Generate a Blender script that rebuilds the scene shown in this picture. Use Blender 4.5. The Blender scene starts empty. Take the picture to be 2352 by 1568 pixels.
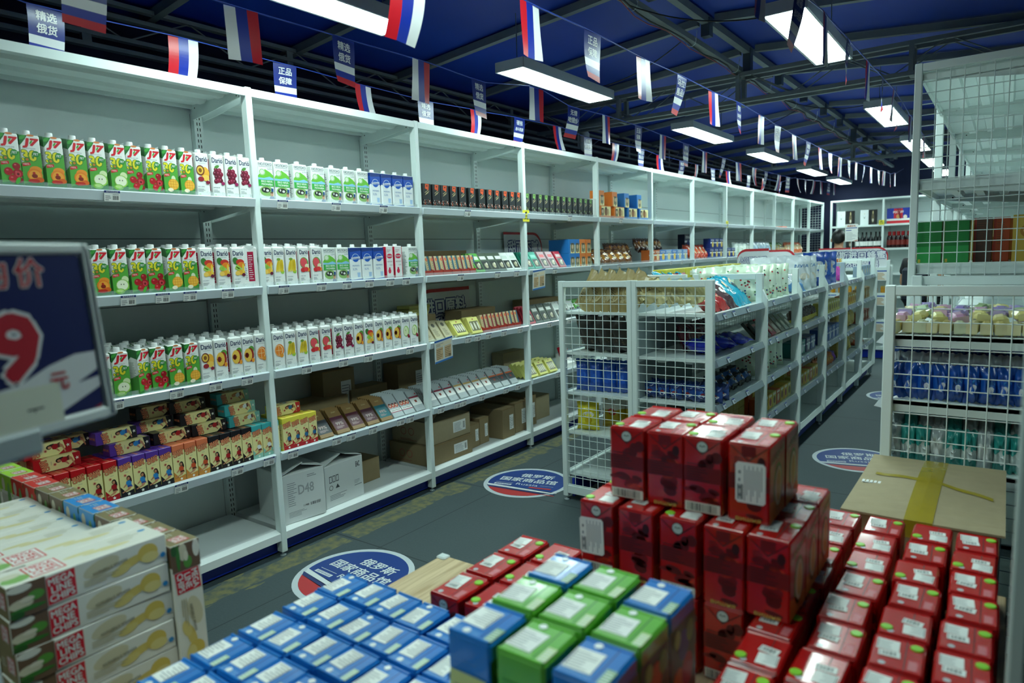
LAMP_E, EXPO = 20, 0.65
import bpy, bmesh, math, random
from mathutils import Vector, Matrix, Euler
R = random.Random(11)
SC = bpy.context.scene
COL = SC.collection
PI = math.pi
ORD = ('first second third fourth fifth sixth seventh eighth ninth tenth eleventh twelfth thirteenth fourteenth fifteenth '
       'sixteenth seventeenth eighteenth nineteenth twentieth').split()
ORD += ['twenty-' + w for w in ORD[:9]] + ['thirtieth'] + ['thirty-' + w for w in ORD[:9]]

# ---------------------------------------------------------------- materials
def lin(h):
    o = []
    for i in (0, 2, 4):
        c = int(h[i:i + 2], 16) / 255
        o.append(c / 12.92 if c <= .04045 else ((c + .055) / 1.055) ** 2.4)
    return (*o, 1)

MATS = {}
def M(h, rough=.5, metal=0, spec=.5, noise=0, bump=0, scale=40, coat=0, alpha=1, emit=0, trans=0, key=''):
    """One procedural material per look; NOISE varies the base colour a little, BUMP roughens the surface."""
    k = (h, rough, metal, spec, noise, bump, scale, coat, alpha, emit, trans, key)
    if k in MATS: return MATS[k]
    m = bpy.data.materials.new(key or ('paint_' + h)); m.use_nodes = True
    nt = m.node_tree; p = nt.nodes['Principled BSDF']
    p.inputs['Base Color'].default_value = lin(h)
    p.inputs['Roughness'].default_value = rough
    p.inputs['Metallic'].default_value = metal
    p.inputs['Specular IOR Level'].default_value = spec
    p.inputs['Coat Weight'].default_value = coat
    p.inputs['Coat Roughness'].default_value = .08
    p.inputs['Alpha'].default_value = alpha
    p.inputs['Transmission Weight'].default_value = trans
    if emit:
        p.inputs['Emission Color'].default_value = lin(h)
        p.inputs['Emission Strength'].default_value = emit
    if noise or bump:
        tc = nt.nodes.new('ShaderNodeTexCoord'); n = nt.nodes.new('ShaderNodeTexNoise')
        n.inputs['Scale'].default_value = scale; n.inputs['Detail'].default_value = 4
        nt.links.new(tc.outputs['Object'], n.inputs['Vector'])
        if noise:
            mx = nt.nodes.new('ShaderNodeMix'); mx.data_type = 'RGBA'
            c = lin(h)
            mx.inputs['A'].default_value = tuple(x * (1 - noise) for x in c[:3]) + (1,)
            mx.inputs['B'].default_value = tuple(min(1, x * (1 + noise)) for x in c[:3]) + (1,)
            nt.links.new(n.outputs['Fac'], mx.inputs['Factor'])
            nt.links.new(mx.outputs['Result'], p.inputs['Base Color'])
        if bump:
            b = nt.nodes.new('ShaderNodeBump'); b.inputs['Strength'].default_value = bump
            b.inputs['Distance'].default_value = .004
            nt.links.new(n.outputs['Fac'], b.inputs['Height'])
            nt.links.new(b.outputs['Normal'], p.inputs['Normal'])
    MATS[k] = m
    return m

WHITE = M('e4f0ee', .36, noise=.03, scale=3, key='white_powder_coat')
PANEL = M('dfecea', .28, noise=.03, scale=2, key='white_back_panel')
STRIP = M('d9e4ea', .16, spec=.7, key='clear_price_strip')
STRIP2 = M('808d98', .18, spec=.7, key='smoky_price_strip')
GREYP = M('a9b6ba', .45, key='grey_plastic')
BLUEK = M('0c2fa8', .4, key='blue_kick_plate')
DARK = M('0b0d10', .7, key='dark_gap')
PAPER = M('f1f3ef', .6, key='white_paper')
NAVY = M('1b2f7a', .5, key='navy_ink')
BLACK = M('141518', .5, key='black_ink')
GINK = M('8d9398', .6, key='grey_ink')
RED = M('d8172a', .4, key='red_ink')
STEEL = M('767f82', .6, metal=.2, noise=.15, scale=12, key='galvanised_steel')
CARD = M('a69878', .8, noise=.1, bump=.15, scale=25, key='brown_cardboard')
CARD2 = M('8f7c5a', .8, noise=.1, bump=.15, scale=25, key='dark_cardboard')
CAPM = M('f2f5f4', .35, key='white_cap')

# ---------------------------------------------------------------- mesh collecting
class G:
    def __init__(s): s.v = []; s.f = []; s.mi = []; s.sm = []; s.ms = []
    def mid(s, m):
        if m not in s.ms: s.ms.append(m)
        return s.ms.index(m)
    def add(s, vs, fs, m, smooth=False):
        b = len(s.v); i = s.mid(m)
        s.v += [tuple(v) for v in vs]
        for f in fs:
            s.f.append(tuple(b + j for j in f)); s.mi.append(i); s.sm.append(smooth)
        return s
    def box(s, a, b, m, **fm):
        (x0, y0, z0), (x1, y1, z1) = a, b
        vs = [(x0, y0, z0), (x1, y0, z0), (x1, y1, z0), (x0, y1, z0), (x0, y0, z1), (x1, y0, z1), (x1, y1, z1), (x0, y1, z1)]
        for k, f in dict(zm=(3, 2, 1, 0), zp=(4, 5, 6, 7), ym=(0, 1, 5, 4), xp=(1, 2, 6, 5), yp=(2, 3, 7, 6), xm=(3, 0, 4, 7)).items():
            s.add([vs[j] for j in f], [(0, 1, 2, 3)], fm.get(k, m))
        return s
    def hull(s, pts, m, smooth=False):
        bm = bmesh.new()
        for p in pts: bm.verts.new(p)
        r = bmesh.ops.convex_hull(bm, input=bm.verts)
        bmesh.ops.delete(bm, geom=[x for x in r['geom_interior'] + r['geom_unused'] if isinstance(x, bmesh.types.BMVert)], context='VERTS')
        bmesh.ops.dissolve_limit(bm, angle_limit=.02, verts=bm.verts, edges=bm.edges)
        bm.verts.index_update()
        s.add([v.co[:] for v in bm.verts], [[v.index for v in f.verts] for f in bm.faces], m, smooth)
        bm.free(); return s
    def rbox(s, a, b, r, m):
        pts = []
        for x, sx in ((a[0], 1), (b[0], -1)):
            for y, sy in ((a[1], 1), (b[1], -1)):
                for z, sz in ((a[2], 1), (b[2], -1)):
                    pts += [(x, y + sy * r, z + sz * r), (x + sx * r, y, z + sz * r), (x + sx * r, y + sy * r, z)]
        return s.hull(pts, m)
    def tube(s, pts, r, m, n=8, smooth=True, cap=True):
        pts = [Vector(p) for p in pts]; vs = []; fs = []
        for i, p in enumerate(pts):
            d = (pts[min(i + 1, len(pts) - 1)] - pts[max(i - 1, 0)]).normalized()
            a = d.orthogonal().normalized() if i == 0 else (a - d * a.dot(d)).normalized()
            b = d.cross(a); rr = r[i] if isinstance(r, (list, tuple)) else r
            for k in range(n):
                t = 2 * PI * k / n; vs.append(p + (a * math.cos(t) + b * math.sin(t)) * rr)
        for i in range(len(pts) - 1):
            for k in range(n):
                fs.append((i * n + k, i * n + (k + 1) % n, (i + 1) * n + (k + 1) % n, (i + 1) * n + k))
        s.add(vs, fs, m, smooth)
        if cap:
            s.add(vs[:n], [tuple(reversed(range(n)))], m); s.add(vs[-n:], [tuple(range(n))], m)
        return s
    def bar(s, p, q, w, h, m, up=(0, 0, 1)):
        p, q = Vector(p), Vector(q); d = (q - p).normalized(); up = Vector(up)
        a = d.cross(up)
        a = (a if a.length > 1e-4 else d.orthogonal()).normalized() * w / 2; b = a.cross(d).normalized() * h / 2
        vs = [p - a - b, p + a - b, p + a + b, p - a + b, q - a - b, q + a - b, q + a + b, q - a + b]
        return s.add(vs, [(3, 2, 1, 0), (4, 5, 6, 7), (0, 1, 5, 4), (1, 2, 6, 5), (2, 3, 7, 6), (3, 0, 4, 7)], m)
    def lathe(s, prof, m, n=20, c=(0, 0, 0), smooth=True):
        vs = []; fs = []
        for r, z in prof:
            for k in range(n):
                t = 2 * PI * k / n; vs.append((c[0] + r * math.cos(t), c[1] + r * math.sin(t), c[2] + z))
        for i in range(len(prof) - 1):
            for k in range(n):
                fs.append((i * n + k, i * n + (k + 1) % n, (i + 1) * n + (k + 1) % n, (i + 1) * n + k))
        s.add(vs, fs, m, smooth)
        s.add(vs[-n:], [tuple(range(n))], m); s.add(vs[:n], [tuple(reversed(range(n)))], m)
        return s
    def cyl(s, c, r, h, m, n=18): return s.lathe([(r, 0), (r, h * .9), (r * .93, h)], m, n, c)
    # flat printing on a face: frame F = (origin, u, v); layers stack outwards by a fraction of a millimetre
    def art(s, F, pts, m, l=1, faces=None):
        o, u, v = (Vector(x) for x in F); n = u.cross(v).normalized() * (.00022 * l)
        vs = [o + u * a + v * b + n for a, b in pts]
        return s.add(vs, faces or [tuple(range(len(pts)))], m)
    def rect(s, F, u0, u1, v0, v1, m, l=1): return s.art(F, [(u0, v0), (u1, v0), (u1, v1), (u0, v1)], m, l)
    def ell(s, F, cx, cy, rx, ry, m, l=1, n=18, rot=0, a0=0, a1=2 * PI):
        c, sn = math.cos(rot), math.sin(rot); pts = []
        full = abs(a1 - a0 - 2 * PI) < 1e-6
        for k in range(n if full else n + 1):
            t = a0 + (a1 - a0) * k / n; x, y = rx * math.cos(t), ry * math.sin(t)
            pts.append((cx + x * c - y * sn, cy + x * sn + y * c))
        return s.art(F, pts, m, l)
    def ring(s, F, cx, cy, r0, r1, m, l=1, n=24, ay=1):
        pts = []; fs = []
        for k in range(n):
            t = 2 * PI * k / n; pts += [(cx + r0 * math.cos(t), cy + r0 * ay * math.sin(t)), (cx + r1 * math.cos(t), cy + r1 * ay * math.sin(t))]
        for k in range(n):
            j = (k + 1) % n; fs.append((2 * k, 2 * k + 1, 2 * j + 1, 2 * j))
        return s.art(F, pts, m, l, fs)
    def star(s, F, cx, cy, r, m, l=1, n=5, q=.42):
        return s.art(F, [(cx + (r if k % 2 == 0 else r * q) * math.sin(k * PI / n), cy + (r if k % 2 == 0 else r * q) * math.cos(k * PI / n)) for k in range(2 * n)], m, l)
    def text(s, F, t, cx, cy, w, h, m, l=1, bold=.0, rot=0, shear=0):
        vs, fs = glyphs(t, 0); c, sn = math.cos(rot), math.sin(rot)
        P = [(a * w + b * h * shear, b * h) for a, b in vs]; k = bold * h                # bold strokes: the letters laid several times, slightly shifted
        for i, (dx, dy) in enumerate(((0, 0),) if not bold else [(k * math.cos(q * PI / 3), k * math.sin(q * PI / 3)) for q in range(6)]):
            s.art(F, [(cx + dx + x * c - y * sn, cy + dy + x * sn + y * c) for x, y in P], m, l + .14 * i, fs)
        return s
    def lines(s, F, u0, u1, v0, v1, n, m, l=1, fill=.4, rnd=.5):
        st = (v1 - v0) / n
        for i in range(n):
            s.rect(F, u0, u0 + (u1 - u0) * (1 - rnd * R.random()), v0 + st * i, v0 + st * (i + fill), m, l)
        return s
    def barcode(s, F, u0, u1, v0, v1, m, l=1, n=16):
        st = (u1 - u0) / n
        for i in range(n): s.rect(F, u0 + st * i, u0 + st * (i + R.choice((.3, .45, .7))), v0, v1, m, l)
        return s
    def warp(s, fn): s.v = [tuple(fn(*p)) for p in s.v]; return s
    def mesh(s, name):
        me = bpy.data.meshes.new(name); me.from_pydata(s.v, [], s.f)
        for m in s.ms: me.materials.append(m)
        me.polygons.foreach_set('material_index', s.mi); me.polygons.foreach_set('use_smooth', s.sm)
        me.update(); return me

TX = {}
def glyphs(t, bold):
    k = (t, bold)
    if k not in TX:
        c = bpy.data.curves.new('t', 'FONT'); c.body = t; c.offset = bold; c.resolution_u = 2; c.align_x = 'CENTER'; c.space_line = .85
        o = bpy.data.objects.new('t', c); COL.objects.link(o)
        me = bpy.data.meshes.new_from_object(o.evaluated_get(bpy.context.evaluated_depsgraph_get()))
        vs = [v.co[:2] for v in me.vertices]; fs = [tuple(p.vertices) for p in me.polygons]
        bpy.data.objects.remove(o); bpy.data.curves.remove(c); bpy.data.meshes.remove(me)
        x0, x1 = min(v[0] for v in vs), max(v[0] for v in vs); y0, y1 = min(v[1] for v in vs), max(v[1] for v in vs)
        TX[k] = ([((x - (x0 + x1) / 2) / (x1 - x0), (y - (y0 + y1) / 2) / (y1 - y0)) for x, y in vs], fs)
    return TX[k]

# ---------------------------------------------------------------- objects
def ob(name, data, parent=None, loc=(0, 0, 0), rot=(0, 0, 0), label=None):
    if isinstance(data, G): data = data.mesh(name)
    o = bpy.data.objects.new(name, data); COL.objects.link(o)
    o.location = loc; o.rotation_euler = rot
    if parent: o.parent = parent
    if label: o['label'] = label
    return o
def tag(o, label, cat, group=None, kind=None):
    if kind == 'structure': o['kind'] = kind; return o
    o['label'] = label; o['category'] = cat
    if group: o['group'] = group
    if kind: o['kind'] = kind
    return o
def solo(name, data, label, cat, loc=(0, 0, 0), rot=(0, 0, 0), group=None, kind=None):
    return tag(ob(name, data, None, loc, rot), label, cat, group, kind)
def thing(name, label, cat, loc=(0, 0, 0), rot=(0, 0, 0), group=None, parts=()):
    """An Empty at the thing's base; PARTS = (name, mesh[, loc[, rot[, sub-parts]]])."""
    e = tag(ob(name, None, None, loc, rot), label, cat, group)
    for p in parts: addpart(e, *p)
    return e
def addpart(e, name, data, loc=(0, 0, 0), rot=(0, 0, 0), subs=()):
    o = ob(name, data, e, loc, rot)
    for q in subs: ob(q[0], q[1], o, *(q[2:4]))
    return o
def struct(name, g): return tag(ob(name, g), None, None, kind='structure')
FX = lambda x, y=0, z=0: ((x, y, z), (0, 1, 0), (0, 0, 1))       # face looking +x
FYM = lambda y, x=0, z=0: ((x, y, z), (1, 0, 0), (0, 0, 1))      # face looking -y
FZ = lambda z, x=0, y=0: ((x, y, z), (1, 0, 0), (0, 1, 0))       # face looking +z
FXM = lambda x, y=0, z=0: ((x, y, z), (0, -1, 0), (0, 0, 1))     # face looking -x
FYP = lambda y, x=0, z=0: ((x, y, z), (-1, 0, 0), (0, 0, 1))     # face looking +y
# ================================================================ the setting
L = 1.118; NB = 12; H = 2.3                       # wall shelving: bay length, bays, height
LEV = (1.788, 1.37, .952, .534, .135)
def floor_mat():
    m = bpy.data.materials.new('worn_slate_floor'); m.use_nodes = True; nt = m.node_tree; N = nt.nodes; K = nt.links.new
    p = N['Principled BSDF']; geo = N.new('ShaderNodeNewGeometry')
    def noise(sc, det=5):
        n = N.new('ShaderNodeTexNoise'); n.inputs['Scale'].default_value = sc; n.inputs['Detail'].default_value = det
        K(geo.outputs['Position'], n.inputs['Vector']); return n.outputs['Fac']
    def math_(op, a, b=None, c=None):
        n = N.new('ShaderNodeMath'); n.operation = op
        for i, x in enumerate((a, b, c)):
            if x is None: continue
            if isinstance(x, (int, float)): n.inputs[i].default_value = x
            else: K(x, n.inputs[i])
        return n.outputs[0]
    def mix(f, a, b):
        n = N.new('ShaderNodeMix'); n.data_type = 'RGBA'; K(f, n.inputs['Factor'])
        for k, x in (('A', a), ('B', b)):
            if isinstance(x, str): n.inputs[k].default_value = lin(x)
            else: K(x, n.inputs[k])
        return n.outputs['Result']
    sp = N.new('ShaderNodeSeparateXYZ'); K(geo.outputs['Position'], sp.inputs[0]); X, Y = sp.outputs[0], sp.outputs[1]
    grain = mix(noise(90, 8), '39474a', '525f62')
    col = mix(math_('SMOOTHSTEP', noise(1.6), .35, .7) if False else noise(1.6), grain, '3f4d50')
    # old yellow floor paint left as a strip along the shelving, broken at the slab joints
    st = N.new('ShaderNodeTexNoise'); st.inputs['Scale'].default_value = 9; st.inputs['Detail'].default_value = 6
    mp = N.new('ShaderNodeMapping'); mp.inputs['Scale'].default_value = (2.2, .5, 1); K(geo.outputs['Position'], mp.inputs[0]); K(mp.outputs[0], st.inputs[0])
    edge = math_('ABSOLUTE', math_('SUBTRACT', X, .075))
    band = math_('LESS_THAN', math_('ADD', edge, math_('MULTIPLY', st.outputs['Fac'], .16)), .15)
    gap = math_('GREATER_THAN', math_('ABSOLUTE', math_('SUBTRACT', math_('MODULO', math_('ADD', Y, 8.17), 1.0), .5)), .02)
    amt = math_('MULTIPLY', math_('MULTIPLY', band, gap), math_('MULTIPLY_ADD', noise(22), 3.2, -1.0))
    cl = N.new('ShaderNodeClamp'); K(amt, cl.inputs[0])
    col = mix(cl.outputs[0], col, '77754e')
    # slab joints
    jy = math_('LESS_THAN', math_('ABSOLUTE', math_('SUBTRACT', math_('MODULO', math_('ADD', Y, 8.17), 1.0), .5)), .004)
    jx = math_('LESS_THAN', math_('ABSOLUTE', math_('SUBTRACT', math_('MODULO', math_('ADD', X, 8.16), 1.0), .5)), .003)
    col = mix(math_('MULTIPLY', math_('MAXIMUM', jy, jx), .8), col, '20282a')
    K(col, p.inputs['Base Color']); p.inputs['Roughness'].default_value = .72
    bp = N.new('ShaderNodeBump'); bp.inputs['Strength'].default_value = .25; bp.inputs['Distance'].default_value = .003
    K(noise(120, 6), bp.inputs['Height']); K(bp.outputs['Normal'], p.inputs['Normal'])
    return m
X0, X1, Y0, Y1 = -1.15, 4.3, -4.6, 12.75
TENT = M('05349c', .6, noise=.08, scale=1.2, key='blue_tent_fabric')
TENT2 = M('071238', .75, noise=.1, scale=1.2, key='navy_tent_wall')
struct('floor', G().box((X0, Y0, -.1), (X1, Y1, 0), floor_mat()))
RX, RZ, SL = 1.15, 3.09, .085                     # ridge line and roof pitch
roofz = lambda x: RZ - SL * abs(x - RX)
g = G()
for xa, xb in ((X0, RX), (RX, X1)):
    za, zb = roofz(xa), roofz(xb)
    g.add([(xa, Y0, za), (xb, Y0, zb), (xb, Y1, zb), (xa, Y1, za)], [(3, 2, 1, 0)], TENT)
    g.add([(xa, Y0, za + .02), (xb, Y0, zb + .02), (xb, Y1, zb + .02), (xa, Y1, za + .02)], [(0, 1, 2, 3)], TENT)
struct('ceiling', g)
struct('wall_left', G().box((X0 - .05, Y0, 0), (X0, Y1, roofz(X0)), TENT2))
struct('wall_right', G().box((X1, Y0, 0), (X1 + .05, Y1, roofz(X1) + .01), TENT2))
struct('wall_back', G().box((X0, Y1, 0), (X1, Y1 + .05, RZ), TENT2))
struct('wall_front', G().box((X0, Y0 - .05, 0), (X1, Y0, RZ), TENT2))

# ---------------------------------------------------------------- roof steelwork
YT = (-1.2, 3.73, 8.66)
for i, y in enumerate(YT):
    w = .15; zt, zb = roofz(-.9) - .03, 2.66
    xa, xb = -.86, 3.2
    t = thing('roof_truss', 'galvanised lattice truss under the blue roof, ' + ('above the till end', 'nearest in view', 'second in view, further back')[i], 'truss', (0, y, 0), group='cross trusses under the tent roof')
    ztop = lambda x: zt + .0 * x
    for nm, z in (('top_chord', 2.86), ('bottom_chord', 2.655)):
        for s in (0, w): addpart(t, nm, G().bar((xa, s, z), (xb, s, z), .035, .03, STEEL))
    for x in (.02, 1.09, 2.3):
        for s in (0, w):
            g = G().bar((x, s, 2.655), (x, s, 2.86), .045, .03, STEEL, (1, 0, 0))
            for q in range(4): g.ell(FYM(s - .0165, x, 2.69 + q * .05), .008, 0, .005, .005, DARK, 1, 8)
            addpart(t, 'post', g)
        addpart(t, 'cross_tie', G().bar((x, 0, 2.655), (x, w, 2.655), .03, .025, STEEL).bar((x, 0, 2.86), (x, w, 2.86), .03, .025, STEEL))
    g = G(); n = 12
    for k in range(n):
        a, b = xa + (xb - xa) * k / n, xa + (xb - xa) * (k + 1) / n
        for s in (0, w): g.tube([(a, s, 2.66 if k % 2 else 2.86), (b, s, 2.86 if k % 2 else 2.66)], .0045, STEEL, 5)
        g.tube([(a, 0 if k % 2 else w, 2.66), (b, w if k % 2 else 0, 2.66)], .004, STEEL, 5)
    addpart(t, 'web_wire', g)
for i, x in enumerate((-.95,)):
    t = thing('eave_girder', 'long lattice girder above the wall shelving, running beside the navy tent wall', 'girder', (x, 0, 0))
    for nm, z in (('top_chord', 2.865), ('top_chord', 2.8), ('bottom_chord', 2.69), ('bottom_chord', 2.63)):
        addpart(t, nm, G().bar((0, Y0 + .1, z), (0, Y1 - .1, z), .04, .022, STEEL))
    g = G(); y = Y0 + .2; k = 0
    while y < Y1 - .6:
        g.tube([(0, y, 2.86 if k % 2 else 2.69), (0, y + .36, 2.69 if k % 2 else 2.86)], .005, STEEL, 5); y += .36; k += 1
    addpart(t, 'web_wire', g)
    for y in [0.95 + 1.23 * q for q in range(-4, 10)]: addpart(t, 'post', G().bar((0, y, 2.63), (0, y, 2.865), .045, .03, STEEL, (1, 0, 0)))
YR = [1.02 + .92 * k for k in range(-4, 13)]
for i, y in enumerate(YR):
    t = thing('roof_rafter', 'sloping steel rafter under the blue roof, ' + ORD[i] + ' along from the till end', 'rafter', (0, y, 0), group='rafters under the tent roof')
    for s, xe in ((-1, -1.1), (1, 4.2)):
        addpart(t, 'rafter_arm', G().bar((RX + s * .06, 0, roofz(RX + .06) - .035), (xe, 0, roofz(xe) - .035), .045, .05, STEEL, (0, 0, 1)))
    addpart(t, 'ridge_post', G().bar((RX, 0, 2.86 if min(abs(y - q) for q in YT) < .3 else 2.94), (RX, 0, RZ - .03), .07, .06, M('4c5660', .5, metal=.3, noise=.2, scale=10, key='dark_steel'), (1, 0, 0)))
solo('ridge_beam', G().bar((RX, Y0 + .1, RZ - .045), (RX, Y1 - .1, RZ - .045), .05, .05, STEEL), 'steel ridge beam along the peak of the blue tent roof', 'beam')
solo('tie_beam', G().bar((RX - .05, Y0 + .1, 2.895), (RX - .05, Y1 - .1, 2.895), .05, .035, STEEL), 'steel beam with tied cables below the ridge, resting on the cross trusses', 'beam')
# cables
def sag(p, q, d, n=14): return [Vector(p).lerp(Vector(q), i / n) - Vector((0, 0, d * 4 * (i / n) * (1 - i / n))) for i in range(n + 1)]
pts = []
for k in range(60):
    y = -1 + k * .22; pts.append((RX - .05 + .02 * math.sin(k * 1.7), y, 2.862 + .004 * math.sin(k * 2.3)))
t = thing('power_cable', 'bundle of black and red wires tied along the beam below the ridge', 'cable')
addpart(t, 'black_wire', G().tube(pts, .006, BLACK, 5)); addpart(t, 'red_wire', G().tube([(a - .015, b, c - .008 + .01 * math.sin(b * 9)) for a, b, c in pts], .003, M('a03030', .5), 5))
for k in range(14):
    addpart(t, 'cable_tie', G().tube([(RX - .05 + .034 * math.cos(a), -.9 + k * .9, 2.885 + .034 * math.sin(a)) for a in [q * PI / 5 for q in range(11)]] + [(RX - .05 + .04, -.9 + k * .9, 2.95)], .002, WHITE, 4))
for i, (p, q, d) in enumerate((((RX - .05, 1.75, 2.87), (1.9, 1.9, 2.68), .06), ((RX - .08, 2.6, 2.87), (.4, 2.6, 2.68), .05), ((RX - .05, 4.9, 2.87), (1.92, 4.8, 2.68), .07), ((RX - .05, 5.6, 2.87), (.4, 5.3, 2.68), .06), ((RX - .05, 8.2, 2.87), (1.92, 6.9, 2.69), .08))):
    solo('lamp_cable', G().tube(sag(p, q, d), .004, BLACK, 5), 'black cable sagging from the beam to the ' + ('first lamp of the right row', 'second lamp over the wall shelf', 'second lamp of the right row', 'third lamp over the wall shelf', 'third lamp of the right row')[i], 'cable')

# ---------------------------------------------------------------- lamps
LAMP = M('e2fff8', .4, emit=LAMP_E, key='lamp_diffuser')
HOUSE = M('b9c4c6', .4, key='lamp_housing')
lh = G(); a, b = .104, .585; LXA, LXB, LZ_ = .376, 1.967, 2.62
for s in (-1, 1):
    lh.box((s * a - .006, -b, -.004), (s * a + .006, b, .055), HOUSE); lh.box((-a, s * b - .006, -.004), (a, s * b + .006, .055), HOUSE)
lh.box((-a, -b, .045), (a, b, .055), HOUSE)
lh = lh.mesh('lamp_housing'); ld = G().box((-a + .006, -b + .006, 0), (a - .006, b - .006, .004), LAMP).mesh('diffuser')
lw = G()
for sy in (-.5, .5): lw.tube([(0, sy, .055), (0, sy, .35)], .003, STEEL, 5)
lw = lw.mesh('suspension_wire')
rows = (('over the wall shelving', LXA, (.03, 2.16, 4.9, 7.19, 9.6, 11.7)), ('of the right row under the roof', LXB, (-2.6, -.2, 2.27, 5.23, 7.6, 9.8, 11.7)))
for nm, x, ys in rows:
    for i, y in enumerate(ys):
        thing('ceiling_lamp', 'long white light panel with grey frame, ' + ORD[i] + ' ' + nm, 'lamp', (x, y, LZ_), group='light panels under the roof',
              parts=[('housing', lh), ('diffuser', ld), ('suspension_wire', lw)])

# ---------------------------------------------------------------- floor stickers
def decal():
    g = G(); r = .285
    g.lathe([(r, 0), (r, .0012)], M('c9d3d8', .5, key='sticker_white'), 48)
    F = FZ(.0012); rc = r * .9
    dn = M('24448c', .45, key='sticker_navy'); dr = M('c2393c', .45, key='sticker_red'); dw = M('dfe6e8', .45, key='sticker_letters')
    g.ell(F, 0, 0, rc, rc, dn, 1, 48)
    def seg(ya, yb, m, l):                          # slice of the disc between two slanting edges
        pts = []
        for k in range(17):
            t = PI + (k / 16) * PI; x, y = rc * math.cos(t), rc * math.sin(t); top = ya - .1 * (x + rc)
            pts.append((x, min(y, top)))
        pts += [(rc * math.cos(k / 16 * PI), 0) for k in ()]
        xs = [p for p in pts]; hi = [(x, min(ya - .12 * (x + rc) * (1 - (x / rc) * .0), math.sqrt(max(0, rc * rc - x * x)))) for x, y in reversed(pts)]
        g.art(F, xs + hi, m, l)
    seg(-.085, 0, dw, 2); seg(-.115, 0, M('303c70', .45), 3); seg(-.14, 0, dr, 4)
    g.text(F, '俄罗斯', .03, .125, .23, .07, dw, 3, .02); g.text(F, '国家商品馆', 0, .035, .39, .072, dw, 3, .02)
    g.text(F, 'Russia', .02, -.045, .15, .035, dw, 5); g.rect(F, -.2, -.08, -.044, -.041, dw, 5); g.rect(F, .11, .2, -.044, -.041, dw, 5)
    g.rect(F, -.2, -.08, -.085, -.062, dw, 5); g.text(F, '俄罗斯商品馆', -.14, -.0735, .1, .015, dn, 6); g.rect(F, .05, .2, -.1, -.08, dr, 6)
    return g.mesh('floor_sticker')
dm = decal()
for (x, y, r), w in zip(((.47, .045, -3), (.42, 1.55, 13), (2.13, 3.09, 18), (2.12, 5.42, 18)), ('in front of the wall shelf beside the blue cartons', 'on the aisle beside the corner of the mesh-ended island', 'in the far aisle beside the cardboard box', 'further down the far aisle behind the right shelf post')):
    solo('floor_sticker', dm, 'round navy floor sticker, ' + w, 'sticker', (x, y, 0), (0, 0, math.radians(r)), 'round floor stickers')
# ================================================================ wall shelving, island, right-hand units
def shelf_strip(y0, y1, x, z, s=1):
    """slanted price strip along a shelf lip; s = +1 faces +x"""
    g = G(); h = .036
    P = [(0, .006), (.016, .004), (.02, 0), (.012, -h), (0, -h)]
    vs = [(x + s * a, y, z + b) for y in (y0, y1) for a, b in P]; n = len(P)
    fs = [tuple(range(n)), tuple(range(2 * n - 1, n - 1, -1))] + [(i, n + i, n + (i + 1) % n, (i + 1) % n) for i in range(n)]
    return g.add(vs, fs, STRIP)
def tag_mesh():
    g = G(); g.box((0, -.03, -.034), (.0015, .03, .008), PAPER); F = FX(.0015)
    g.rect(F, -.03, .03, -.001, .008, NAVY, 1); g.text(F, '俄罗斯商品馆', 0, .0035, .045, .006, PAPER, 2)
    g.barcode(F, .002, .024, -.028, -.012, BLACK, 1, 12); g.lines(F, -.026, -.004, -.03, -.008, 3, GINK, 1); g.lines(F, .002, .026, -.008, -.003, 1, GINK, 1)
    return g.mesh('price_tag')
TAG = tag_mesh()
TAG2 = G().box((0, -.022, -.02), (.0015, .022, .01), M('aeb8c2', .4)).rect(FX(.0015), -.022, .022, .003, .01, NAVY, 1).barcode(FX(.0015), .0, .018, -.016, -.004, BLACK, 1, 8).mesh('price_tag')
def slots(g, F, z0, z1, st=.028):
    z = z0
    while z < z1:
        for u in (-.007, .007): g.rect(F, u - .0022, u + .0022, z, z + st * .55, DARK, 1)
        z += st
def rib_shelf(x0, x1, y0, y1, z, t=.012, front=1):
    """sheet-steel shelf: tray with folded lips and three stiffening ribs below"""
    g = G(); g.box((x0, y0, z - t), (x1, y1, z), WHITE)
    g.box((x1 - .012, y0, z - .036), (x1, y1, z - t), WHITE); g.box((x0, y0, z - .03), (x0 + .01, y1, z - t), WHITE)
    for f in (.3, .65):
        xm = x0 + (x1 - x0) * f
        g.hull([(xm - .03, y0 + .02, z - t), (xm + .03, y0 + .02, z - t), (xm - .02, y0 + .03, z - t - .016), (xm + .02, y0 + .03, z - t - .016),
                (xm - .03, y1 - .02, z - t), (xm + .03, y1 - .02, z - t), (xm - .02, y1 - .03, z - t - .016), (xm + .02, y1 - .03, z - t - .016)], WHITE)
    return g
def bracket(x0, x1, y, z):
    """tapering side bracket under a shelf, deep at the back"""
    g = G(); t = .003
    P = [(x0, z - .013), (x1 - .02, z - .013), (x1 - .02, z - .04), (x0 + .12, z - .075), (x0, z - .085)]
    vs = [(a, y + s, b) for s in (-t, t) for a, b in P]; n = len(P)
    g.add(vs, [tuple(range(n)), tuple(range(2 * n - 1, n - 1, -1))] + [(i, (i + 1) % n, n + (i + 1) % n, n + i) for i in range(n)], WHITE)
    for u in (.03, .4): g.ell(FYM(y - t, x0 + u, z - .03), 0, 0, .004, .004, DARK, 1, 8)
    return g
def post_mesh(h, w=.033, d=.045):
    return G().rbox((-d, -w / 2, .022), (0, w / 2, h), .003, WHITE).mesh('front_post')
foot = G().lathe([(.015, 0), (.016, .004), (.006, .008), (.006, .024)], GREYP, 12).mesh('levelling_foot')
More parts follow.
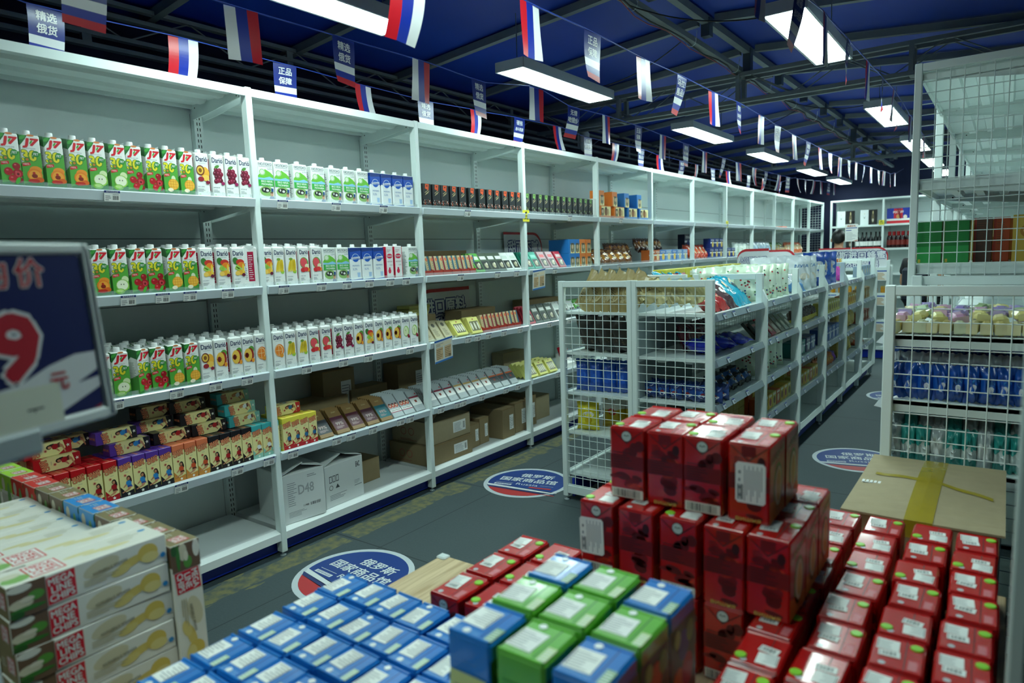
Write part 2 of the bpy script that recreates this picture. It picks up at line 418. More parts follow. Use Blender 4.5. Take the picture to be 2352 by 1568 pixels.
TAGS = {0: ((-.66,), (-.64, -.5, -.38, -.2), (-.73, -.48, -.3, -.14), (-.84, -.5, -.23, -.06)),
        1: ((.13, .46, .8), (.1, .33, .5, .66, .82, .95), (.2, .44, .62, .95), (.08, .36, .46, .62, .84, .92)),
        2: ((1.55,), (1.45, 1.85, 2.08), (1.5, 1.6, 1.72, 1.9, 2.1), (1.2, 1.36, 1.42, 1.62, 1.9, 2.05)),
        3: ((2.85,), (2.6, 3.2), (2.5, 2.8), (2.6,)), 4: ((3.75,), (3.7,), (), ()), 5: ((), (4.9, 5.2), (), ())}
BAYW = ('with red fruit cartons and chip boxes', 'with white juice and milk cartons', 'with black boxes over chocolate bars', 'with black green-labelled boxes on top', 'with orange and blue portrait boxes on top')
hp, hr = post_mesh(H + .005), None
g = G().box((-.02, -.022, .03), (.02, .022, H - .01), WHITE); slots(g, FX(.02), .12, H - .06); hr = g.mesh('slotted_upright')
SUBTAGS = []
for k in range(-1, NB - 1):
    y0, y1 = k * L, (k + 1) * L; a, b = y0 + .0165, y1 - .0165; i = k + 1
    t = thing('wall_shelving_bay', 'white wall shelving bay, ' + ORD[i] + ' along' + (', ' + BAYW[i] if i < len(BAYW) else ', upper shelf empty'), 'shelving', (0, y0, 0), group='white bays along the left wall')
    dy = L; A, B = .0165, L - .0165
    fr = addpart(t, 'front_post', hp, (0, L, 0)); ob('levelling_foot', foot, fr, (-.022, 0, 0))
    addpart(t, 'slotted_upright', hr, (-.475, L, 0))
    if k == -1: fr = addpart(t, 'front_post', hp, (0, 0, 0)); addpart(t, 'slotted_upright', hr, (-.475, 0, 0))
    g = G().box((-.49, .02, .08), (-.482, L - .02, H - .02), PANEL)
    for z in (.5, .9, 1.3, 1.62, 1.98): g.rect(FX(-.482), .03, L - .03, z, z + .004, M('5f6b6e', .6), 1)
    for u in (.028, L - .028): g.rect(FX(-.482), u, u + .002, .1, H - .05, M('6c787b', .6), 1)
    addpart(t, 'back_panel', g)
    c = rib_shelf(-.46, -.002, A, B, H)
    ca = addpart(t, 'canopy', c)
    for yb in (A + .01, B - .01): ob('bracket', bracket(-.455, -.02, yb, H), ca)
    for j, z in enumerate(LEV[:4]):
        s = addpart(t, 'shelf', rib_shelf(-.46, -.006, A, B, z))
        ob('price_strip', shelf_strip(A, B, -.006, z), s)
        for yb in (A + .01, B - .01): ob('bracket', bracket(-.455, -.02, yb, z), s)
        for yt in TAGS.get(k, ((),) * 4)[j]: ob('price_tag', TAG, s, (.015, yt - y0, z - .006), (0, math.radians(10), 0))
        if j < 3 and k < 6: ob('goods_guard', G().box((-.01, A, z), (-.007, B, z + .022), M('dfeef0', .05, alpha=.18, key='clear_guard')), s)
    g = G(); z = LEV[4]
    g.hull([(-.46, A, z), (-.46, B, z), (-.04, A, z), (-.04, B, z), (-.003, A, z - .012), (-.003, B, z - .012), (-.003, A, z - .05), (-.003, B, z - .05), (-.46, A, z - .05), (-.46, B, z - .05)], M('e9efef', .2, key='base_deck'))
    addpart(t, 'base_shelf', g)
    addpart(t, 'kick_plate', G().box((-.07, A - .01, .012), (-.055, B + .01, z - .045), BLUEK))

# ---------------------------------------------------------------- mesh end frames
def wire_grid(x0, x1, z0, z1, px=.0535, pz=.0475, r=.0021):
    g = G(); n = max(2, round((x1 - x0) / px)); m = max(2, round((z1 - z0) / pz))
    for i in range(n + 1):
        x = x0 + (x1 - x0) * i / n; g.tube([(x, 0, z0), (x, 0, z1)], r, WHITE, 6)
    for i in range(m + 1):
        z = z0 + (z1 - z0) * i / m; g.tube([(x0, .004, z), (x1, .004, z)], r, WHITE, 6)
    return g
def end_frame(label, x0, x1, y, h, zs=(), w=.032, wl=None, wr=None, mids=()):
    wl, wr = wl or w, wr or w
    t = thing('mesh_end_frame', label, 'shelf end frame', (x0, y, 0)); W = x1 - x0
    for nm, xa, ww in (('side_post', 0, wl), ('side_post', W - wr, wr)):
        p = addpart(t, nm, G().rbox((xa, -.016, .025), (xa + ww, .02, h), .003, WHITE)); ob('levelling_foot', foot, p, (xa + ww / 2, 0, 0))
    addpart(t, 'top_rail', G().rbox((wl, -.014, h - .036), (W - wr, .018, h - .002), .002, WHITE))
    addpart(t, 'bottom_rail', G().rbox((wl, -.014, .045), (W - wr, .018, .095), .002, WHITE))
    for z in mids: addpart(t, 'middle_rail', G().rbox((wl, -.014, z - .02), (W - wr, .018, z + .02), .002, WHITE))
    addpart(t, 'wire_grid', wire_grid(wl, W - wr, .1, h - .036).warp(lambda x, y, z: (x, y - .006, z)))
    return t
IZ = (1.14, .9, .66, .42, .165); IH = 1.323
YI, LI, XL, XM, XR = 1.425, .855, .79, 1.2585, 1.714
end_frame('white mesh end frame of the island with kraft bags behind it', XL, 1.258, YI, IH, wr=.028)
end_frame('white mesh end frame of the island with cream bags behind it', 1.26, XR, YI, IH, wl=.028, wr=.042)
ipost = G().rbox((-.04, -.018, .025), (0, .018, IH), .003, WHITE)
ipost = ipost.hull([(0, -.016, .09), (0, .016, .09), (0, -.016, IH - .1), (0, .016, IH - .1), (.028, -.012, .14), (.028, .012, .14), (.028, -.012, IH - .16), (.028, .012, IH - .16)], WHITE).mesh('front_post')
LW = ('with the cream bags on top', 'with round green-white bags on top', 'with white flour bags on top', 'with the big white and blue bags on top', 'with the magenta bag on top', 'last at the far end')
for side, s, xf in (('far', 1, XR), ('near', -1, XL)):
    for k in range(6):
        y0 = YI + LI * k
        t = thing('island_shelving_bay', ('island shelving bay on the far-aisle side, ' + LW[k]) if s > 0 else 'island shelving bay on the side toward the wall shelving, ' + ORD[k] + ' from the mesh end', 'shelving', (xf, y0, 0), (0, 0, 0 if s > 0 else PI), 'low island shelving bays')
        d = .44; q = (lambda a: a) if s > 0 else (lambda a: -a)
        o = 0 if s > 0 else -LI                       # local y runs backwards when turned round
        A, B = o + .018, o + LI - .018
        p = addpart(t, 'front_post', ipost, (0, LI if s > 0 else -LI, 0)); ob('levelling_foot', foot, p, (-.02, 0, 0))
        if s > 0 or k < 6:
            addpart(t, 'top_rail', G().rbox((-.44, -.014 + (LI if s > 0 else -LI), IH - .038), (-.042, .014 + (LI if s > 0 else -LI), IH - .003), .002, WHITE))
        for j, z in enumerate(IZ):
            sh = addpart(t, 'shelf', rib_shelf(-d, 0, A, B, z))
            st = G(); P = [(0, .006), (.006, .006), (.02, -.028), (.01, -.034), (0, -.034)]; n = 5
            vs = [(a, y, z + b) for y in (A, B) for a, b in P]
            st.add(vs, [tuple(range(n)), tuple(range(2 * n - 1, n - 1, -1))] + [(i, n + i, n + (i + 1) % n, (i + 1) % n) for i in range(n)], STRIP2 if j < 4 else WHITE)
            ob('price_strip', st, sh)
            if j < 4 and s > 0:
                for u in ((.2, .7) if (k + j) % 2 else (.12, .3, .6)): ob('price_tag', TAG2, sh, (.015, A + u * (B - A), z - .008), (0, math.radians(-26), 0))
        addpart(t, 'kick_plate', G().box((-.06, A, .02), (-.045, B, .13), BLUEK))
        if k == 0: addpart(t, 'back_panel', G().box((-d - .008, A, .15), (-d - .002, B, IH - .02), M('9fb0b3', .45)))
        elif s > 0: addpart(t, 'back_grid', wire_grid(A, B, .17, IH - .03, .06, .06).warp(lambda x, y, z: (-d - .004 + y, x, z)))

# ---------------------------------------------------------------- right-hand low unit and tall unit
YLU, YTU, XU = .826, 1.69, 2.557
end_frame('white mesh end frame of the low candy shelf, behind the cardboard box', XU, 3.02, YLU, IH, wl=.034)
t = thing('low_candy_shelf', 'low white shelving unit with wrapped candy rows, between cardboard box and tall mesh frame', 'shelving', (XU, YLU, 0))
D2 = .46
addpart(t, 'front_post', ipost, (0, YTU - YLU - .03, 0), (0, 0, PI))
for z in IZ:
    s = addpart(t, 'shelf', G().box((.004, .022, z - .014), (D2, YTU - YLU - .05, z), WHITE).box((.004, .022, z - .04), (D2, .03, z + .004), WHITE))
    ob('price_strip', G().hull([(.004, .03, z + .012), (-.03, .03, z - .03), (.004, .03, z - .036), (.004, .8, z + .012), (-.03, .8, z - .03), (.004, .8, z - .036)], STRIP), s)
addpart(t, 'back_panel', G().box((D2, .02, .1), (D2 + .008, YTU - YLU - .05, IH - .03), PANEL))
XT = 2.536
end_frame('tall white mesh end frame in front of the green and yellow boxes', XT, 3.02, YTU, 2.262, wl=.03, mids=(1.298,))
t = thing('tall_shelving_unit', 'tall white shelving unit with bare upper shelves behind the tall mesh frame', 'shelving', (XT, YTU, 0))
tp = G().rbox((0, -.02, .03), (.04, .02, 2.25), .003, WHITE).mesh('front_post')
for k in range(1, 6): addpart(t, 'front_post', tp, (0, L * k, 0))
for j, z in enumerate((2.235, 1.752, 1.372, .9, .5, .165)):
    for k in range(5):
        a, b = k * L + .025, (k + 1) * L - .025
        g = G().box((.02, a, z - .014), (.5, b, z), WHITE).box((.02, a, z - .042), (.032, b, z - .014), WHITE).box((.02, a, z - .042), (.5, a + .012, z - .014), WHITE).box((.02, b - .012, z - .042), (.5, b, z - .014), WHITE)
        for f in (.22, .5, .78):
            u = a + (b - a) * f; v = .06 + f * .36
            g.hull([(v - .025, a + .1, z - .014), (v + .025, a + .1, z - .014), (v - .018, a + .11, z - .034), (v + .018, a + .11, z - .034), (v - .025, b - .1, z - .014), (v + .025, b - .1, z - .014), (v - .018, b - .11, z - .034), (v + .018, b - .11, z - .034)], WHITE)
        s = addpart(t, 'shelf' if j else 'canopy', g)
        if j:
            ob('price_strip', shelf_strip(a, b, .02, z, -1), s)
        if j < 3:
            for yb in (a + .02, b - .02): ob('bracket', bracket(0, .47, 0, z).warp(lambda x, y, zz: (.5 - x, yb + y, zz)), s)
for k in range(5):
    addpart(t, 'back_panel', G().box((.5, k * L + .02, .1), (.508, (k + 1) * L - .02, 2.2), PANEL))
solo('shelf_end_upright', G().rbox((2.932, -.93, 0), (2.95, -.87, 2.3), .003, M('b4c4c2', .4)).rbox((2.955, -.93, 0), (3.2, -.89, 2.3), .003, M('b9c8c6', .4)), 'pale grey-white shelf upright at the very right edge, beside the red cartons', 'upright')

# ---------------------------------------------------------------- back wall shelving and honey stand
YB = 11.95
for k in range(4):
    x0 = .2 + .86 * k
    t = thing('back_shelving_bay', 'white shelving bay against the back wall, ' + ('with black and white gift boxes and wine', 'with the blue and red gift bag', 'behind the tall mesh frame', 'furthest toward the right wall')[k], 'shelving', (x0, YB, 0), group='white bays along the back wall')
    W = .86
    addpart(t, 'front_post', G().rbox((-.017, 0, .02), (.017, .04, H), .003, WHITE))
    g = G().box((0, .46, .1), (W, .468, H), PANEL); slots(g, FYM(.46, .06, 0), .3, H - .1); addpart(t, 'back_panel', g)
    addpart(t, 'canopy', G().box((.017, 0, H - .03), (W - .017, .46, H), WHITE))
    for z in (1.83, 1.4, .95, .53, .135): addpart(t, 'shelf', G().box((.017, 0, z - .035), (W - .017, .46, z), WHITE))
    addpart(t, 'kick_plate', G().box((0, .05, .01), (W, .06, .1), BLUEK))
end_frame('grey mesh end frame closing the far end of the wall shelving', -.44, -.02, (NB - 1) * L + .03, H)
HX0, HX1, HY = .75, 1.69, 7.8
t = thing('honey_stand', 'low white shelf stand across the aisle end, with jars and price cards', 'shelving', (HX0, HY, 0)); W = HX1 - HX0
for x in (0, W): addpart(t, 'front_post', G().rbox((x - .02, 0, .02), (x + .02, .04, 1.27), .003, WHITE))
for z in (1.18, .85, .5, .16): addpart(t, 'shelf', G().box((.02, 0, z - .04), (W - .02, .42, z), WHITE))
addpart(t, 'kick_plate', G().box((0, .03, .01), (W, .04, .12), BLUEK)); addpart(t, 'back_panel', G().box((0, .42, .1), (W, .43, 1.2), PANEL))
# ================================================================ printed fruit
C_ = {}
def c(h, r=.4): return M(h, r)
def fruit(g, F, k, x, y, s, l=4):
    E = lambda dx, dy, rx, ry, h, q=0, rot=0, n=14, a0=0, a1=2 * PI: g.ell(F, x + dx * s, y + dy * s, rx * s, ry * s, c(h), l + q, n, rot, a0, a1)
    if k == 'cherry':
        for i, (a, b, r) in enumerate(((.25, .55, .27), (-.3, .12, .3), (.3, .0, .34), (-.05, -.42, .3), (.42, -.5, .2))):
            E(a, b, r, r, ('9d0f1a', 'b5141f', 'a8121d', 'c01a24', '93101a')[i], i); E(a - .08, b + .1, r * .3, r * .2, 'e0606a', i + 1)
        E(.3, -.05, .2, .22, 'd8404a', 6); E(.3, -.05, .09, .1, '6e0a12', 7); E(.25, -.55, .13, .3, '4fae3c', 8, -.5)
    elif k == 'peach':
        E(.1, .35, .42, .3, 'f2942c', 0); E(0, -.05, .52, .5, 'ef8420', 1); E(0, -.1, .42, .42, 'f6a437', 2); E(-.02, -.12, .2, .17, '8c2414', 3)
        E(-.05, .1, .1, .1, 'c8321c', 4); E(-.1, -.5, .4, .16, 'c42a1c', 4); E(.3, -.4, .3, .2, 'e0641c', 3)
    elif k == 'apple':
        E(.25, .4, .3, .3, 'dbe9b4', 0); E(0, -.1, .56, .52, '97c850', 1); E(-.02, -.08, .48, .44, 'eef3d4', 2); E(-.12, -.02, .04, .06, '3c3a20', 3); E(.1, -.02, .04, .06, '3c3a20', 3)
        E(-.25, -.6, .4, .24, '7dba44', 4); E(-.25, -.56, .28, .13, 'b9dc86', 5)
    elif k == 'mango':
        E(.1, .45, .2, .28, 'dfe6c4', 0); E(.05, -.05, .5, .5, 'f0a02a', 1); E(.05, -.05, .44, .44, 'f7bd45', 2)
        for q in (-.24, 0, .24):
            g.rect((tuple(F[0]), F[1], F[2]), x + (q + .03) * s, x + (q + .06) * s, y - .42 * s, y + .34 * s, c('e08a1c'), l + 3)
            g.rect(F, x - .36 * s, x + .44 * s, y + (q - .06) * s, y + (q - .03) * s, c('e08a1c'), l + 3)
        E(-.25, -.55, .26, .17, 'f3e6c8', 4); E(.3, -.6, .25, .1, '3f8f34', 4)
    elif k == 'peachcut':
        E(.2, .4, .3, .4, '5c9a3a', 0, -.4); E(.12, 0, .36, .62, 'a12f22', 1); E(-.1, 0, .38, .6, 'f2c14e', 2, 0, 18); E(-.22, .0, .16, .24, '7b1e1a', 3); g.star(F, x - .22 * s, y, .26 * s, c('8f2a20'), l + 3, 9, .6); E(.35, -.5, .14, .2, 'f09a2c', 4)
    elif k == 'orange':
        E(0, 0, .5, .58, 'ef7f1e', 0, 0, 20); E(-.06, 0, .42, .5, 'f8e0b0', 1, 0, 20); E(-.08, 0, .37, .45, 'f4872a', 2, 0, 20)
        for a in range(6): g.rect(((F[0][0], F[0][1], F[0][2]), F[1], F[2]), x + (-.1 + .0 * a) * s, x - .06 * s, y - .42 * s, y + .42 * s, c('f9d9a0'), l + 3) if a == 0 else None
        g.rect(F, x - .42 * s, x + .26 * s, y - .02 * s, y + .02 * s, c('f9d9a0'), l + 3); E(.2, -.5, .2, .18, 'f09a30', 4)
    elif k == 'banana':
        for q in (-.24, -.06, .12, .28): E(q, 0, .13, .6, ('e9c42a', 'f4d643', 'eecb30', 'f7dd58')[int((q + .3) * 7) % 4], 1, -.15 + q * .5)
        E(-.1, .6, .2, .12, '7ba03a', 2); E(.25, -.55, .2, .2, '9ccf4c', 0)
    elif k == 'melon':
        E(-.05, .2, .5, .55, '5da23c', 0, .3); E(-.1, .22, .4, .46, 'e8505a', 1, .3); E(.25, -.1, .24, .22, 'f0e8c0', 2); E(-.2, -.45, .3, .22, 'd62a30', 3); E(.15, -.4, .26, .22, 'e8383c', 4); E(.42, -.45, .14, .2, 'f0a030', 3)
    elif k == 'multi':
        E(.1, .45, .38, .26, 'd2362a', 1); E(.2, .2, .34, .26, 'f08a24', 2); E(-.3, .55, .26, .34, '3d7a34', 0, .5)
        for i, (a, b) in enumerate(((-.2, .1), (-.05, .0), (-.28, -.05), (-.12, -.14), (.05, -.1))): E(a, b, .13, .13, ('a9d35a', '9cc84e')[i % 2], 3 + i % 2)
        E(.1, -.42, .42, .24, 'f2b23a', 2); E(-.2, -.5, .22, .2, 'f7cd62', 3); E(.35, -.1, .1, .42, 'f3d24a', 4)
    elif k == 'grape':
        for i in range(10):
            a, b = ((-.2, .45), (.12, .4), (-.3, .15), (0, .15), (.26, .1), (-.2, -.15), (.12, -.15), (-.05, -.42), (.2, -.42), (-.26, -.5))[i]
            E(a, b, .19, .2, ('74122f', '8c1a3c', '5f0d26')[i % 3], i % 4); E(a - .05, b + .06, .05, .05, 'c86a86', 4)
        E(-.1, .7, .24, .12, '4f8a3a', 1, .4)
    elif k == 'passion':
        E(.2, .1, .36, .5, 'f3b43c', 0); E(-.2, .3, .36, .42, '7a3a24', 1); E(-.22, .3, .27, .32, 'f0c24c', 2); E(-.22, .3, .15, .18, '8a5a1c', 3); E(-.2, -.4, .26, .2, 'a12430', 4); E(.22, -.3, .3, .26, 'f8ca5c', 3)
    elif k == 'applecut':
        E(0, 0, .42, .6, '8fc746', 0); E(-.04, 0, .34, .52, 'eaf2c8', 1); E(-.04, 0, .05, .3, 'cddf98', 2); E(-.1, .1, .03, .07, '5a4a20', 3); E(.3, -.5, .14, .16, 'a3203c', 4)

def slanted_body(w, d, hf, hb, m, side=None):
    g = G(); r = .003; a, b = d / 2, w / 2
    pts = []
    for sx in (-1, 1):
        for sy in (-1, 1):
            zt = hf if sx > 0 else hb
            pts += [(sx * a, sy * (b - r), 0), (sx * (a - r), sy * b, 0), (sx * a, sy * (b - r), zt - .004), (sx * (a - r), sy * b, zt - .004), (sx * (a - r), sy * (b - r), zt)]
    return g.hull(pts, m)
def gable(g, F, w, d, h):                            # folded side flap
    g.art(F, [(-d / 2 + .004, h - .002), (d / 2 - .004, h - .006), (0, h - d * .45)], c('dfe5e2'), 1)
CAP = G().lathe([(.0125, 0), (.0125, .0175), (.0115, .02)], CAPM, 20)
for kk in range(20):
    t_ = 2 * PI * kk / 20; CAP.box((.0122 * math.cos(t_) - .0006, .0122 * math.sin(t_) - .0006, .001), (.0122 * math.cos(t_) + .0006, .0122 * math.sin(t_) + .0006, .012), CAPM)
CAP = CAP.mesh('cap')
GRN, YEL, LEAF = c('3f9b3a'), c('e6d82c'), c('1f6b2c')
def j7(kind):
    w, d = .064, .066; g = slanted_body(w, d, .188, .194, c('f3f5f1', .35)); F = FX(d / 2); W = w / 2
    g.art(F, [(-W, .002), (W, .002), (W, .128), (.01, .118), (-.015, .096), (-W, .088)], c('55a83c'), 1)
    g.art(F, [(-W, .0), (W, .0), (W, .028), (-W, .012)], c('2c7a33'), 2)
    g.art(F, [(-W, .187), (-.006, .187), (-.014, .172), (-W, .148)], LEAF, 1); g.ell(F, -.022, .178, .012, .006, c('3f9c3c'), 2, 10, .6)
    g.ell(F, .004, .187, .012, .004, c('d9824a'), 2, 10)
    g.text(F, 'J7', .003, .159, .044, .032, RED, 2, .07, 0, .2); g.ell(F, .004, .163, .003, .008, c('4faa3c'), 3, 10, -.6)
    g.text(F, {'cherry': 'ВИШНЯ', 'peach': 'ЯБЛОКО-ПЕРСИК', 'apple': 'ЯБЛОКО', 'mango': 'МУЛЬТИФРУКТ'}[kind], -.004, .14, .042, .0045, GINK, 2)
    g.text(F, '30', -.006, .114, .044, .036, c('2f7d30'), 3, .11); g.text(F, '30', -.006, .114, .044, .036, YEL, 4, .05)
    g.ell(F, .015, .121, .012, .0115, c('2c8a38'), 5, 16); g.text(F, 'ЛЕТ', .015, .121, .017, .008, PAPER, 6, .03)
    g.ell(F, -.014, .1, .01, .009, c('4d8a32'), 5, 12); g.ell(F, -.014, .1, .005, .005, c('c87a30'), 6, 8)
    g.art(F, [(-.03, .074), (-.004, .08), (-.006, .09), (-.03, .086)], RED, 4); g.text(F, '100%', -.018, .083, .018, .006, PAPER, 5)
    fruit(g, F, kind, .005, .047, .047)
    S = FYM(-W); D = d / 2
    g.art(S, [(-D, .2), (D, .188), (D, .15), (.0, .16), (-D, .13)], LEAF, 1); g.art(S, [(-D, .06), (D, .085), (D, 0), (-D, 0)], c('4d9a3a'), 1)
    g.lines(S, -.024, .022, .07, .14, 14, c('9aa59a'), 1, .4, .4); gable(g, FYP(W), w, d, .2)
    return g.mesh('carton_body')
def dario(kind):
    w, d = .062, .066; g = slanted_body(w, d, .19, .196, c('f1f3f0', .35)); F = FX(d / 2); W = w / 2
    g.text(F, 'Darió', 0, .164, .052, .022, c('22305a'), 2, .025); g.text(F, 'Sunshine & Nature', 0, .146, .036, .005, GINK, 2)
    fruit(g, F, kind, .001, .098, .054)
    hc = {'grape': '9c1f5a', 'passion': '8a1f3c', 'multi': '6d1838', 'applecut': '8c1c30'}.get(kind)
    if hc: g.ell(F, .02, .063, .009, .008, c(hc), 12, 10)
    g.text(F, {'grape': 'ВИШНЯ', 'passion': 'МАНГО ЛИЧИ', 'multi': 'МУЛЬТИФРУКТ', 'peachcut': 'ПЕРСИК', 'orange': 'АПЕЛЬСИН', 'banana': 'БАНАН', 'melon': 'ГУАВА КИВИ', 'applecut': 'ЯБЛОКО'}[kind], -.012, .043, .03, .005, c('3a4670'), 2)
    g.lines(F, -.027, .008, .022, .036, 3, GINK, 2); g.ring(F, .018, .017, .005, .0056, GINK, 2, 12); g.ell(F, -.02, .01, .006, .002, c('b7d7a2'), 2, 8)
    S = FYM(-W)
    g.rect(S, -.012, .016, .03, .17, c('b81a44'), 1); g.lines(S, -.008, .012, .04, .16, 12, PAPER, 2, .3); g.lines(S, -.03, -.016, .04, .12, 10, GINK, 1)
    gable(g, S, w, d, .203); gable(g, FYP(W), w, d, .203); g.rect(FXM(-d / 2), -.012, .014, .03, .17, c('b81a44'), 1)
    return g.mesh('carton_body')
def ekoniva():
    w, d, h = .083, .06, .186; g = G().rbox((-d / 2, -w / 2, 0), (d / 2, w / 2, h), .003, c('eef2ee', .35)); F = FX(d / 2); W = w / 2
    g.text(F, 'МОЛОКО', 0, .17, .07, .0125, c('2d4a5c'), 2, .02); g.lines(F, -.034, .034, .158, .161, 1, GINK, 2, .6, 0); g.text(F, '2,5%', .024, .148, .024, .009, c('54707c'), 2)
    g.art(F, [(-W, .1), (W, .1), (W, .118), (.026, .132), (0, .146), (-.02, .138), (-W, .112)], c('6fbf3f'), 1); g.ell(F, -.018, .132, .016, .015, c('dff0d4'), 2); g.ring(F, -.018, .132, .012, .014, c('4aa040'), 3, 16)
    g.art(F, [(-W, .092), (W, .092), (W, .104), (.02, .112), (-.01, .104), (-W, .106)], c('8cc7e8'), 3)
    g.rect(F, -W, W, .066, .096, c('3fae4a'), 4); g.text(F, 'EKO NIVA', .004, .0885, .06, .009, PAPER, 5, .04); g.text(F, 'ЭКОНИВА', .004, .0745, .06, .009, PAPER, 5, .04)
    g.ell(F, 0, .042, .036, .025, c('8fb86a'), 2); g.ell(F, -.004, .047, .024, .013, c('2a2c2c'), 3, 12); g.ell(F, .004, .045, .008, .006, c('e6e6e0'), 4, 10); g.ell(F, -.014, .05, .004, .006, c('e6e6e0'), 4, 8)
    g.rect(F, .024, .036, .04, .056, c('27508a'), 5); g.ell(F, .026, .028, .009, .011, c('c79a80'), 6, 12); g.ell(F, .026, .036, .009, .004, c('6e5a48'), 7, 10); g.art(F, [(.012, .004), (.04, .004), (.036, .018), (.016, .018)], c('8a97b4'), 6)
    S = FYM(-W); g.lines(S, -.024, .022, .02, .16, 16, GINK, 1); return g.mesh('carton_body')
def blumilk():
    w, d, h = .076, .056, .185; g = G().rbox((-d / 2, -w / 2, 0), (d / 2, w / 2, h), .003, c('eef2f3', .35)); F = FX(d / 2); W = w / 2
    for F_, W_ in ((F, W), (FYM(-W), d / 2)):
        g.art(F_, [(-W_, .122), (0, .106), (W_, .122), (W_, h - .002), (-W_, h - .002)], c('1c4fb4'), 1); g.art(F_, [(-W_, 0), (W_, 0), (W_, .012), (-W_, .006)], c('1c4fb4'), 1)
        g.art(F_, [(-W_, .16), (W_, .166), (W_, h - .002), (-W_, h - .002)], c('12357e'), 2)
    g.ell(F, 0, .126, .025, .024, c('e8f0f6'), 2); g.ell(F, 0, .126, .023, .022, c('1d5cc0'), 3); g.art(F, [(-.03, .118), (.03, .122), (.03, .134), (-.03, .13)], c('eef3f6'), 4); g.text(F, 'Молочное', 0, .126, .05, .009, c('1c4fb4'), 5, .02)
    g.text(F, 'МОЛОКО', 0, .084, .048, .008, c('3b6fb0'), 2, .01); g.text(F, '3,2%', -.008, .064, .03, .013, c('3b6fb0'), 2); g.art(F, [(.008, .02), (.026, .02), (.028, .046), (.006, .046)], c('a9c6e6'), 2)
    return g.mesh('carton_body')
def redmilk():
    w, d, h = .06, .06, .19; g = G().rbox((-d / 2, -w / 2, 0), (d / 2, w / 2, h), .003, c('f1efee', .35)); F = FX(d / 2); W = w / 2
    for u in (-W, W - .004): g.rect(F, u, u + .004, 0, h - .004, c('c9143c'), 1)
    g.rect(F, -W, W, 0, .014, c('e6c4cc'), 1); g.ell(F, 0, .132, .022, .014, c('d8214a'), 2); g.text(F, 'Коровка', 0, .132, .036, .012, PAPER, 3, .02); g.text(F, 'МОЛОКО', 0, .1, .04, .008, c('8a2040'), 2); g.text(F, '3,2%', .01, .08, .02, .008, c('8a2040'), 2)
    g.ell(F, -.004, .045, .011, .014, c('d8214a'), 2); g.rect(F, -.01, .002, .055, .066, c('d8214a'), 3); g.lines(F, -.02, .02, .155, .175, 2, c('c9a0ac'), 2)
    g.rect(FYM(-W), -d / 2, d / 2, .002, h - .004, c('c9143c'), 1); return g.mesh('carton_body')
J = {k: j7(k) for k in ('cherry', 'peach', 'apple', 'mango')}
DA = {k: dario(k) for k in ('passion', 'grape', 'multi', 'peachcut', 'orange', 'banana', 'melon', 'applecut')}
MK = {'eko': ekoniva(), 'blu': blumilk(), 'red': redmilk()}
WORDS = {'cherry': 'juice carton with red cherries on green', 'peach': 'juice carton with halved peaches on green', 'apple': 'juice carton with pale apples on green', 'mango': 'juice carton with diced mango on green',
         'passion': 'white juice carton with passion fruit', 'grape': 'white juice carton with dark cherries', 'multi': 'white juice carton with mixed fruit', 'peachcut': 'white juice carton with a cut peach', 'orange': 'white juice carton with an orange slice',
         'banana': 'white juice carton with bananas', 'melon': 'white juice carton with pink guava', 'applecut': 'white juice carton with half an apple', 'eko': 'milk carton with green band and cow', 'blu': 'blue-topped milk carton', 'red': 'red-edged milk carton'}
SHN = ('top', 'second', 'third', 'fourth', 'base'); BAYN = {0: 'nearest bay', 1: 'next bay', 2: 'black-box bay', 3: 'fourth bay', 4: 'portrait-box bay'}
CNT = {}
def cartons(items, j, bay, x=-.042):
    """items: (kind, y[, turn]); a carton and its cap, each its own label"""
    for it in items:
        k, y = it[:2]; turn = it[2] if len(it) > 2 else R.uniform(-.06, .06)
        key = (k, j, bay); n = CNT[key] = CNT.get(key, -1) + 1
        me = J.get(k) or DA.get(k) or MK[k]; cz = .19 if (k in J or k in DA) else .184
        t = thing('juice_carton' if k in J or k in DA else 'milk_carton', '%s, %s such, %s shelf, %s' % (WORDS[k], ORD[n], SHN[j], BAYN[bay]), 'carton', (x, y, LEV[j] + .001), (0, 0, turn), 'cartons on the %s shelf %s' % (SHN[j], BAYN[bay]), [('carton_body', me)])
        if k != 'red' or 1: addpart(t, 'cap', CAP, (.004, 0, cz - .002), (0, .08 if k in J or k in DA else 0, 0))
cartons(list(zip(['cherry', 'peach', 'peach', 'peach', 'apple', 'apple', 'cherry', 'cherry', 'mango', 'mango'], (-.985, -.916, -.842, -.763, -.692, -.615, -.55, -.475, -.404, -.332))) + list(zip(['passion', 'grape', 'grape', 'grape'], (-.258, -.185, -.116, -.05))), 0, 0)
cartons([('apple', -1.013), ('apple', -.939), ('cherry', -.862), ('peach', -.794), ('peach', -.724), ('apple', -.652), ('cherry', -.576), ('cherry', -.505), ('mango', -.426), ('mango', -.353), ('multi', -.276), ('multi', -.196), ('multi', -.118), ('multi', -.044, 1.2)], 1, 0)
cartons([('apple', -.757), ('apple', -.686), ('cherry', -.604, .3), ('cherry', -.532), ('mango', -.458), ('mango', -.386), ('passion', -.316), ('peachcut', -.248), ('peachcut', -.172), ('peachcut', -.106), ('orange', -.038)], 2, 0)
cartons(list(zip(['eko'] * 7 + ['blu'] * 4, (.066, .157, .266, .376, .485, .583, .68, .774, .861, .952, 1.04))), 0, 1)
cartons([('multi', .032), ('banana', .1), ('banana', .174), ('melon', .248), ('melon', .326), ('eko', .412), ('eko', .504), ('blu', .596), ('blu', .68), ('blu', .768), ('red', .85), ('red', .922), ('eko', 1.042)], 1, 1)
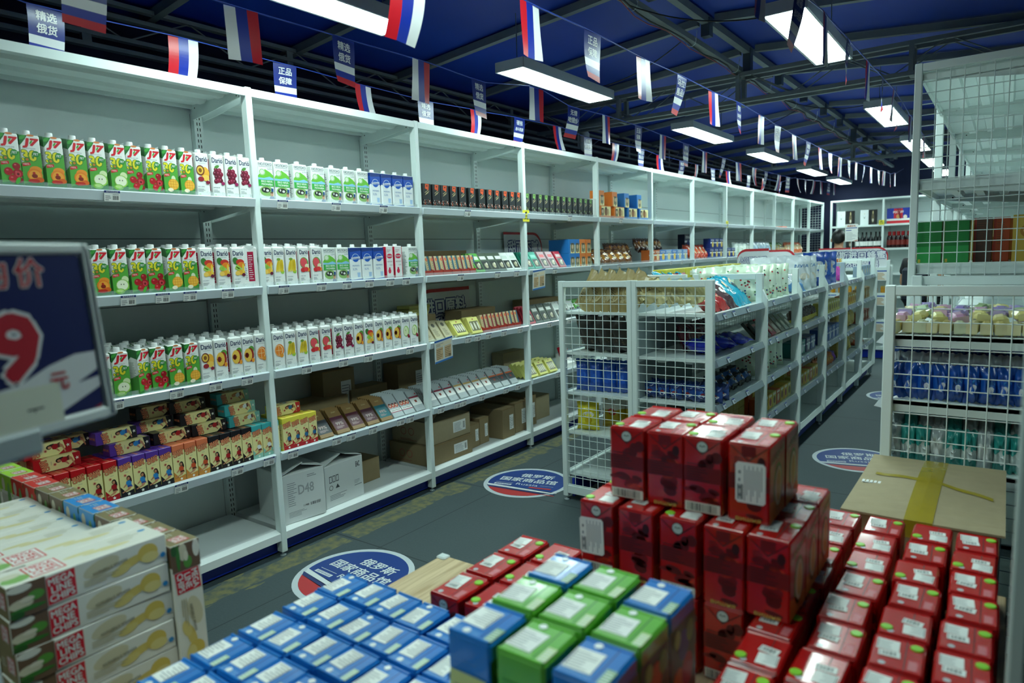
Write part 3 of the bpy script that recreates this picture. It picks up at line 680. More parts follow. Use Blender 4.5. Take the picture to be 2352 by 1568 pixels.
cartons(list(zip(['orange', 'banana', 'banana', 'melon', 'melon', 'grape', 'grape', 'peachcut', 'multi', 'peachcut', 'peachcut', 'peachcut', 'applecut', 'applecut'], (.062, .132, .204, .277, .356, .437, .51, .582, .658, .73, .803, .875, .948, 1.022))), 2, 1)
# cartons standing behind the front rows: only caps and top folds show
for bay, j, ys, rows in ((0, 1, [-1.0 + .074 * i for i in range(13)], 1), (0, 2, [-.77 + .074 * i for i in range(11)], 3), (1, 1, [.1 + .075 * i for i in range(5)], 1), (1, 2, [.05 + .073 * i for i in range(14)], 3)):
    for r in range(rows):
        for y in ys:
            k = R.choice(('cherry', 'mango', 'apple') if bay == 0 and y < -.33 else ('peachcut', 'banana', 'melon', 'grape'))
            yy = y + R.uniform(-.006, .006) + (.03 if r % 2 else 0)
            if (bay == 0 and yy > -.04) or (bay == 1 and yy > 1.07): continue
            thing('juice_carton', 'juice carton behind the front row, its white cap showing, %s shelf, %s' % (SHN[j], BAYN[bay]), 'carton', (-.042 - .072 * (r + 1), yy, LEV[j] + .001), (0, 0, R.uniform(-.04, .04)),
                  'back-row cartons on the %s shelf %s' % (SHN[j], BAYN[bay]), [('carton_body', J.get(k) or DA[k]), ('cap', CAP, (.004, 0, .188), (0, .08, 0))])

# ---------------------------------------------------------------- chip boxes on the fourth shelf
def figure(g, F, x, y, s, dress, hair, skin='c98a66', l=5, low='5b2a1e'):
    """small printed pin-up: hair, face, torso, arm, bent legs"""
    P = lambda pts, m, q: g.art(F, [(x + a * s, y + b * s) for a, b in pts], c(m), l + q)
    P([(-.1, .35), (.16, .42), (.26, .3), (.22, .02), (-.04, .0), (-.14, .18)], dress, 1)
    P([(-.14, .18), (-.34, -.02), (-.3, -.08), (-.06, .08)], skin, 2); P([(-.06, .02), (.24, .04), (.3, -.12), (-.02, -.16)], low, 2)
    P([(-.04, -.1), (.26, -.08), (.1, -.28), (-.4, -.44), (-.46, -.38), (-.04, -.22)], skin, 3)
    g.ell(F, x + .08 * s, y + .56 * s, .15 * s, .18 * s, c(hair), l + 2, 12); g.ell(F, x + .06 * s, y + .53 * s, .09 * s, .12 * s, c(skin), l + 3, 10)
    P([(.16, .66), (.26, .5), (.28, .26), (.18, .3), (.14, .5)], hair, 4)
def chips(top, dress, hair, scene, low='5b2a1e'):
    w, d, h = .053, .06, .168; g = G().rbox((-d / 2, -w / 2, 0), (d / 2, w / 2, h), .0015, c(top, .35)); cream = c('efe3a0', .35)
    W = w / 2; F = FX(d / 2)
    g.art(F, [(-W, .002), (W, .002), (W, .142), (-W, .128)], cream, 1)
    g.art(F, [(-W, .002), (W, .002), (W, .03), (-.005, .022), (-W, .05)], c(scene), 2)
    for k, (t, y) in enumerate((('BRAVO', .137), ('CHIPS', .124))):
        g.text(F, t, -.001, y, .043, .013, c('6a2418'), 3, .14, .22); g.text(F, t, -.001, y, .043, .013, c('ec9468'), 4, .05, .22)
    g.star(F, -.004, .094, .008, c('e8b080'), 3, 10, .6); g.ell(F, -.004, .094, .004, .0035, c('a83838'), 4, 8); g.lines(F, -.004, .014, .106, .109, 1, GINK, 3)
    figure(g, F, .004, .048, .058, dress, hair, low=low); g.star(F, .004, .014, .008, c('f2f0e4'), 12)
    S = FYM(-W); g.art(S, [(-d / 2, .01), (d / 2, .01), (d / 2, .14), (-d / 2, .13)], cream, 1); g.lines(S, -.022, .02, .02, .12, 14, c('a89a6a'), 2)
    T = FZ(h); g.text(T, 'BRAVO CHIPS', 0, 0, .045, .01, c('e58a62'), 1, .03, 0); S2 = FYP(W)
    g.rect(S2, -d / 2, d / 2, .01, .13, cream, 1); figure(g, S2, .004, .06, .05, dress, hair, low=low); g.text(S2, 'BRAVO', 0, .12, .04, .012, c('e58a62'), 3, .05)
    return g.mesh('chip_box')
CH = {'red': chips('c4121c', 'a81420', '1c1210', 'b01420'), 'purple': chips('5a349c', '2f86c8', '3a1c14', '1a1a22', '2a4c9c'), 'salmon': chips('e0764e', 'd2542c', '1c1a1a', 'd08a3a'), 'black': chips('17131a', 'b01c20', '14100f', '1c1214'),
      'teal': chips('3fa8ac', 'e8ece8', 'c98a3a', '8fc4b4'), 'yellow': chips('ead94c', '2c6c9c', '6a2c1c', 'c02028')}
seq = ['red'] * 6 + ['purple'] * 4 + ['salmon'] * 3 + ['black'] * 4 + ['teal'] * 3
CW = {'red': 'red', 'purple': 'purple', 'salmon': 'orange', 'black': 'black', 'teal': 'turquoise', 'yellow': 'yellow'}
ys = [-1.05 + .0565 * i for i in range(2)] + [-.942, -.886, -.828, -.77, -.712, -.658, -.602, -.544, -.49, -.432, -.375, -.319, -.265, -.211, -.158, -.1, -.044]
ys = [-1.055] + ys; ys = ys[:len(seq)]; cnt = {}
ys[:3] = [-1.054, -.998, -.942] if False else [-1.06, -1.002, -.944]
ys[3:6] = [-.886, -.828, -.77]; ys[6:] = [-.712, -.656, -.6, -.544, -.489, -.433, -.376, -.319, -.264, -.209, -.154, -.099, -.044, .0][:len(seq) - 6]
for k, y in zip(seq, ys):
    n = cnt[k] = cnt.get(k, -1) + 1
    solo('chip_box', CH[k], '%s and cream chip box standing in the front row, %s of the %s ones' % (CW[k], ORD[n], CW[k]), 'chip box', (-.04, y, LEV[3] + .001), (0, 0, R.uniform(-.03, .03)), 'chip boxes standing on the fourth shelf')
for n, y in enumerate((.073, .125, .178, .229)):
    solo('chip_box', CH['yellow'], 'yellow chip box standing beside the first white post, %s of four' % ORD[n], 'chip box', (-.04, y, LEV[3] + .001), (0, 0, 0), 'yellow chip boxes in the next bay')
lay = [('red', -.93, 0, .11), ('red', -.95, 1, .13), ('red', -1.0, 0, .17), ('purple', -.66, 0, .1), ('purple', -.7, 1, .12), ('purple', -.86, 1, .17), ('black', -.47, 0, .11), ('purple', -.52, 1, .17), ('black', -.5, 2, .19), ('black', -.3, 0, .1), ('black', -.34, 1, .12), ('black', -.36, 2, .16), ('teal', -.12, 0, .1), ('teal', -.13, 1, .12), ('teal', -.14, 2, .15), ('yellow', .12, 0, .1)]
STKN = ('bottom', 'middle', 'upper'); cnt = {}
for k, y, lv, xo in lay:
    n = cnt[k] = cnt.get(k, -1) + 1
    # lying on their side, on a hidden row of standing boxes behind the front row
    solo('chip_box', CH[k], '%s chip box lying behind the front row, %s of the lying %s ones' % (CW[k], ORD[n], CW[k]), 'chip box', (-xo - .0, y + .084, LEV[3] + .171 + .0545 * lv - (.0 if lv < 2 else .0) + .0265), (PI / 2, 0, R.uniform(-.05, .05)), 'chip boxes lying on top')
for n, y in enumerate([-1.03 + .06 * q for q in range(18)] + [.08, .14, .2]):
    k = seq[min(len(seq) - 1, int((y + 1.08) / .0565))] if y < 0 else 'yellow'
    for r in (0, 1):
        solo('chip_box', CH[k], 'chip box standing in the rows behind, mostly hidden, on the fourth shelf', 'chip box', (-.108 - .064 * r, y, LEV[3] + .001), group='chip boxes standing behind the front row')
# ================================================================ boxes, bars and bags on the wall shelving
def print_box(w, d, h, m, fn=None, r=.0015, name='box'):
    g = G().rbox((-d / 2, -w / 2, 0), (d / 2, w / 2, h), r, m)
    if fn: fn(g, FX(d / 2), w / 2, h)
    return g.mesh(name)
def blackbox(acc):
    def fn(g, F, W, h):
        g.art(F, [(-.014, h - .002), (.02, h - .002), (.014, h - .04), (-.016, h - .03)], c(acc), 1); g.ell(F, .001, h - .014, .007, .004, c('3a1c14'), 2, 10)
        for a, b in ((-.02, .098), (-.012, .092), (-.018, .084)): g.art(F, [(a, b), (a + .03, b + .016), (a + .032, b + .014), (a + .003, b - .002)], c('c9b98a', .3), 1)
        for i in range(46):
            x, y = R.uniform(-W + .003, W - .003), R.uniform(.022, .055); g.ell(F, x, y, .003, .0025, c(R.choice(('f0e6dc', '6a4a3c', acc, '2a2422', '9a8a80')), .2), 1 + i % 4, 6, R.random())
    return print_box(.072, .05, .152, c('23282b', .4), fn, name='sweet_box')
BB = {'e2592c': blackbox('e2592c'), '7cae5a': blackbox('7cae5a')}
for acc, ys, bn in (('e2592c', (1.2, 1.288, 1.366, 1.454, 1.542, 1.64, 1.745, 1.834, 1.917, 2.012, 2.099, 2.176), 'orange-labelled'), ('7cae5a', (2.29, 2.38, 2.464, 2.548, 2.632, 2.72, 2.808, 2.895, 2.985, 3.075, 3.16, 3.245), 'green-labelled')):
    for n, y in enumerate(ys): solo('sweet_box', BB[acc], 'tall black %s sweet box on the top shelf, %s in its row' % (bn, ORD[n]), 'box', (-.04, y, LEV[0] + .001), (0, 0, R.uniform(-.03, .03)), 'black %s boxes' % bn)
solo('sweet_box', print_box(.05, .1, .16, PAPER), 'narrow plain white box at the end of the green-labelled black boxes', 'box', (-.06, 3.31, LEV[0] + .001))
def portrait(col, w, h, d=.07, big=False):
    def fn(g, F, W, hh):
        P = c('efe4a8')
        def face(u, v, s):
            g.rect(F, u - .02 * s, u + .02 * s, v - .03 * s, v + .03 * s, c('4a4436'), 3); g.ell(F, u, v + .004 * s, .012 * s, .016 * s, c('d9bfa0'), 4, 12); g.art(F, [(u - .017 * s, v - .028 * s), (u + .017 * s, v - .028 * s), (u + .008 * s, v - .012 * s), (u - .008 * s, v - .012 * s)], c('8a8a70'), 4)
        g.rect(F, -W * .5 if not big else -W * .7, W, .02 if big else 0, hh * .62 if not big else hh * .95, P, 1)
        if big: face(-W * .55, hh * .5, 1.1); g.ell(F, W * .1, hh * .55, .03, .04, c('8a5a34'), 2, 14); g.ell(F, W * .1, hh * .8, .016, .014, c('5a3420'), 3, 12); g.ell(F, W * .5, hh * .5, .02, .03, c('c9a878'), 2, 12); g.rect(F, -W * .3, W, .004, .024, c(col), 3)
        else: face(W * .2, hh * .42, 1.2); g.ell(F, W * .2, hh * .1, .008, .006, c('b04030'), 3, 8)
    return print_box(w, d, h, c(col), fn, name='sweet_box')
OR_, BL_ = 'e07a2c', '2478c4'
pb = {('o', 1): portrait(OR_, .2, .108, .09, True), ('b', 1): portrait(BL_, .2, .108, .09, True), ('o', 0): portrait(OR_, .1, .13, .09), ('b', 0): portrait(BL_, .1, .13, .09)}
for n, (k, y) in enumerate((('o', 3.51), ('o', 3.78), ('b', 4.05), ('b', 4.3))):
    w = 'orange' if k == 'o' else 'blue'; q = ('first', 'second')[n % 2]
    solo('sweet_box', pb[k, 1], 'wide %s portrait box in the lower row on the top shelf, %s %s one' % (w, q, w), 'box', (-.06, y, LEV[0] + .001), group='portrait boxes on the top shelf')
    solo('sweet_box', pb[k, 0], 'upright %s portrait box stacked on a wide one, top shelf, %s %s one' % (w, q, w), 'box', (-.06, (3.44, 3.69, 3.93, 4.2)[n], LEV[0] + .11), group='portrait boxes on the top shelf')
# stack of portrait bars on the second shelf
ps = {}
for k, col in (('b', BL_), ('o', OR_)):
    ps[k] = portrait(col, .09, .115, .2)
n = 0
for i in range(4):
    for lv in (0, 1):
        k = 'b' if (i < 2 if lv else i < 2) else 'o'
        solo('sweet_box', ps[k], '%s portrait box in the two-high stack on the second shelf, %s row, %s along' % ('blue' if k == 'b' else 'orange', ('lower', 'upper')[lv], ORD[i]), 'box', (-.14 if i else -.13, 2.94 + .098 * i, LEV[1] + .001 + .1155 * lv), group='portrait boxes stacked on the second shelf')
# flat bars: leaning fans and trays
def bar(w, h, t, m, fn): 
    g = G().rbox((0, -w / 2, 0), (t, w / 2, h), .0015, m); fn(g, FX(t), w / 2, h); return g.mesh('chocolate_bar')
def silver(band, box):
    def fn(g, F, W, h):
        g.rect(F, -W, W, h * .62, h * .7, c(band), 1); g.rect(F, -W, W, h * .28, h * .62, c(box), 1); g.art(F, [(-.008, h * .4), (.008, h * .4), (.01, h * .52), (-.01, h * .52)], c('8a3420'), 2); g.ell(F, W * .7, h * .8, .006, .006, c('b03030'), 2, 8); g.text(F, '100', -.006, h * .17, .02, .008, GINK, 2)
    return bar(.082, .155, .012, c('aab2b4', .25), fn)
def darkbar(col, top='8a6a3a'):
    def fn(g, F, W, h):
        g.rect(F, -W, W, h * .14, h * .66, c(col, .25), 1); g.text(F, '99%', 0, h * .38, .05, .02, c('c9b6b0', .2), 2, .02); g.text(F, 'CACAO', 0, h * .84, .03, .008, c('e3d2a0'), 2); g.lines(F, -.03, .03, h * .2, h * .3, 3, c('b8a0a0'), 2)
    return bar(.088, .165, .011, c(top, .35), fn)
def faces():
    def fn(g, F, W, h):
        g.rect(F, -W, W, h * .2, h * .34, PAPER, 1); g.rect(F, -W, W, h * .2, h * .23, c('9a2f4a'), 2); g.text(F, 'ВДОХНОВЕНИЕ', 0, h * .285, .07, .01, BLACK, 2, .02)
        for u in (-.025, 0, .025): g.ell(F, u, h * .5, .014, .017, c('d8553c'), 2, 12); g.ell(F, u, h * .51, .008, .011, c('e8c8b0'), 3, 10); g.ell(F, u, h * .56, .009, .005, c('3c2a24'), 4, 10)
    return bar(.086, .165, .012, c('b6bfc2', .3), fn)
SIL = {'maroon': silver('8a1c34', 'e3e4e0'), 'tan': silver('c9a45c', 'e8e6e0'), 'orange': silver('d8662c', '3a4042'), 'grey': silver('7d878a', 'd9dcda')}
DKB = [darkbar('3a4044'), darkbar('5a2634'), darkbar('53222c'), darkbar('4a2028'), darkbar('1c6a74')]
FAC = faces()
def fan(me, y, z, n, words, cat='chocolate bar', x=-.012, ang=48, step=.016, group=None, name='chocolate_bar', t=.012):
    a = math.radians(ang)
    for i in range(n):
        lb = 'front ' + words if i == 0 else 'one behind the front ' + words
        solo(name, me, lb, cat, (x - .01 - step * 1.3 * i, y + i * .0012, z + .001), (0, a - PI / 2, 0), group=('bars behind the ' + words) if i else group)
DW = ('grey-labelled dark bar', 'maroon gleaming bar', 'plum bar beside the gleaming one', 'brown-labelled bar', 'teal-labelled bar')
for i, y in enumerate((.325, .44, .55, .66, .765)): fan(DKB[i], y, LEV[3], 3 if i < 4 else 6, DW[i] + ' on the fourth shelf', group='dark bars with gold tops')
for i, y in enumerate((.862, .955)): fan(FAC, y, LEV[3], 6, 'silver bar with three round portraits, ' + ('nearer the teal bar', 'further along')[i])
fan(SIL['maroon'], 1.05, LEV[3], 6, 'silver bar with maroon band by the second post')
for i, (k, y) in enumerate((('maroon', 1.185), ('maroon', 1.28), ('maroon', 1.375), ('tan', 1.475), ('tan', 1.575), ('tan', 1.67), ('tan', 1.765), ('orange', 1.862), ('orange', 1.955), ('orange', 2.06))):
    m = sum(1 for q in range(i) if (('maroon',) * 3 + ('tan',) * 4 + ('orange',) * 3)[q] == k)
    fan(SIL[k], y, LEV[3], 6, 'silver %s-banded bar past the second post, %s of them' % (k, ORD[m]))
def yellowbox(col='e4e07a', win=4):
    def fn(g, F, W, h):
        g.rect(F, -W * .82, W * .82, h * .15, h * .75, c('6f6a4a'), 1)
        for q in range(win): g.ell(F, -W * .6 + W * 1.2 * q / (win - 1), h * .45, W * .16, h * .24, c('e8e4cc', .15), 2, 12)
        g.ell(F, 0, h * .87, .008, .005, c('b04838'), 2, 8)
    return bar(.11, .12, .03, c(col), fn)
YB_ = yellowbox()
for i, y in enumerate((2.29, 2.43, 2.57)): fan(YB_, y, LEV[3], 4, 'pale yellow window box past the third post, %s along' % ORD[i], 'sweet box', step=.03, name='sweet_box', ang=55)
solo('display_tray', G().hull([(-.05, -.07, 0), (.05, -.07, 0), (-.05, .07, 0), (.05, .07, 0), (-.05, -.07, .12), (-.05, .07, .12), (.05, -.07, .04), (.05, .07, .04)], PAPER), 'white display tray of red lollies at the end of the yellow window boxes', 'tray', (-.07, 2.86, LEV[3] + .001))
for q in range(5): solo('lolly_pack', G().rbox((-.012, -.01, 0), (.012, .01, .09), .004, c('c81c34', .25)), 'red wrapped lolly standing in the white display tray', 'sweet', (-.075 + .02 * (q % 2), 2.81 + .025 * q, LEV[3] + .09), (0, -.4, 0), 'red lollies in the tray')
# second shelf, black-box bay: red trays of patterned bars, then green and white boxes
def pat(c1, c2, w=.04, h=.11, t=.03):
    def fn(g, F, W, hh):
        g.rect(F, W * .2, W, 0, hh, c(c2), 1); g.ell(F, -W * .2, hh * .8, W * .6, hh * .1, c('e0784c'), 2, 10)
        for q in range(5): g.ring(F, -W * .2, hh * (.15 + .12 * q), W * .3, W * .42, c('8a7a58'), 2, 10)
    return bar(w, h, t, c(c1), fn)
PT = [pat('d9c79a', '2c6478'), pat('cdbb90', '74202c'), pat('d4c398', '8a2430')]
def tray(col): 
    g = G(); m = c(col); g.box((-.07, -.042, 0), (.03, .042, .004), m)
    for s in (-1, 1): g.hull([(-.07, s * .042, 0), (.03, s * .042, 0), (.03, s * .042, .035), (-.07, s * .042, .07), (-.07, s * .039, 0), (.03, s * .039, 0), (.03, s * .039, .035), (-.07, s * .039, .07)], m)
    g.box((.027, -.042, 0), (.03, .042, .035), m); g.box((-.07, -.042, 0), (-.067, .042, .07), m); return g.mesh('display_tray')
TRY = tray('b3382c'); TRB = tray('b8b08e')
def trayrow(ys, j, words, TR, bars, dz=0):
    for i, y in enumerate(ys):
        solo('display_tray', TR, '%s display tray %s, %s along' % (words, 'on the %s shelf' % SHN[j], ORD[i]), 'tray', (-.05, y, LEV[j] + .001), group='%s trays on the %s shelf' % (words, SHN[j]))
        for q, me in enumerate(bars(i)):
            solo('chocolate_bar', me, 'patterned bar in the %s %s tray, %s of two' % (ORD[i], words, ('first', 'second')[q]) + ', %s shelf' % SHN[j], 'chocolate bar', (-.06, y - .02 + .04 * q, LEV[j] + .012), (0, -.25, 0), group='patterned bars in trays')
trayrow((1.185, 1.275, 1.365, 1.455, 1.545, 1.635), 1, 'red', TRY, lambda i: [PT[i % 3], PT[0]])
trayrow((1.76, 1.85, 1.94, 2.03, 2.12), 2, 'maroon', TRY, lambda i: [PT[1 + i % 2], PT[2 - i % 2] if i < 3 else PT[0]])
def winbox(base, acc):
    def fn(g, F, W, h):
        g.rect(F, -W * .8, W * .8, h * .1, h * .55, c('232b28'), 1); g.rect(F, -W * .7, W * .7, h * .64, h * .82, c(acc), 1); g.ell(F, 0, h * .3, W * .4, h * .14, c('b0a88a'), 2, 10); g.ell(F, W * .3, h * .4, W * .2, h * .08, c('dcd6c4'), 3, 8)
    return bar(.092, .15, .018, c(base), fn)
WB = {'green': winbox('56a83c', 'dfe8d8'), 'dark': winbox('4b584a', 'e8ece4'), 'white': winbox('e3e8e4', 'c9d4cc'), 'teal': winbox('2fa890', '7fd0c0'), 'pink': winbox('c8a4ac', 'd8404c'), 'redp': winbox('d03a50', 'f0dcdc')}
for i, (k, y) in enumerate((('green', 1.7), ('dark', 1.785), ('dark', 1.876), ('dark', 1.962), ('white', 2.04), ('white', 2.135), ('teal', 2.31), ('teal', 2.41), ('pink', 2.53), ('pink', 2.65), ('redp', 2.77))):
    kk = {'green': 'green', 'dark': 'dark green', 'white': 'white', 'teal': 'turquoise', 'pink': 'pale pink', 'redp': 'red and pink'}[k]
    m = sum(1 for q in 'green dark dark dark white white teal teal pink pink redp'.split()[:i] if q == k)
    fan(WB[k], y, LEV[1], 3, '%s window box on the second shelf, %s of them' % (kk, ORD[m]), 'sweet box', step=.022, ang=58, name='sweet_box')
# third shelf, black-box and fourth bays
def kraft():
    def fn(g, F, W, h): g.ell(F, 0, h * .8, W * .4, W * .4, c('4c4838'), 1, 14); g.lines(F, -W * .6, W * .6, h * .2, h * .6, 7, c('6c6650'), 1)
    return bar(.075, .14, .014, c('b9b08c'), fn)
KR = kraft()
for i, y in enumerate((1.03, 1.17, 1.26, 1.35)):
    if i: fan(KR, y, LEV[2], 5, 'beige printed pack on the third shelf, %s along' % ORD[i - 1], 'sweet pack', ang=52, name='sweet_pack')
fan(YB_, 1.47, LEV[2], 2, 'yellow box with four round windows on the third shelf', 'sweet box', step=.03, ang=52, name='sweet_box')
fan(yellowbox('ded87a', 3), 1.62, LEV[2], 2, 'yellow box behind the round-window one on the third shelf', 'sweet box', step=.03, ang=62, name='sweet_box')
for i, z in enumerate((0, 1, 2)): solo('sweet_box', print_box(.2, .12, .022, c('d9d67a')), 'flat yellow box in the small stack at the back, %s' % ('lowest', 'middle', 'topmost')[i], 'box', (-.36, 1.36 + .01 * i, LEV[2] + .15 + .023 * z), group='flat yellow boxes at the back')
solo('sweet_box', print_box(.3, .16, .149, CARD2), 'brown carton under the flat yellow boxes, third shelf', 'box', (-.36, 1.36, LEV[2] + .001))
for i, (k, y) in enumerate((('redp', 2.3), ('dark', 2.4), ('dark', 2.5), ('dark', 2.6), ('white', 2.72), ('white', 2.83), ('white', 2.94), ('green', 3.05), ('green', 3.15), ('green', 3.26))):
    m = sum(1 for q in 'redp dark dark dark white white white green green green'.split()[:i] if q == k)
    fan(WB[k], y, LEV[2], 3, '%s pack past the third post, third shelf, %s of them' % ({'redp': 'red', 'dark': 'dark foil', 'white': 'silvery white', 'green': 'green'}[k], ORD[m]), 'sweet pack', step=.025, ang=60, name='sweet_pack')
# shipping cartons
def shipper(w, d, h, m=CARD, lab=True, flap=False, red=False):
    """w along y, d along x, origin at base centre"""
    g = G().rbox((-d / 2, -w / 2, 0), (d / 2, w / 2, h), .002, m); F = FX(d / 2); W = w / 2
    if lab: g.rect(F, W * .1, W * .75, h * .25, h * .75, PAPER, 1); g.lines(F, W * .15, W * .6, h * .3, h * .7, 7, GINK, 2, .3); g.barcode(F, W * .62, W * .72, h * .35, h * .65, BLACK, 2, 4)
    g.rect(FZ(h), -d / 2, d / 2, -.002, .002, c('6e5634', .8), 1); g.rect(F, -W, W, h * .98, h, c('8a6c40', .8), 1)
    if red: 
        S = FYM(-W); g.ring(S, 0, h * .5, .022, .026, c('a04030'), 1); g.ring(S, -.07, h * .5, .022, .026, c('a04030'), 1); g.lines(S, -.1, .06, h * .1, h * .2, 2, c('8a4a38'), 1)
    return g.mesh('shipping_carton')
def white_carton(w, d, h, side):
    g = G().rbox((-d / 2, -w / 2, 0), (d / 2, w / 2, h), .002, M('dfe3e1', .6, noise=.03, scale=8, key='white_cardboard')); F = FX(d / 2); W = w / 2; I = c('4a4f52')
    if side == 0:
        g.text(F, 'D48', .01, h * .64, .09, .05, c('a9adae'), 1, .02); g.lines(F, -W * .8, -.04, h * .35, h * .85, 12, GINK, 1, .3); g.lines(F, -W * .8, .02, h * .12, h * .24, 5, GINK, 1, .35); g.lines(F, .02, .08, h * .86, h * .93, 2, GINK, 1); g.barcode(F, .03, .09, h * .26, h * .32, BLACK, 1, 18); g.text(F, '11988', .005, h * .29, .03, .01, BLACK, 1, .02)
        T = FZ(h); 
    else:
        for q in range(3): g.rect(F, -W * .8 + .024 * q, -W * .8 + .02 + .024 * q, h * .58, h * .74, I, 1); g.rect(F, -W * .8 + .024 * q + .003, -W * .8 + .017 + .024 * q, h * .6, h * .72, c('d9dddb'), 2)
        g.ring(F, -W * .72, h * .46, .011, .014, I, 1); g.art(F, [(-W * .5, h * .42), (-W * .28, h * .42), (-W * .39, h * .52)], I, 1); g.text(F, 'EAC', W * .72, h * .82, .03, .03, I, 1, .03); g.lines(F, -W * .8, W * .1, h * .16, h * .3, 4, GINK, 1, .4); g.rect(F, W * .5, W * .9, h * .3, h * .32, GINK, 1); g.lines(F, W * .5, W * .9, h * .36, h * .46, 3, GINK, 1, .3)
    return g
z5 = LEV[4]
for i, (y, w, h, x, sd) in enumerate(((.18, .24, .26, -.17, 0), (.44, .28, .235, -.19, 1))):
    g = white_carton(w, .28, h, sd); hw = w / 2
    t = thing('shipping_carton', ('white shipping carton marked with large grey lettering, flaps ajar, on the base shelf', 'white shipping carton with handling symbols beside the lettered one, on the base shelf')[i], 'carton', (x, y, z5 + .001), (0, 0, (-.12, .05)[i]), parts=[('carton_body', g)])
    for s in (-1, 1):
        fl = G().box((-.135, 0, 0), (.135, .13, .004), M('d3d8d6', .6)) if s < 0 else G().box((-.135, -.13, 0), (.135, 0, .004), M('d3d8d6', .6))
        addpart(t, 'flap', fl, (0, s * hw, h + .001), ((.35 if s < 0 else -.28), 0, 0))
BX = [('small brown carton on the base shelf beside the white ones', .74, .2, .17, .14, -.28, 0, 0), ('long brown carton lying low by the second post, lower one of two', 1.36, .42, .38, .13, -.24, 1, 0), ('long brown carton lying low by the second post, upper one of two', 1.38, .4, .36, .15, -.25, 1, .132),
      ('brown labelled carton behind the long pair, first of two', 1.66, .11, .2, .17, -.2, 1, 0), ('brown labelled carton behind the long pair, second of two', 1.78, .11, .22, .19, -.22, 1, 0), ('big brown carton before the third post, first of three', 2.0, .16, .3, .22, -.2, 1, 0), ('big brown carton at the third post, second of three', 2.19, .16, .3, .23, -.22, 1, 0), ('big brown carton past the third post, third of three', 2.37, .15, .3, .24, -.25, 1, 0),
      ('lone brown carton furthest along the base shelf', 2.62, .22, .24, .19, -.28, 0, 0)]
for lb, y, w, d, h, x, lab, dz in BX: solo('shipping_carton', shipper(w, d, h, CARD if 'upper' in lb or 'lone' in lb else CARD2, lab, red='long' in lb), lb, 'carton', (x, y, z5 + .001 + dz), (0, 0, R.uniform(-.04, .04)), 'brown cartons on the base shelf')
g = G().box((-.18, 0, 0), (.18, .16, .004), CARD); solo('carton_flap', g, 'raised brown cardboard flap leaning over the upper long carton', 'flap', (-.25, 1.19, z5 + .288), (math.radians(38), 0, 0))
for lb, y, w, d, h, x, j in (('dark brown carton at the back of the fourth shelf, behind the brown bars', .52, .36, .16, .15, -.36, 3), ('dark brown carton at the back of the fourth shelf, taller, labelled', .68, .24, .12, .3, -.39, 3), ('dark brown carton at the back of the fourth shelf, behind the portraits bars', .9, .3, .14, .16, -.38, 3),
                             ('low brown carton behind the red trays on the second shelf', 1.55, .5, .16, .16, -.3, 1), ('brown carton behind the maroon trays on the third shelf', 1.95, .4, .16, .15, -.33, 2), ('brown carton behind the silver bars, labelled', 1.3, .3, .14, .26, -.38, 3), ('tan carton behind the yellow window boxes, fourth shelf', 2.5, .3, .12, .17, -.4, 3),
                             ('brown carton behind the green packs, third shelf', 2.9, .5, .14, .16, -.38, 2), ('brown carton stacked at the back above the chip boxes', -.1, .1, .12, .3, -.38, 3)):
    solo('shipping_carton', shipper(w, d, h, CARD2 if 'tan' not in lb else CARD, 'label' in lb), lb, 'carton', (x, y, LEV[j] + .001), group='brown cartons at the shelf backs')

# ---------------------------------------------------------------- pillow bags
def bag(w, h, d, m1, m2, band=(.3, .7), seed=0, art=None, crimp=.04, wr=.006):
    """stand-up pillow bag, face +x, crimped top and bottom, crumpled skin"""
    r = random.Random(seed); g = G(); nu, nv = 12, 16; ph = [r.uniform(0, 6) for _ in range(6)]
    def pt(i, j, s):
        u = -1 + 2 * i / nu; v = j / nv; vv = 2 * v - 1
        e = min(1, max(0, (1 - abs(vv) - .07) / .42)); th = d / 2 * max(0, 1 - u * u) ** .65 * math.sin(e * PI / 2) ** .9 + .0008
        x = s * th + wr * (math.sin(5 * u + ph[0] + 4 * v) * math.sin(9 * v + ph[1]) + .7 * math.sin(13 * u + 11 * v * s + ph[2]) + 1.1 * math.sin(17 * u + ph[5] + 3 * s) * abs(vv) ** 2 * (e > 0)) * (1 - abs(u) ** 4) * (.35 + .65 * e)
        return (x + .004 * math.sin(6 * u + ph[3]) * abs(vv) ** 3, u * w / 2 * (1 - .06 * (1 - vv * vv)), v * h + .003 * math.sin(7 * u + ph[4]))
    for s in (1, -1):
        vs = [pt(i, j, s) for j in range(nv + 1) for i in range(nu + 1)]
        for mm in (m1, m2):
            fs = []
            for j in range(nv):
                for i in range(nu):
                    inb = band[0] <= (j + .5) / nv < band[1]
                    if inb == (mm is m2):
                        q = (j * (nu + 1) + i, j * (nu + 1) + i + 1, (j + 1) * (nu + 1) + i + 1, (j + 1) * (nu + 1) + i); fs.append(q if s > 0 else q[::-1])
            if fs: g.add(vs, fs, mm, True)
    if art:
        n0 = len(g.v); art(g, FX(.004), w / 2, h)
        for q in range(n0, len(g.v)):                    # lay the printing on the bulging face
            x, y, z = g.v[q]; u = max(-.96, min(.96, y / (w / 2))); vv = max(-.96, min(.96, 2 * z / h - 1))
            fi, fj = (u + 1) / 2 * nu, (vv + 1) / 2 * nv; i0, j0 = int(fi), int(fj); a, b = fi - i0, fj - j0
            X = sum(pt(i0 + p, j0 + t, 1)[0] * (a if p else 1 - a) * (b if t else 1 - b) for p in (0, 1) for t in (0, 1))
            g.v[q] = (X + (x - .004) + .0022, y, z)
    return g.mesh('bag')
FOIL = lambda h, r=.22: M(h, r, spec=.7, coat=.3)
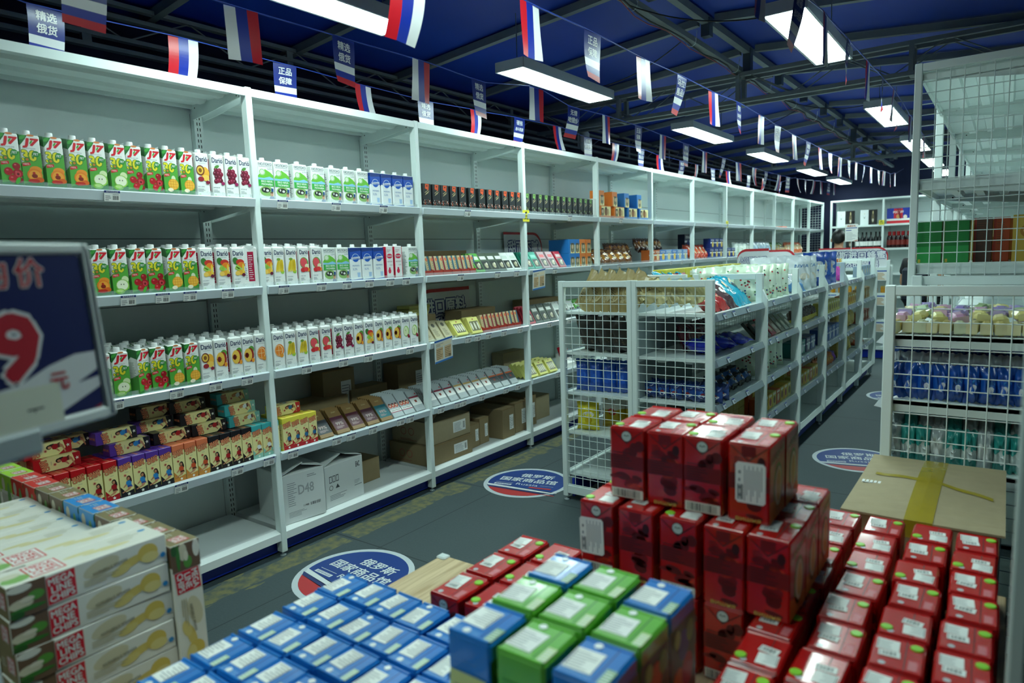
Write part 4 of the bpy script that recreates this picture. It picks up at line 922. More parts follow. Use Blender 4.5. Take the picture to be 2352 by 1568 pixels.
def blob(*cols):
    def fn(g, F, W, h):
        for i, cc in enumerate(cols): g.ell(F, R.uniform(-.25, .25) * W, h * (.3 + .4 * (i + .5) / len(cols)), W * R.uniform(.25, .5), h * R.uniform(.06, .14), c(cc, .3), 1 + i, 12, R.uniform(-.4, .4))
    return fn
def word(t, col, y=.72, bg=None, *cols):
    def fn(g, F, W, h):
        if bg: g.ell(F, 0, h * y, W * .75, h * .09, c(bg, .3), 1, 14)
        g.text(F, t, 0, h * y, W * 1.1, h * .09, c(col, .3), 2, .03)
        for i, cc in enumerate(cols): g.ell(F, (-.3 + .5 * (i % 2)) * W, h * (.24 + .14 * i), W * .4, h * .11, c(cc, .3), 3 + i, 12)
    return fn
def speck(base, *cols):
    def fn(g, F, W, h):
        for i in range(26): g.ell(F, R.uniform(-.8, .8) * W, R.uniform(.1, .9) * h, W * .07, W * .06, c(R.choice(cols), .4), 1 + i % 3, 7)
    return fn
BAGS = {}
def B(key, *a, **k):
    if key not in BAGS: BAGS[key] = [bag(*a, seed=q * 7 + len(BAGS), **k) for q in range(2)]
    return BAGS[key]
def bags(key, items, words, cat='bag', group=None, name='snack_bag'):
    """items: (x, y, z, rot); each labelled by its place in the row"""
    for i, (loc, rot) in enumerate(items):
        solo(name, BAGS[key][i % len(BAGS[key])], words % ORD[i] if '%s' in words else words, cat, loc, rot, group or words.replace('%s', 'each').split(',')[0])
# ================================================================ bags and packs further along the wall, on the island and on the right
cream, kraftc = FOIL('efe6b0', .5), FOIL('a8935c', .6)
B('gold', .13, .15, .07, FOIL('7a4a22'), FOIL('c98c38'), art=blob('e8d8b0', '4a2414', 'd8a850'))
B('brown', .13, .16, .06, FOIL('4c2c1c'), FOIL('8a5a2c'), art=blob('d0b080', 'c8883c'))
B('redor', .13, .2, .07, FOIL('c8401c'), FOIL('d8542a'), art=blob('f0d9a8', 'e8c06a', 'f4e8d0'))
B('pale', .15, .2, .1, FOIL('cfdcd4'), FOIL('dfe9e2'), art=blob('a8c8a0', 'e8ece4'))
B('paleblue', .17, .2, .1, FOIL('cfe0ea'), FOIL('bcd8ea'), art=blob('8ab8dc', 'e8f0f4'))
B('mixg', .13, .2, .07, FOIL('4a7a3a'), FOIL('a8b45a'), art=blob('e8dcae', '3a6a9c', 'd8883c'))
B('mixo', .13, .2, .07, FOIL('d8683a'), FOIL('d8b48a'), art=blob('e8e0c0', 'b03a2a', '6a9a4a'))
B('teal', .13, .21, .07, FOIL('2c8a94'), FOIL('1f9fc0'), art=blob('f0e8d0', '3a3030'))
z2 = LEV[1] + .003
def lean(x, y, z, a=.45, rz=0): return ((x, y, z), (0, -a, rz))
bags('gold', [lean(-.03 - .07 * (i % 2), 3.44 + .072 * i, z2 + .03 * (i % 2), .7) for i in range(9)], 'crumpled gold-brown sweet bag, second shelf of the portrait-box bay, %s along')
bags('brown', [lean(-.16, 3.9 + .09 * i, z2 + .06, .5) for i in range(5)], 'dark brown sweet bag behind the gold ones, second shelf, %s along')
def bisc(col, a2, w=.15, h=.12):
    def fn(g, F, W, hh): g.rect(F, -W, W, hh * .5, hh * .62, c('e8ecf0'), 1); g.ell(F, W * .1, hh * .4, W * .45, hh * .3, c(a2), 2, 14); g.text(F, 'ПЕЧЕНЬЕ', 0, hh * .82, W * 1.4, hh * .14, c('f0f0ea'), 2, .03)
    return print_box(w, .09, h, c(col, .3), fn, name='biscuit_box')
BI = [bisc('4a7cc0', 'f0c85a'), bisc('7fa4cf', 'e8d8a0'), bisc('c0622c', 'f0d8a8'), bisc('16337e', 'e0c060')]
for i, (q, y) in enumerate(((2, 4.52), (2, 4.64), (0, 4.78), (1, 4.93), (0, 5.08), (1, 5.23), (1, 5.39))):
    solo('biscuit_box', BI[q], '%s biscuit box on the second shelf past the portrait boxes, %s along' % (('blue', 'pale blue', 'orange')[q], ORD[i]), 'biscuit box', (-.07, y, z2), (0, 0, R.uniform(-.1, .1)), 'biscuit boxes on the second shelf')
bags('brown', [lean(-.2, 4.6 + .1 * i, z2 + .1, .4) for i in range(6)], 'dark brown bag behind the orange and blue biscuits, %s along')
bags('redor', [lean(-.05 - .005 * i, 5.66 + .13 * i, z2, .55, .15) for i in range(6)], 'red-orange foil snack bag, second shelf, %s in its row')
for i in range(9):
    y, lv = 6.3 + .16 * (i % 6), i // 6
    solo('biscuit_box', BI[3], 'navy biscuit box on the second shelf after the red bags, %s, %s' % (ORD[i % 6], ('lower row', 'upper row')[lv]), 'biscuit box', (-.09, y + (.02 if lv else 0), z2 + .121 * lv), group='navy biscuit boxes')
solo('biscuit_box', bisc('141c3a', '3a4a7a', .2, .2), 'tall dark navy box behind the red foil bags on the second shelf', 'biscuit box', (-.3, 6.05, z2 + .1))
solo('shipping_carton', shipper(.3, .15, .1, CARD2, False), 'low dark carton under the tall navy box on the second shelf', 'carton', (-.3, 6.05, z2))
bags('pale', [lean(-.09, 7.35 + .18 * i, z2, .2) for i in range(4)], 'pale green-white bag on the second shelf far along the wall, %s along')
bags('paleblue', [lean(-.08, 8.1 + .18 * i, z2, .2) for i in range(5)], 'pale blue bag on the second shelf far along the wall, %s along')
solo('sweet_box', print_box(.5, .12, .1, c('c9a878'), lambda g, F, W, h: [g.ell(F, -W * .7 + .1 * q, h * .5, .03, .03, c('e8dcc0'), 1) for q in range(4)]), 'long tan box low on the second shelf near its far end', 'box', (-.07, 9.35, z2))
bags('mixg', [lean(-.13, 9.15 + .14 * i, z2 + (.0 if i > 3 else .0), .35) for i in range(6)], 'green patterned bag near the far end of the wall shelving, %s along')
bags('mixo', [lean(-.1, 10.1 + .15 * i, z2, .35) for i in range(7)], 'orange patterned bag at the far end of the wall shelving, %s along')
solo('sweet_box', print_box(.3, .1, .02, c('e0644a')), 'flat orange box lying alone on the far top shelf', 'box', (-.06, 9.5, LEV[0] + .001))

# ---------------------------------------------------------------- island, far-aisle side
IS = [z + .001 for z in IZ]; yk = lambda k, u: YI + LI * k + u
B('cream', .15, .25, .05, cream, cream, wr=.012)
B('red', .13, .24, .06, FOIL('b02a2a'), FOIL('d04a4a'), art=blob('e8d8a8', 'c8b48a'))
B('plum', .13, .24, .06, FOIL('4a3438'), FOIL('5c4448'), art=blob('f0ece4'))
B('aqua', .14, .26, .06, FOIL('1f9fc0'), FOIL('2cb0cc'), art=blob('e8f4f4', '3a4a54', 'f0d8b0'))
bags('cream', [((XM + .11 + .062 * i, yk(0, .045 + .008 * i), IS[0] + .012), (.62, -.12, -PI / 2 + .28)) for i in range(6)], 'cream paper bag leaning behind the mesh end, %s of its row')
bags('red', [lean(XR - .05, yk(0, .2), IS[0], .95), lean(XR - .05, yk(0, .34), IS[0], .95)], 'red sweet bag lying beside the cream bags, %s of two')
bags('plum', [lean(XR - .05, yk(0, .48), IS[0], .9)], 'dark plum bag between the red and aqua bags')
bags('aqua', [lean(XR - .05, yk(0, .62), IS[0], .9), lean(XR - .06, yk(0, .75), IS[0], .85)], 'bright aqua bag on the island top shelf, %s of two')
B('ultra', .16, .2, .07, FOIL('10189c', .15), FOIL('1c2cb8', .15), art=blob('3a8ac0', '6ab0d0'))
bags('ultra', [((XR - .06, yk(0, .28 + .2 * i), IS[1] + .035), (0, -1.45, .5 + .3 * i)) for i in range(3)], 'shiny ultramarine bag lying flat on the island, %s of three', group='ultramarine bags')
B('wine', .12, .16, .06, FOIL('4c1420'), FOIL('6a1c2c'), art=blob('8a3a44'))
bags('wine', [lean(XR - .26, yk(0, .32 + .1 * i), IS[1], .3) for i in range(5)], 'dark wine-red pack behind the ultramarine bags, %s along')
B('navy', .075, .09, .05, FOIL('12306e', .25), FOIL('1a4a9c', .25), art=blob('d8dce4', '8a2a2a', '2a6ab8'))
bags('navy', [((XM + .06 + .075 * (i % 6), yk(0, .1 + .09 * (i // 6)), IS[2] + .003), (0, 0, -PI / 2 + R.uniform(-.2, .2))) for i in range(12)] , 'small navy pack behind the mesh end, %s of the heap')
B('coco', .08, .09, .06, FOIL('141a2a', .2), FOIL('2a5aa0', .2), art=blob('e0e4e8', '7a4a2a', 'c8ccd4'))
bags('coco', [lean(XR - .06 - .05 * (i % 2), yk(0, .26 + .065 * i), IS[2] + .03 * (i % 2), .6) for i in range(9)], 'small blue and brown pack heaped on the third island shelf, %s along')
for i in range(8):
    solo('sweet_box', print_box(.1, .2, .095, c('8a7c24', .5)), 'dull mustard box on the low island shelf, %s, %s row' % (ORD[i % 4], ('lower', 'upper')[i // 4]), 'box', (XR - .18, yk(0, .4 + .105 * (i % 4)), IS[3] + .096 * (i // 4)), group='mustard boxes')
GW = ('d9e6d0', 'cfe2c4')
B('round', .18, .22, .1, FOIL('d3e4cc', .3), FOIL('dfeedd', .3), art=speck('', '8a1c24', '3a6a3a', '2a4a7a', 'b8202c'), wr=.008)
bags('round', [((XR - .12, yk(1, .1 + .155 * i), IS[0]), (0, -.08, -1.15)) for i in range(5)], 'round pale green bag with red specks, top of the island, %s along')
bags('round', [((XR - .33, yk(1, .02 + .17 * i), IS[0]), (0, 0, -1.3)) for i in range(5)], 'pale green bag in the back row on top of the island, %s along')
def pk(cols, w=.085, h=.13, t=.02):
    def fn(g, F, W, hh): g.ell(F, 0, hh * .4, W * .6, hh * .2, c(cols[1], .3), 1, 12); g.rect(F, -W * .8, W * .8, hh * .72, hh * .86, c(cols[2], .3), 1)
    return bar(w, h, t, c(cols[0], .25), fn)
for i, (nm, cs) in enumerate((('dark grey', ('3c4440', 'a8a494', '8a3a3a')), ('grey', ('565c54', 'c8b89a', '2a2a2a')), ('crimson', ('b01c38', 'e0c8b0', 'f0e0e0')), ('beige', ('a8907c', 'd8c8b0', '5a3a34')), ('olive', ('6a6c58', 'd0ccb0', '3a3a34')), ('sage', ('8a9480', 'e0dcc8', '4a5048')), ('pale sage', ('9ca492', 'e8e4d4', '5a6054')))):
    fan(pk(cs), yk(1, .1 + .11 * i), IS[1] - .001, 2, '%s flat pack on the second island shelf' % nm, 'sweet pack', x=XR - .02, ang=48, step=.03, name='sweet_pack')
bags('round', [((XR - .12, yk(1, .12 + .16 * i), IS[2]), (0, -.08, -1.1)) for i in range(4)], 'white bag with red specks on the third island shelf, %s of four')
def cook(a, b):
    def fn(g, F, W, h): g.ell(F, 0, h * .45, W * .55, h * .26, c(b), 1, 12); g.rect(F, -W * .8, W * .8, h * .78, h * .92, c('f0ead0'), 1)
    return print_box(.085, .07, .1, c(a, .35), fn, name='sweet_box')
CK = [cook('c8b03a', '8a4a24'), cook('c8602c', 'e8d8b0'), cook('d0c860', '7a5a2c'), cook('e0b838', 'a03a24')]
for k, n, lv2 in ((1, 8, 5), (2, 8, 6)):
    for i in range(n + lv2):
        q = i % n if i < n else i - n; lv = 0 if i < n else 1; m = (i * 3 + k) % 4
        solo('sweet_box', CK[m], '%s biscuit box low on the island, %s bay, %s row, %s' % (('yellow', 'orange', 'straw', 'amber')[m], ORD[k], ('lower', 'upper')[lv], ORD[q]), 'box', (XR - .06 - .075 * lv, yk(k, .09 + .095 * q), IS[3] + .1005 * lv - (.1005 if lv else 0) + (.1 if lv else 0)), group='biscuit boxes on the low island shelf')
    for q in range(lv2):
        solo('sweet_box', CK[(q + k) % 4], 'biscuit box under the upper row, low on the island, %s bay' % ORD[k], 'box', (XR - .135, yk(k, .09 + .095 * q), IS[3]), group='biscuit boxes under the upper row')
B('flour', .2, .26, .12, FOIL('dde6ea', .3), FOIL('e6edf0', .3), art=word('МУКА', '5a8ac0', .7, None, 'b8d0e4', 'e0d8c8'), wr=.014)
B('sky', .15, .2, .06, FOIL('e2eaf0', .3), FOIL('5a9ad8', .3), art=blob('f0f4f8', '2c6cb8'), band=(0, .35))
B('bigblue', .2, .28, .12, FOIL('1c4ca8', .25), FOIL('2464c4', .25), art=blob('e8ecf0', 'd8dce4', 'f0d8b0', 'e4e8f0'))
bags('sky', [lean(XR - .04, yk(2, .14), IS[0], .8), lean(XR - .04, yk(2, .32), IS[0], .8)], 'blue and white bag lying back on the island, third bay, %s')
bags('flour', [((XR - .12, yk(2, .53), IS[0]), (0, -.05, -.9)), ((XR - .12, yk(2, .74), IS[0]), (0, -.05, -.8)), ((XR - .3, yk(2, .2), IS[0]), (0, 0, -1)), ((XR - .3, yk(2, .46), IS[0]), (0, 0, -1))], 'big white flour bag on the island top, third bay, %s')
bags('bigblue', [((XR - .12, yk(3, .2), IS[0]), (0, -.05, -.8)), ((XR - .12, yk(3, .42), IS[0]), (0, 0, -.9)), ((XR - .12, yk(3, .65), IS[0]), (0, 0, -.8))], 'big blue bag with white ovals, top of the island, %s')
bags('flour', [((XR - .32, yk(3, .2), IS[0]), (0, 0, -1)), ((XR - .32, yk(3, .55), IS[0]), (0, 0, -1))], 'big white bag behind the blue ovals bags, %s')
B('choc', .08, .11, .06, FOIL('3a2414', .2), FOIL('c8b83a', .2), art=blob('5a3420'), band=(0, .4))
bags('choc', [((XR - .05, yk(2, .1 + .085 * i), IS[1]), (0, -.2, R.uniform(-.3, .3))) for i in range(8)], 'brown pouch with yellow foot, second island shelf, %s along')
for i, (y, col, nm, w) in enumerate(((.12, '1f7a74', 'dark teal', .1), (.3, '229488', 'teal', .2), (.5, '2a3a6a', 'slate blue', .13), (.66, '3a5a9a', 'mid blue', .14))):
    solo('sweet_box', bisc(col, 'c8d4d8', w, .11), '%s box on the third island shelf, third bay' % nm, 'box', (XR - .08, yk(2, y), IS[2]))
for i in range(8): solo('sweet_box', CK[2], 'straw-yellow box in a neat row on the second island shelf, fourth bay, %s' % ORD[i], 'box', (XR - .06, yk(3, .08 + .095 * i), IS[1]), group='straw boxes in a row')
for i in range(5): solo('sweet_box', bisc('3a64b0', 'd8dce8', .13, .12), 'blue box on the third island shelf, fourth bay, %s along' % ORD[i], 'box', (XR - .07, yk(3, .1 + .15 * i), IS[2]), group='blue boxes on the island')
B('orangey', .09, .11, .06, FOIL('c86a24', .25), FOIL('d8922c', .25), art=blob('e8d8a8', 'a03a24'))
B('violet', .09, .11, .06, FOIL('5a2a8a', .25), FOIL('8a3ab0', .25))
bags('orangey', [((XR - .06, yk(3, .1 + .09 * i), IS[3]), (0, -.4, .2)) for i in range(7)], 'orange sweet bag on the low island shelf, fourth bay, %s')
bags('violet', [((XR - .06, yk(3, .75), IS[3]), (0, -.4, .2))], 'violet sweet bag at the end of the orange ones on the low shelf')
B('magenta', .13, .22, .07, FOIL('b82a9c', .25), FOIL('d04ab4', .25), art=blob('f0d0e8', '5a1a4a'))
bags('magenta', [((XR - .06, yk(4, .15 + .13 * i), IS[0]), (0, -.6, .4)) for i in range(2)], 'bright magenta bag on the island top shelf, %s of two')
for i in range(6): solo('sweet_box', CK[3 if i % 2 else 1], 'orange box behind the magenta bags, %s, %s row' % (ORD[i % 3], ('lower', 'upper')[i // 3]), 'box', (XR - .18, yk(4, .35 + .13 * (i % 3)), IS[0] + .101 * (i // 3)), group='orange boxes behind the magenta bags')
for i in range(7): solo('sweet_pack', CK[1 if i < 3 else 3], 'amber pack in the fifth island bay, second shelf, %s along' % ORD[i], 'sweet pack', (XR - .06, yk(4, .1 + .1 * i), IS[1]), group='amber packs in the fifth bay')
B('gold2', .13, .18, .09, FOIL('c0a84a', .15), FOIL('d4bc60', .15), art=blob('4a3a1c', '7a2a1c'))
bags('gold2', [((XR - .08, yk(4, .12 + .16 * i), IS[2]), (0, -.1, .3)) for i in range(5)], 'pale gold bag with dark print, third island shelf, fifth bay, %s')
bags('gold2', [((XR - .08, yk(4, .12 + .16 * i), IS[3]), (0, -.1, .3)) for i in range(4)], 'pale gold bag with dark print, low island shelf, fifth bay, %s')
for j, nm, q in ((0, 'grey-blue', 1), (1, 'tan', 3), (2, 'brick', 2)):
    for i in range(5): solo('sweet_pack', print_box(.1, .06, .11, c(('8aa0b4', 'c8a060', 'a8502c')[j], .35), lambda g, F, W, h: g.ell(F, 0, h * .5, W * .6, h * .25, c('e0d8c0'), 1, 10), name='sweet_pack'), '%s pack in the last island bay, %s shelf, %s along' % (nm, SHN[j], ORD[i]), 'sweet pack', (XR - .06, yk(5, .12 + .15 * i), IS[j]), group='%s packs in the last bay' % nm)
bags('mixo', [((XR - .06, yk(5, .2 + .2 * i), IS[3]), (0, -.9, .3)) for i in range(3)], 'small mixed-colour bag in the last island bay, %s along')
# island, side toward the wall: through the left mesh end and over the top
B('kraft', .14, .24, .05, kraftc, FOIL('b09a62', .6), art=lambda g, F, W, h: [g.ell(F, 0, h * .45, W * .7, h * .22, c('c9bd94'), 1, 14), g.lines(F, -W * .5, W * .5, h * .3, h * .6, 6, c('6c6044'), 2)], wr=.01)
bags('kraft', [((XL + .1 + .062 * i, yk(0, .045 + .008 * (5 - i)), IS[0] + .012), (-.55, -.12, -PI / 2 - .28)) for i in range(6)], 'brown kraft bag leaning behind the left mesh, %s of its row')
B('black', .16, .23, .08, FOIL('15140f', .3), FOIL('2a2418', .3), art=lambda g, F, W, h: g.lines(F, -W * .7, W * .7, h * .2, h * .5, 6, c('6a5c3a'), 1))
bags('black', [((XL + .16 + .1 * i, yk(0, .12), IS[1] + .003), (0, .35, -PI / 2 - .3)) for i in range(3)], 'black coffee bag behind the left mesh, %s of three')
B('blue', .085, .19, .07, FOIL('1a4fae', .25), FOIL('1f5cc4', .25), art=blob('2a6ad0'))
bags('blue', [((XL + .09 + .085 * i, yk(0, .1 + .01 * i), IS[2] + .003), (0, 0, -PI / 2 + .2)) for i in range(5)], 'tall blue pouch behind the left mesh, %s along')
B('yellow', .14, .17, .09, FOIL('d8c81c', .25), FOIL('e8dc3a', .25), art=blob('c8b010', 'f0ece0'))
B('yelwhite', .14, .2, .09, FOIL('c0a41c', .3), FOIL('e8e6dc', .3), art=blob('c8202c'), band=(.55, .9))
bags('yellow', [((XL + .12, yk(0, .1), IS[3] + .003), (0, 0, -PI / 2 + .2))], 'bright yellow bag low behind the left mesh')
bags('yelwhite', [((XL + .22 + .11 * i, yk(0, .24 + .06 * i), IS[3] + .003), (0, 0, -PI / 2 + .3)) for i in range(3)], 'yellow and white bag behind the bright yellow one, %s of three')
bags('kraft', [((XL + .1, yk(0, .3 + .15 * i), IS[0]), (0, -.8, PI + .2)) for i in range(4)], 'upright kraft bag behind the leaning ones, %s along')
B('redtop', .14, .17, .07, FOIL('a01c24', .4), FOIL('b82430', .4))
bags('redtop', [((XL + .14, yk(1, -.1 + .15 * i), IS[0]), (0, 0, PI + R.uniform(-.2, .2))) for i in range(6)], 'deep red bag on the near side of the island top, %s along')
for i in range(18):
    lv, q = i // 9, i % 9
    solo('tea_box', print_box(.18, .1, .1, c('d8d03a', .4), lambda g, F, W, h: [g.ell(F, 0, h * .45, W * .2, h * .3, c('9a3a2a'), 1, 12), g.rect(F, -W * .8, W * .8, h * .8, h * .9, c('7a8a2c'), 1)], name='tea_box'), 'lime yellow box stacked on the near side of the island, %s, %s row' % (ORD[q], ('lower', 'upper')[lv]), 'box', (XL + .08, 2.72 + .19 * q + .03 * lv, IS[0] + .1005 * lv), (0, 0, PI), 'lime yellow boxes on the island')
bags('aqua', [((XL + .26, yk(1, .3 + .16 * i), IS[0]), (0, -.75, .2)) for i in range(3)], 'aqua bag in the middle of the island top, %s along')
bags('pale', [((XL + .32 + .03 * (i % 2), yk(2, -.25 + .2 * i), IS[0]), (0, 0, -1.2)) for i in range(7)], 'clear pale bag along the middle of the island top, %s along')
bags('paleblue', [((XL + .2, yk(3, .6 + .2 * i), IS[0]), (0, 0, .3)) for i in range(5)], 'pale blue bag on the near side of the island top, %s along')

# ---------------------------------------------------------------- right-hand candy shelf
WC = [FOIL('e4dcae', .4), FOIL('e0cf86', .35), FOIL('dfe4c0', .4)]
def candy(m1, m2, w=.037, d=.07, h=.05):
    g = G().rbox((-w / 2, -d / 2, 0), (w / 2, d / 2, h), .012, m1)
    for s in (-1, 1): g.hull([(-w * .2, s * d / 2, h * .3), (w * .2, s * d / 2, h * .3), (-w * .2, s * d / 2, h * .7), (w * .2, s * d / 2, h * .7), (-w * .5, s * (d / 2 + .012), h * .15), (w * .5, s * (d / 2 + .012), h * .15), (-w * .5, s * (d / 2 + .014), h * .85), (w * .5, s * (d / 2 + .014), h * .85)], m2)
    g.art(FYM(-d / 2), [(-w * .45, h * .1), (w * .1, h * .1), (-w * .2, h * .7)], c('b8ccae'), 1); return g.mesh('candy')
CA = [candy(WC[0], WC[0]), candy(WC[1], WC[0]), candy(WC[2], WC[2])]
CP = [candy(FOIL('9a8ac8', .3), FOIL('b4a4d8', .3), .045, .07, .035), candy(FOIL('d0a0c0', .3), FOIL('dcb8d0', .3), .045, .07, .035), candy(FOIL('a8c890', .3), FOIL('c0d8a8', .3), .045, .07, .035), candy(FOIL('e0d890', .3), FOIL('e8e0a8', .3), .045, .07, .035)]
LZ = [z + .001 for z in IZ]
for i in range(11):
    solo('candy', CA[i % 3 if i % 4 else 1], 'cream wrapped bar in the front candy row, %s along' % ORD[i], 'sweet', (XU + .03 + .039 * i, YLU + .085, LZ[0] + .002), (0, 0, R.uniform(-.1, .1)), 'cream bars in the front candy row')
n = 0
for r in range(5):
    for i in range(7):
        q = (0, 1, 0, 2, 1, 0, 3)[(i + 2 * r) % 7] if r else (1, 3, 3, 1, 3, 3, 3)[i]
        solo('candy', CP[q], '%s wrapped sweet heaped behind the cream bars on the candy shelf' % ('lilac', 'pink', 'green', 'yellow')[q], 'sweet', (XU + .04 + .06 * i + R.uniform(-.008, .008), YLU + .15 + .075 * r, LZ[0] + .004 + R.uniform(.028, .05)), (R.uniform(-.2, .2), R.uniform(-.2, .2), R.uniform(-.3, .3)), '%s sweets heaped on the candy shelf' % ('lilac', 'pink', 'green', 'yellow')[q])
for r in range(4):
    for i in range(11): solo('candy', CA[(i + r) % 3], 'cream wrapped bar under the heaped sweets', 'sweet', (XU + .03 + .039 * i, YLU + .165 + .085 * r, LZ[0] + .002 - .018), group='cream bars under the heap') if False else None
B('fish', .055, .13, .05, FOIL('164fa8', .25), FOIL('1e5fc0', .25), art=blob('e4e8ec', '3a8ad0'), wr=.01)
B('milky', .06, .12, .05, FOIL('d4dce2', .25), FOIL('2a64b8', .25), art=blob('e8ecf0'), band=(0, .35), wr=.012)
for r in range(4):
    bags('fish' if r % 2 == 0 else 'milky', [((XU + .035 + .047 * i + .01 * (r % 2), YLU + .075 + .07 * r, LZ[1] + .003 + .042 * r), (0, .0, -PI / 2 + R.uniform(-.3, .3))) for i in range(9)], '%s sweet pouch heaped on the second candy shelf, %s row, %%s along' % (('blue', 'blue and white')[r % 2], ORD[r]), 'sweet', name='sweet_pouch')
B('mint', .05, .14, .05, FOIL('2a9a94', .25), FOIL('cfdcda', .25), band=(.25, .5), art=blob('e0ecec'), wr=.01)
B('silverp', .05, .14, .05, FOIL('b8c4c8', .2), FOIL('dce2e2', .2), band=(.3, .7), wr=.012)
B('blue2', .05, .12, .05, FOIL('1f56a4', .25), FOIL('3a7ac4', .25), wr=.01)
B('lemon', .06, .14, .05, FOIL('d8c028', .25), FOIL('e0d060', .25), wr=.01)
for r, (ka, kb) in enumerate((('mint', 'silverp'), ('silverp', 'mint'), ('blue2', 'blue2'), ('lemon', 'lemon'))):
    for i in range(9):
        k = ka if (i * 5 + r) % 3 else kb; nm = {'mint': 'mint green', 'silverp': 'silver', 'blue2': 'mid blue', 'lemon': 'lemon yellow'}[k]
        bags(k, [((XU + .035 + .047 * i, YLU + .075 + .085 * r, LZ[2] + .003 + .035 * r), (0, 0, -PI / 2 + R.uniform(-.15, .15)))], '%s pouch on the third candy shelf, %s row, %s along' % (nm, ORD[r], ORD[i]), 'sweet', group='pouches on the third candy shelf', name='sweet_pouch')
# boxes on the tall unit
def tallbox(col, w, h, d, kind=0):
    def fn(g, F, W, hh):
        S = FYM(-w / 2, 0, 0); Q = d / 2
        if kind == 0: g.lines(S, -Q * .5, Q * .4, hh * .5, hh * .9, 9, c('2a8a44'), 1, .3); g.rect(S, -Q, Q, 0, hh * .4, c('2c9a4c'), 1); g.rect(S, -Q * .9, -Q * .7, .004, hh * .1, c('c8b040'), 2)
        elif kind == 1: g.lines(S, -Q * .6, Q * .6, hh * .4, hh * .92, 10, c('7a4a34'), 1, .3); g.rect(S, -Q, -Q * .7, 0, hh, c('a83420'), 1)
        else: g.ell(S, 0, hh * .65, Q * .6, hh * .16, c('a8742c'), 1, 16); g.ell(S, 0, hh * .66, Q * .42, hh * .1, c('e8d8a0'), 2, 14); g.ell(S, 0, hh * .3, Q * .3, hh * .1, c('b03428'), 1, 14)
    return print_box(w, d, h, c(col, .35), fn, name='gift_box')
for i, (x, d, y, h, col, kd, lb) in enumerate(((.075, .095, 1.82, .195, '1a7a38', 0, 'green box behind the tall mesh, the one nearer the mesh post'), (.18, .095, 1.84, .195, '1a7a38', 0, 'green box behind the tall mesh, beside the first'), (.275, .07, 1.93, .2, '5a4034', 1, 'brown box with red spine behind the tall mesh'), (.345, .06, 1.95, .2, 'b04a24', 1, 'rust red box behind the tall mesh'), (.45, .13, 1.9, .205, 'c8a84a', 2, 'golden box with oval print behind the tall mesh, first'))):
    solo('gift_box', tallbox(col, .14, h, d, kd), lb, 'box', (XT + x, y, 1.374))
for i, (x, y, col) in enumerate(((.16, 2.3, 'd0b860'), (.32, 2.3, 'b8642c'), (.3, 2.6, '8a3424'), (.14, 2.62, '1f4a9a'))): solo('gift_box', tallbox(col, .2, .2, .14, 2), 'gift box deeper on the tall unit, ' + ('pale gold', 'copper', 'oxblood', 'royal blue')[i], 'box', (XT + x, y, 1.374))
for i, (x, y, col, kd) in enumerate(((.1, 1.85, '1a7a38', 0), (.2, 1.87, '1a7a38', 0), (.33, 1.9, 'b04a24', 1), (.43, 1.92, '2a2a4a', 1))): solo('gift_box', tallbox(col, .14, .22, .09, kd), 'box on the fourth level of the tall unit, ' + ('green, outer', 'green, inner', 'rust', 'navy')[i], 'box', (XT + x, y, .902))

# ---------------------------------------------------------------- back wall goods
GB = print_box(.0, .0, .0, PAPER) if False else None
def gift(white=True):
    g = G().rbox((-.07, -.05, 0), (.07, .05, .27), .002, c('dfe6e6' if white else '101214', .3)); S = FYM(-.05)
    if white: g.art(S, [(-.025, .17), (0, .11), (.025, .17), (.004, .13), (0, .14), (-.004, .13)], c('20262a'), 1); g.star(S, 0, .2, .01, c('c8b060'), 1)
    else: g.ell(S, 0, .12, .022, .09, c('6a6048', .25), 1); g.ell(S, 0, .22, .01, .03, c('b8a878', .25), 2); g.ell(S, 0, .08, .014, .03, c('c8c0b0', .25), 2)
    return g.mesh('gift_box')
GW_, GBk = gift(), gift(False)
for i, (x, w) in enumerate(((.16, 1), (.31, 0), (.55, 1), (.68, 0))):
    solo('gift_box', GW_ if w else GBk, ('white gift box with black wings emblem' if w else 'black gift box with gilt bottle picture') + ' on the back wall shelf, ' + ORD[i // 2] + ' of two', 'box', (.2 + x, YB + .12, 1.831), (0, 0, .15 if not w else 0), 'gift boxes on the back shelf')
g = G().rbox((-.21, -.05, 0), (.21, .05, .27), .004, c('16309c', .35)); S = FYM(-.05); g.rect(S, -.21, .21, 0, .05, c('c41c2c'), 1); g.rect(S, -.21, .21, .05, .085, PAPER, 1); g.rect(S, -.1, .04, .09, .262, c('cc2030'), 2); g.text(S, 'РОССИЯ', -.03, .2, .16, .04, PAPER, 3, .03); g.ell(S, -.03, .12, .03, .04, c('d89a5a'), 4); g.ell(S, .08, .11, .03, .035, c('e8dcd0'), 4)
t = thing('gift_bag', 'blue and red gift bag with a red ribbon on the back wall shelf', 'gift bag', (1.32, YB + .12, 1.831), parts=[('bag_body', g), ('ribbon', G().tube([(-.04, -.054, .262), (-.02, -.06, .18), (0, -.056, .09)], .006, c('8a1420'), 6).tube([(.0, -.054, .262), (-.005, -.06, .18), (.01, -.056, .08)], .006, c('8a1420'), 6))])
bot = G().lathe([(.036, 0), (.038, .02), (.038, .17), (.03, .2), (.014, .225), (.013, .285), (.015, .288), (.015, .3)], M('12181a', .12, key='dark_bottle_glass'), 18).mesh('bottle_body')
botr = G().lathe([(.045, 0), (.047, .02), (.047, .17), (.036, .21), (.024, .225)], M('2a1416', .12, key='red_bottle_glass'), 18).mesh('bottle_body')
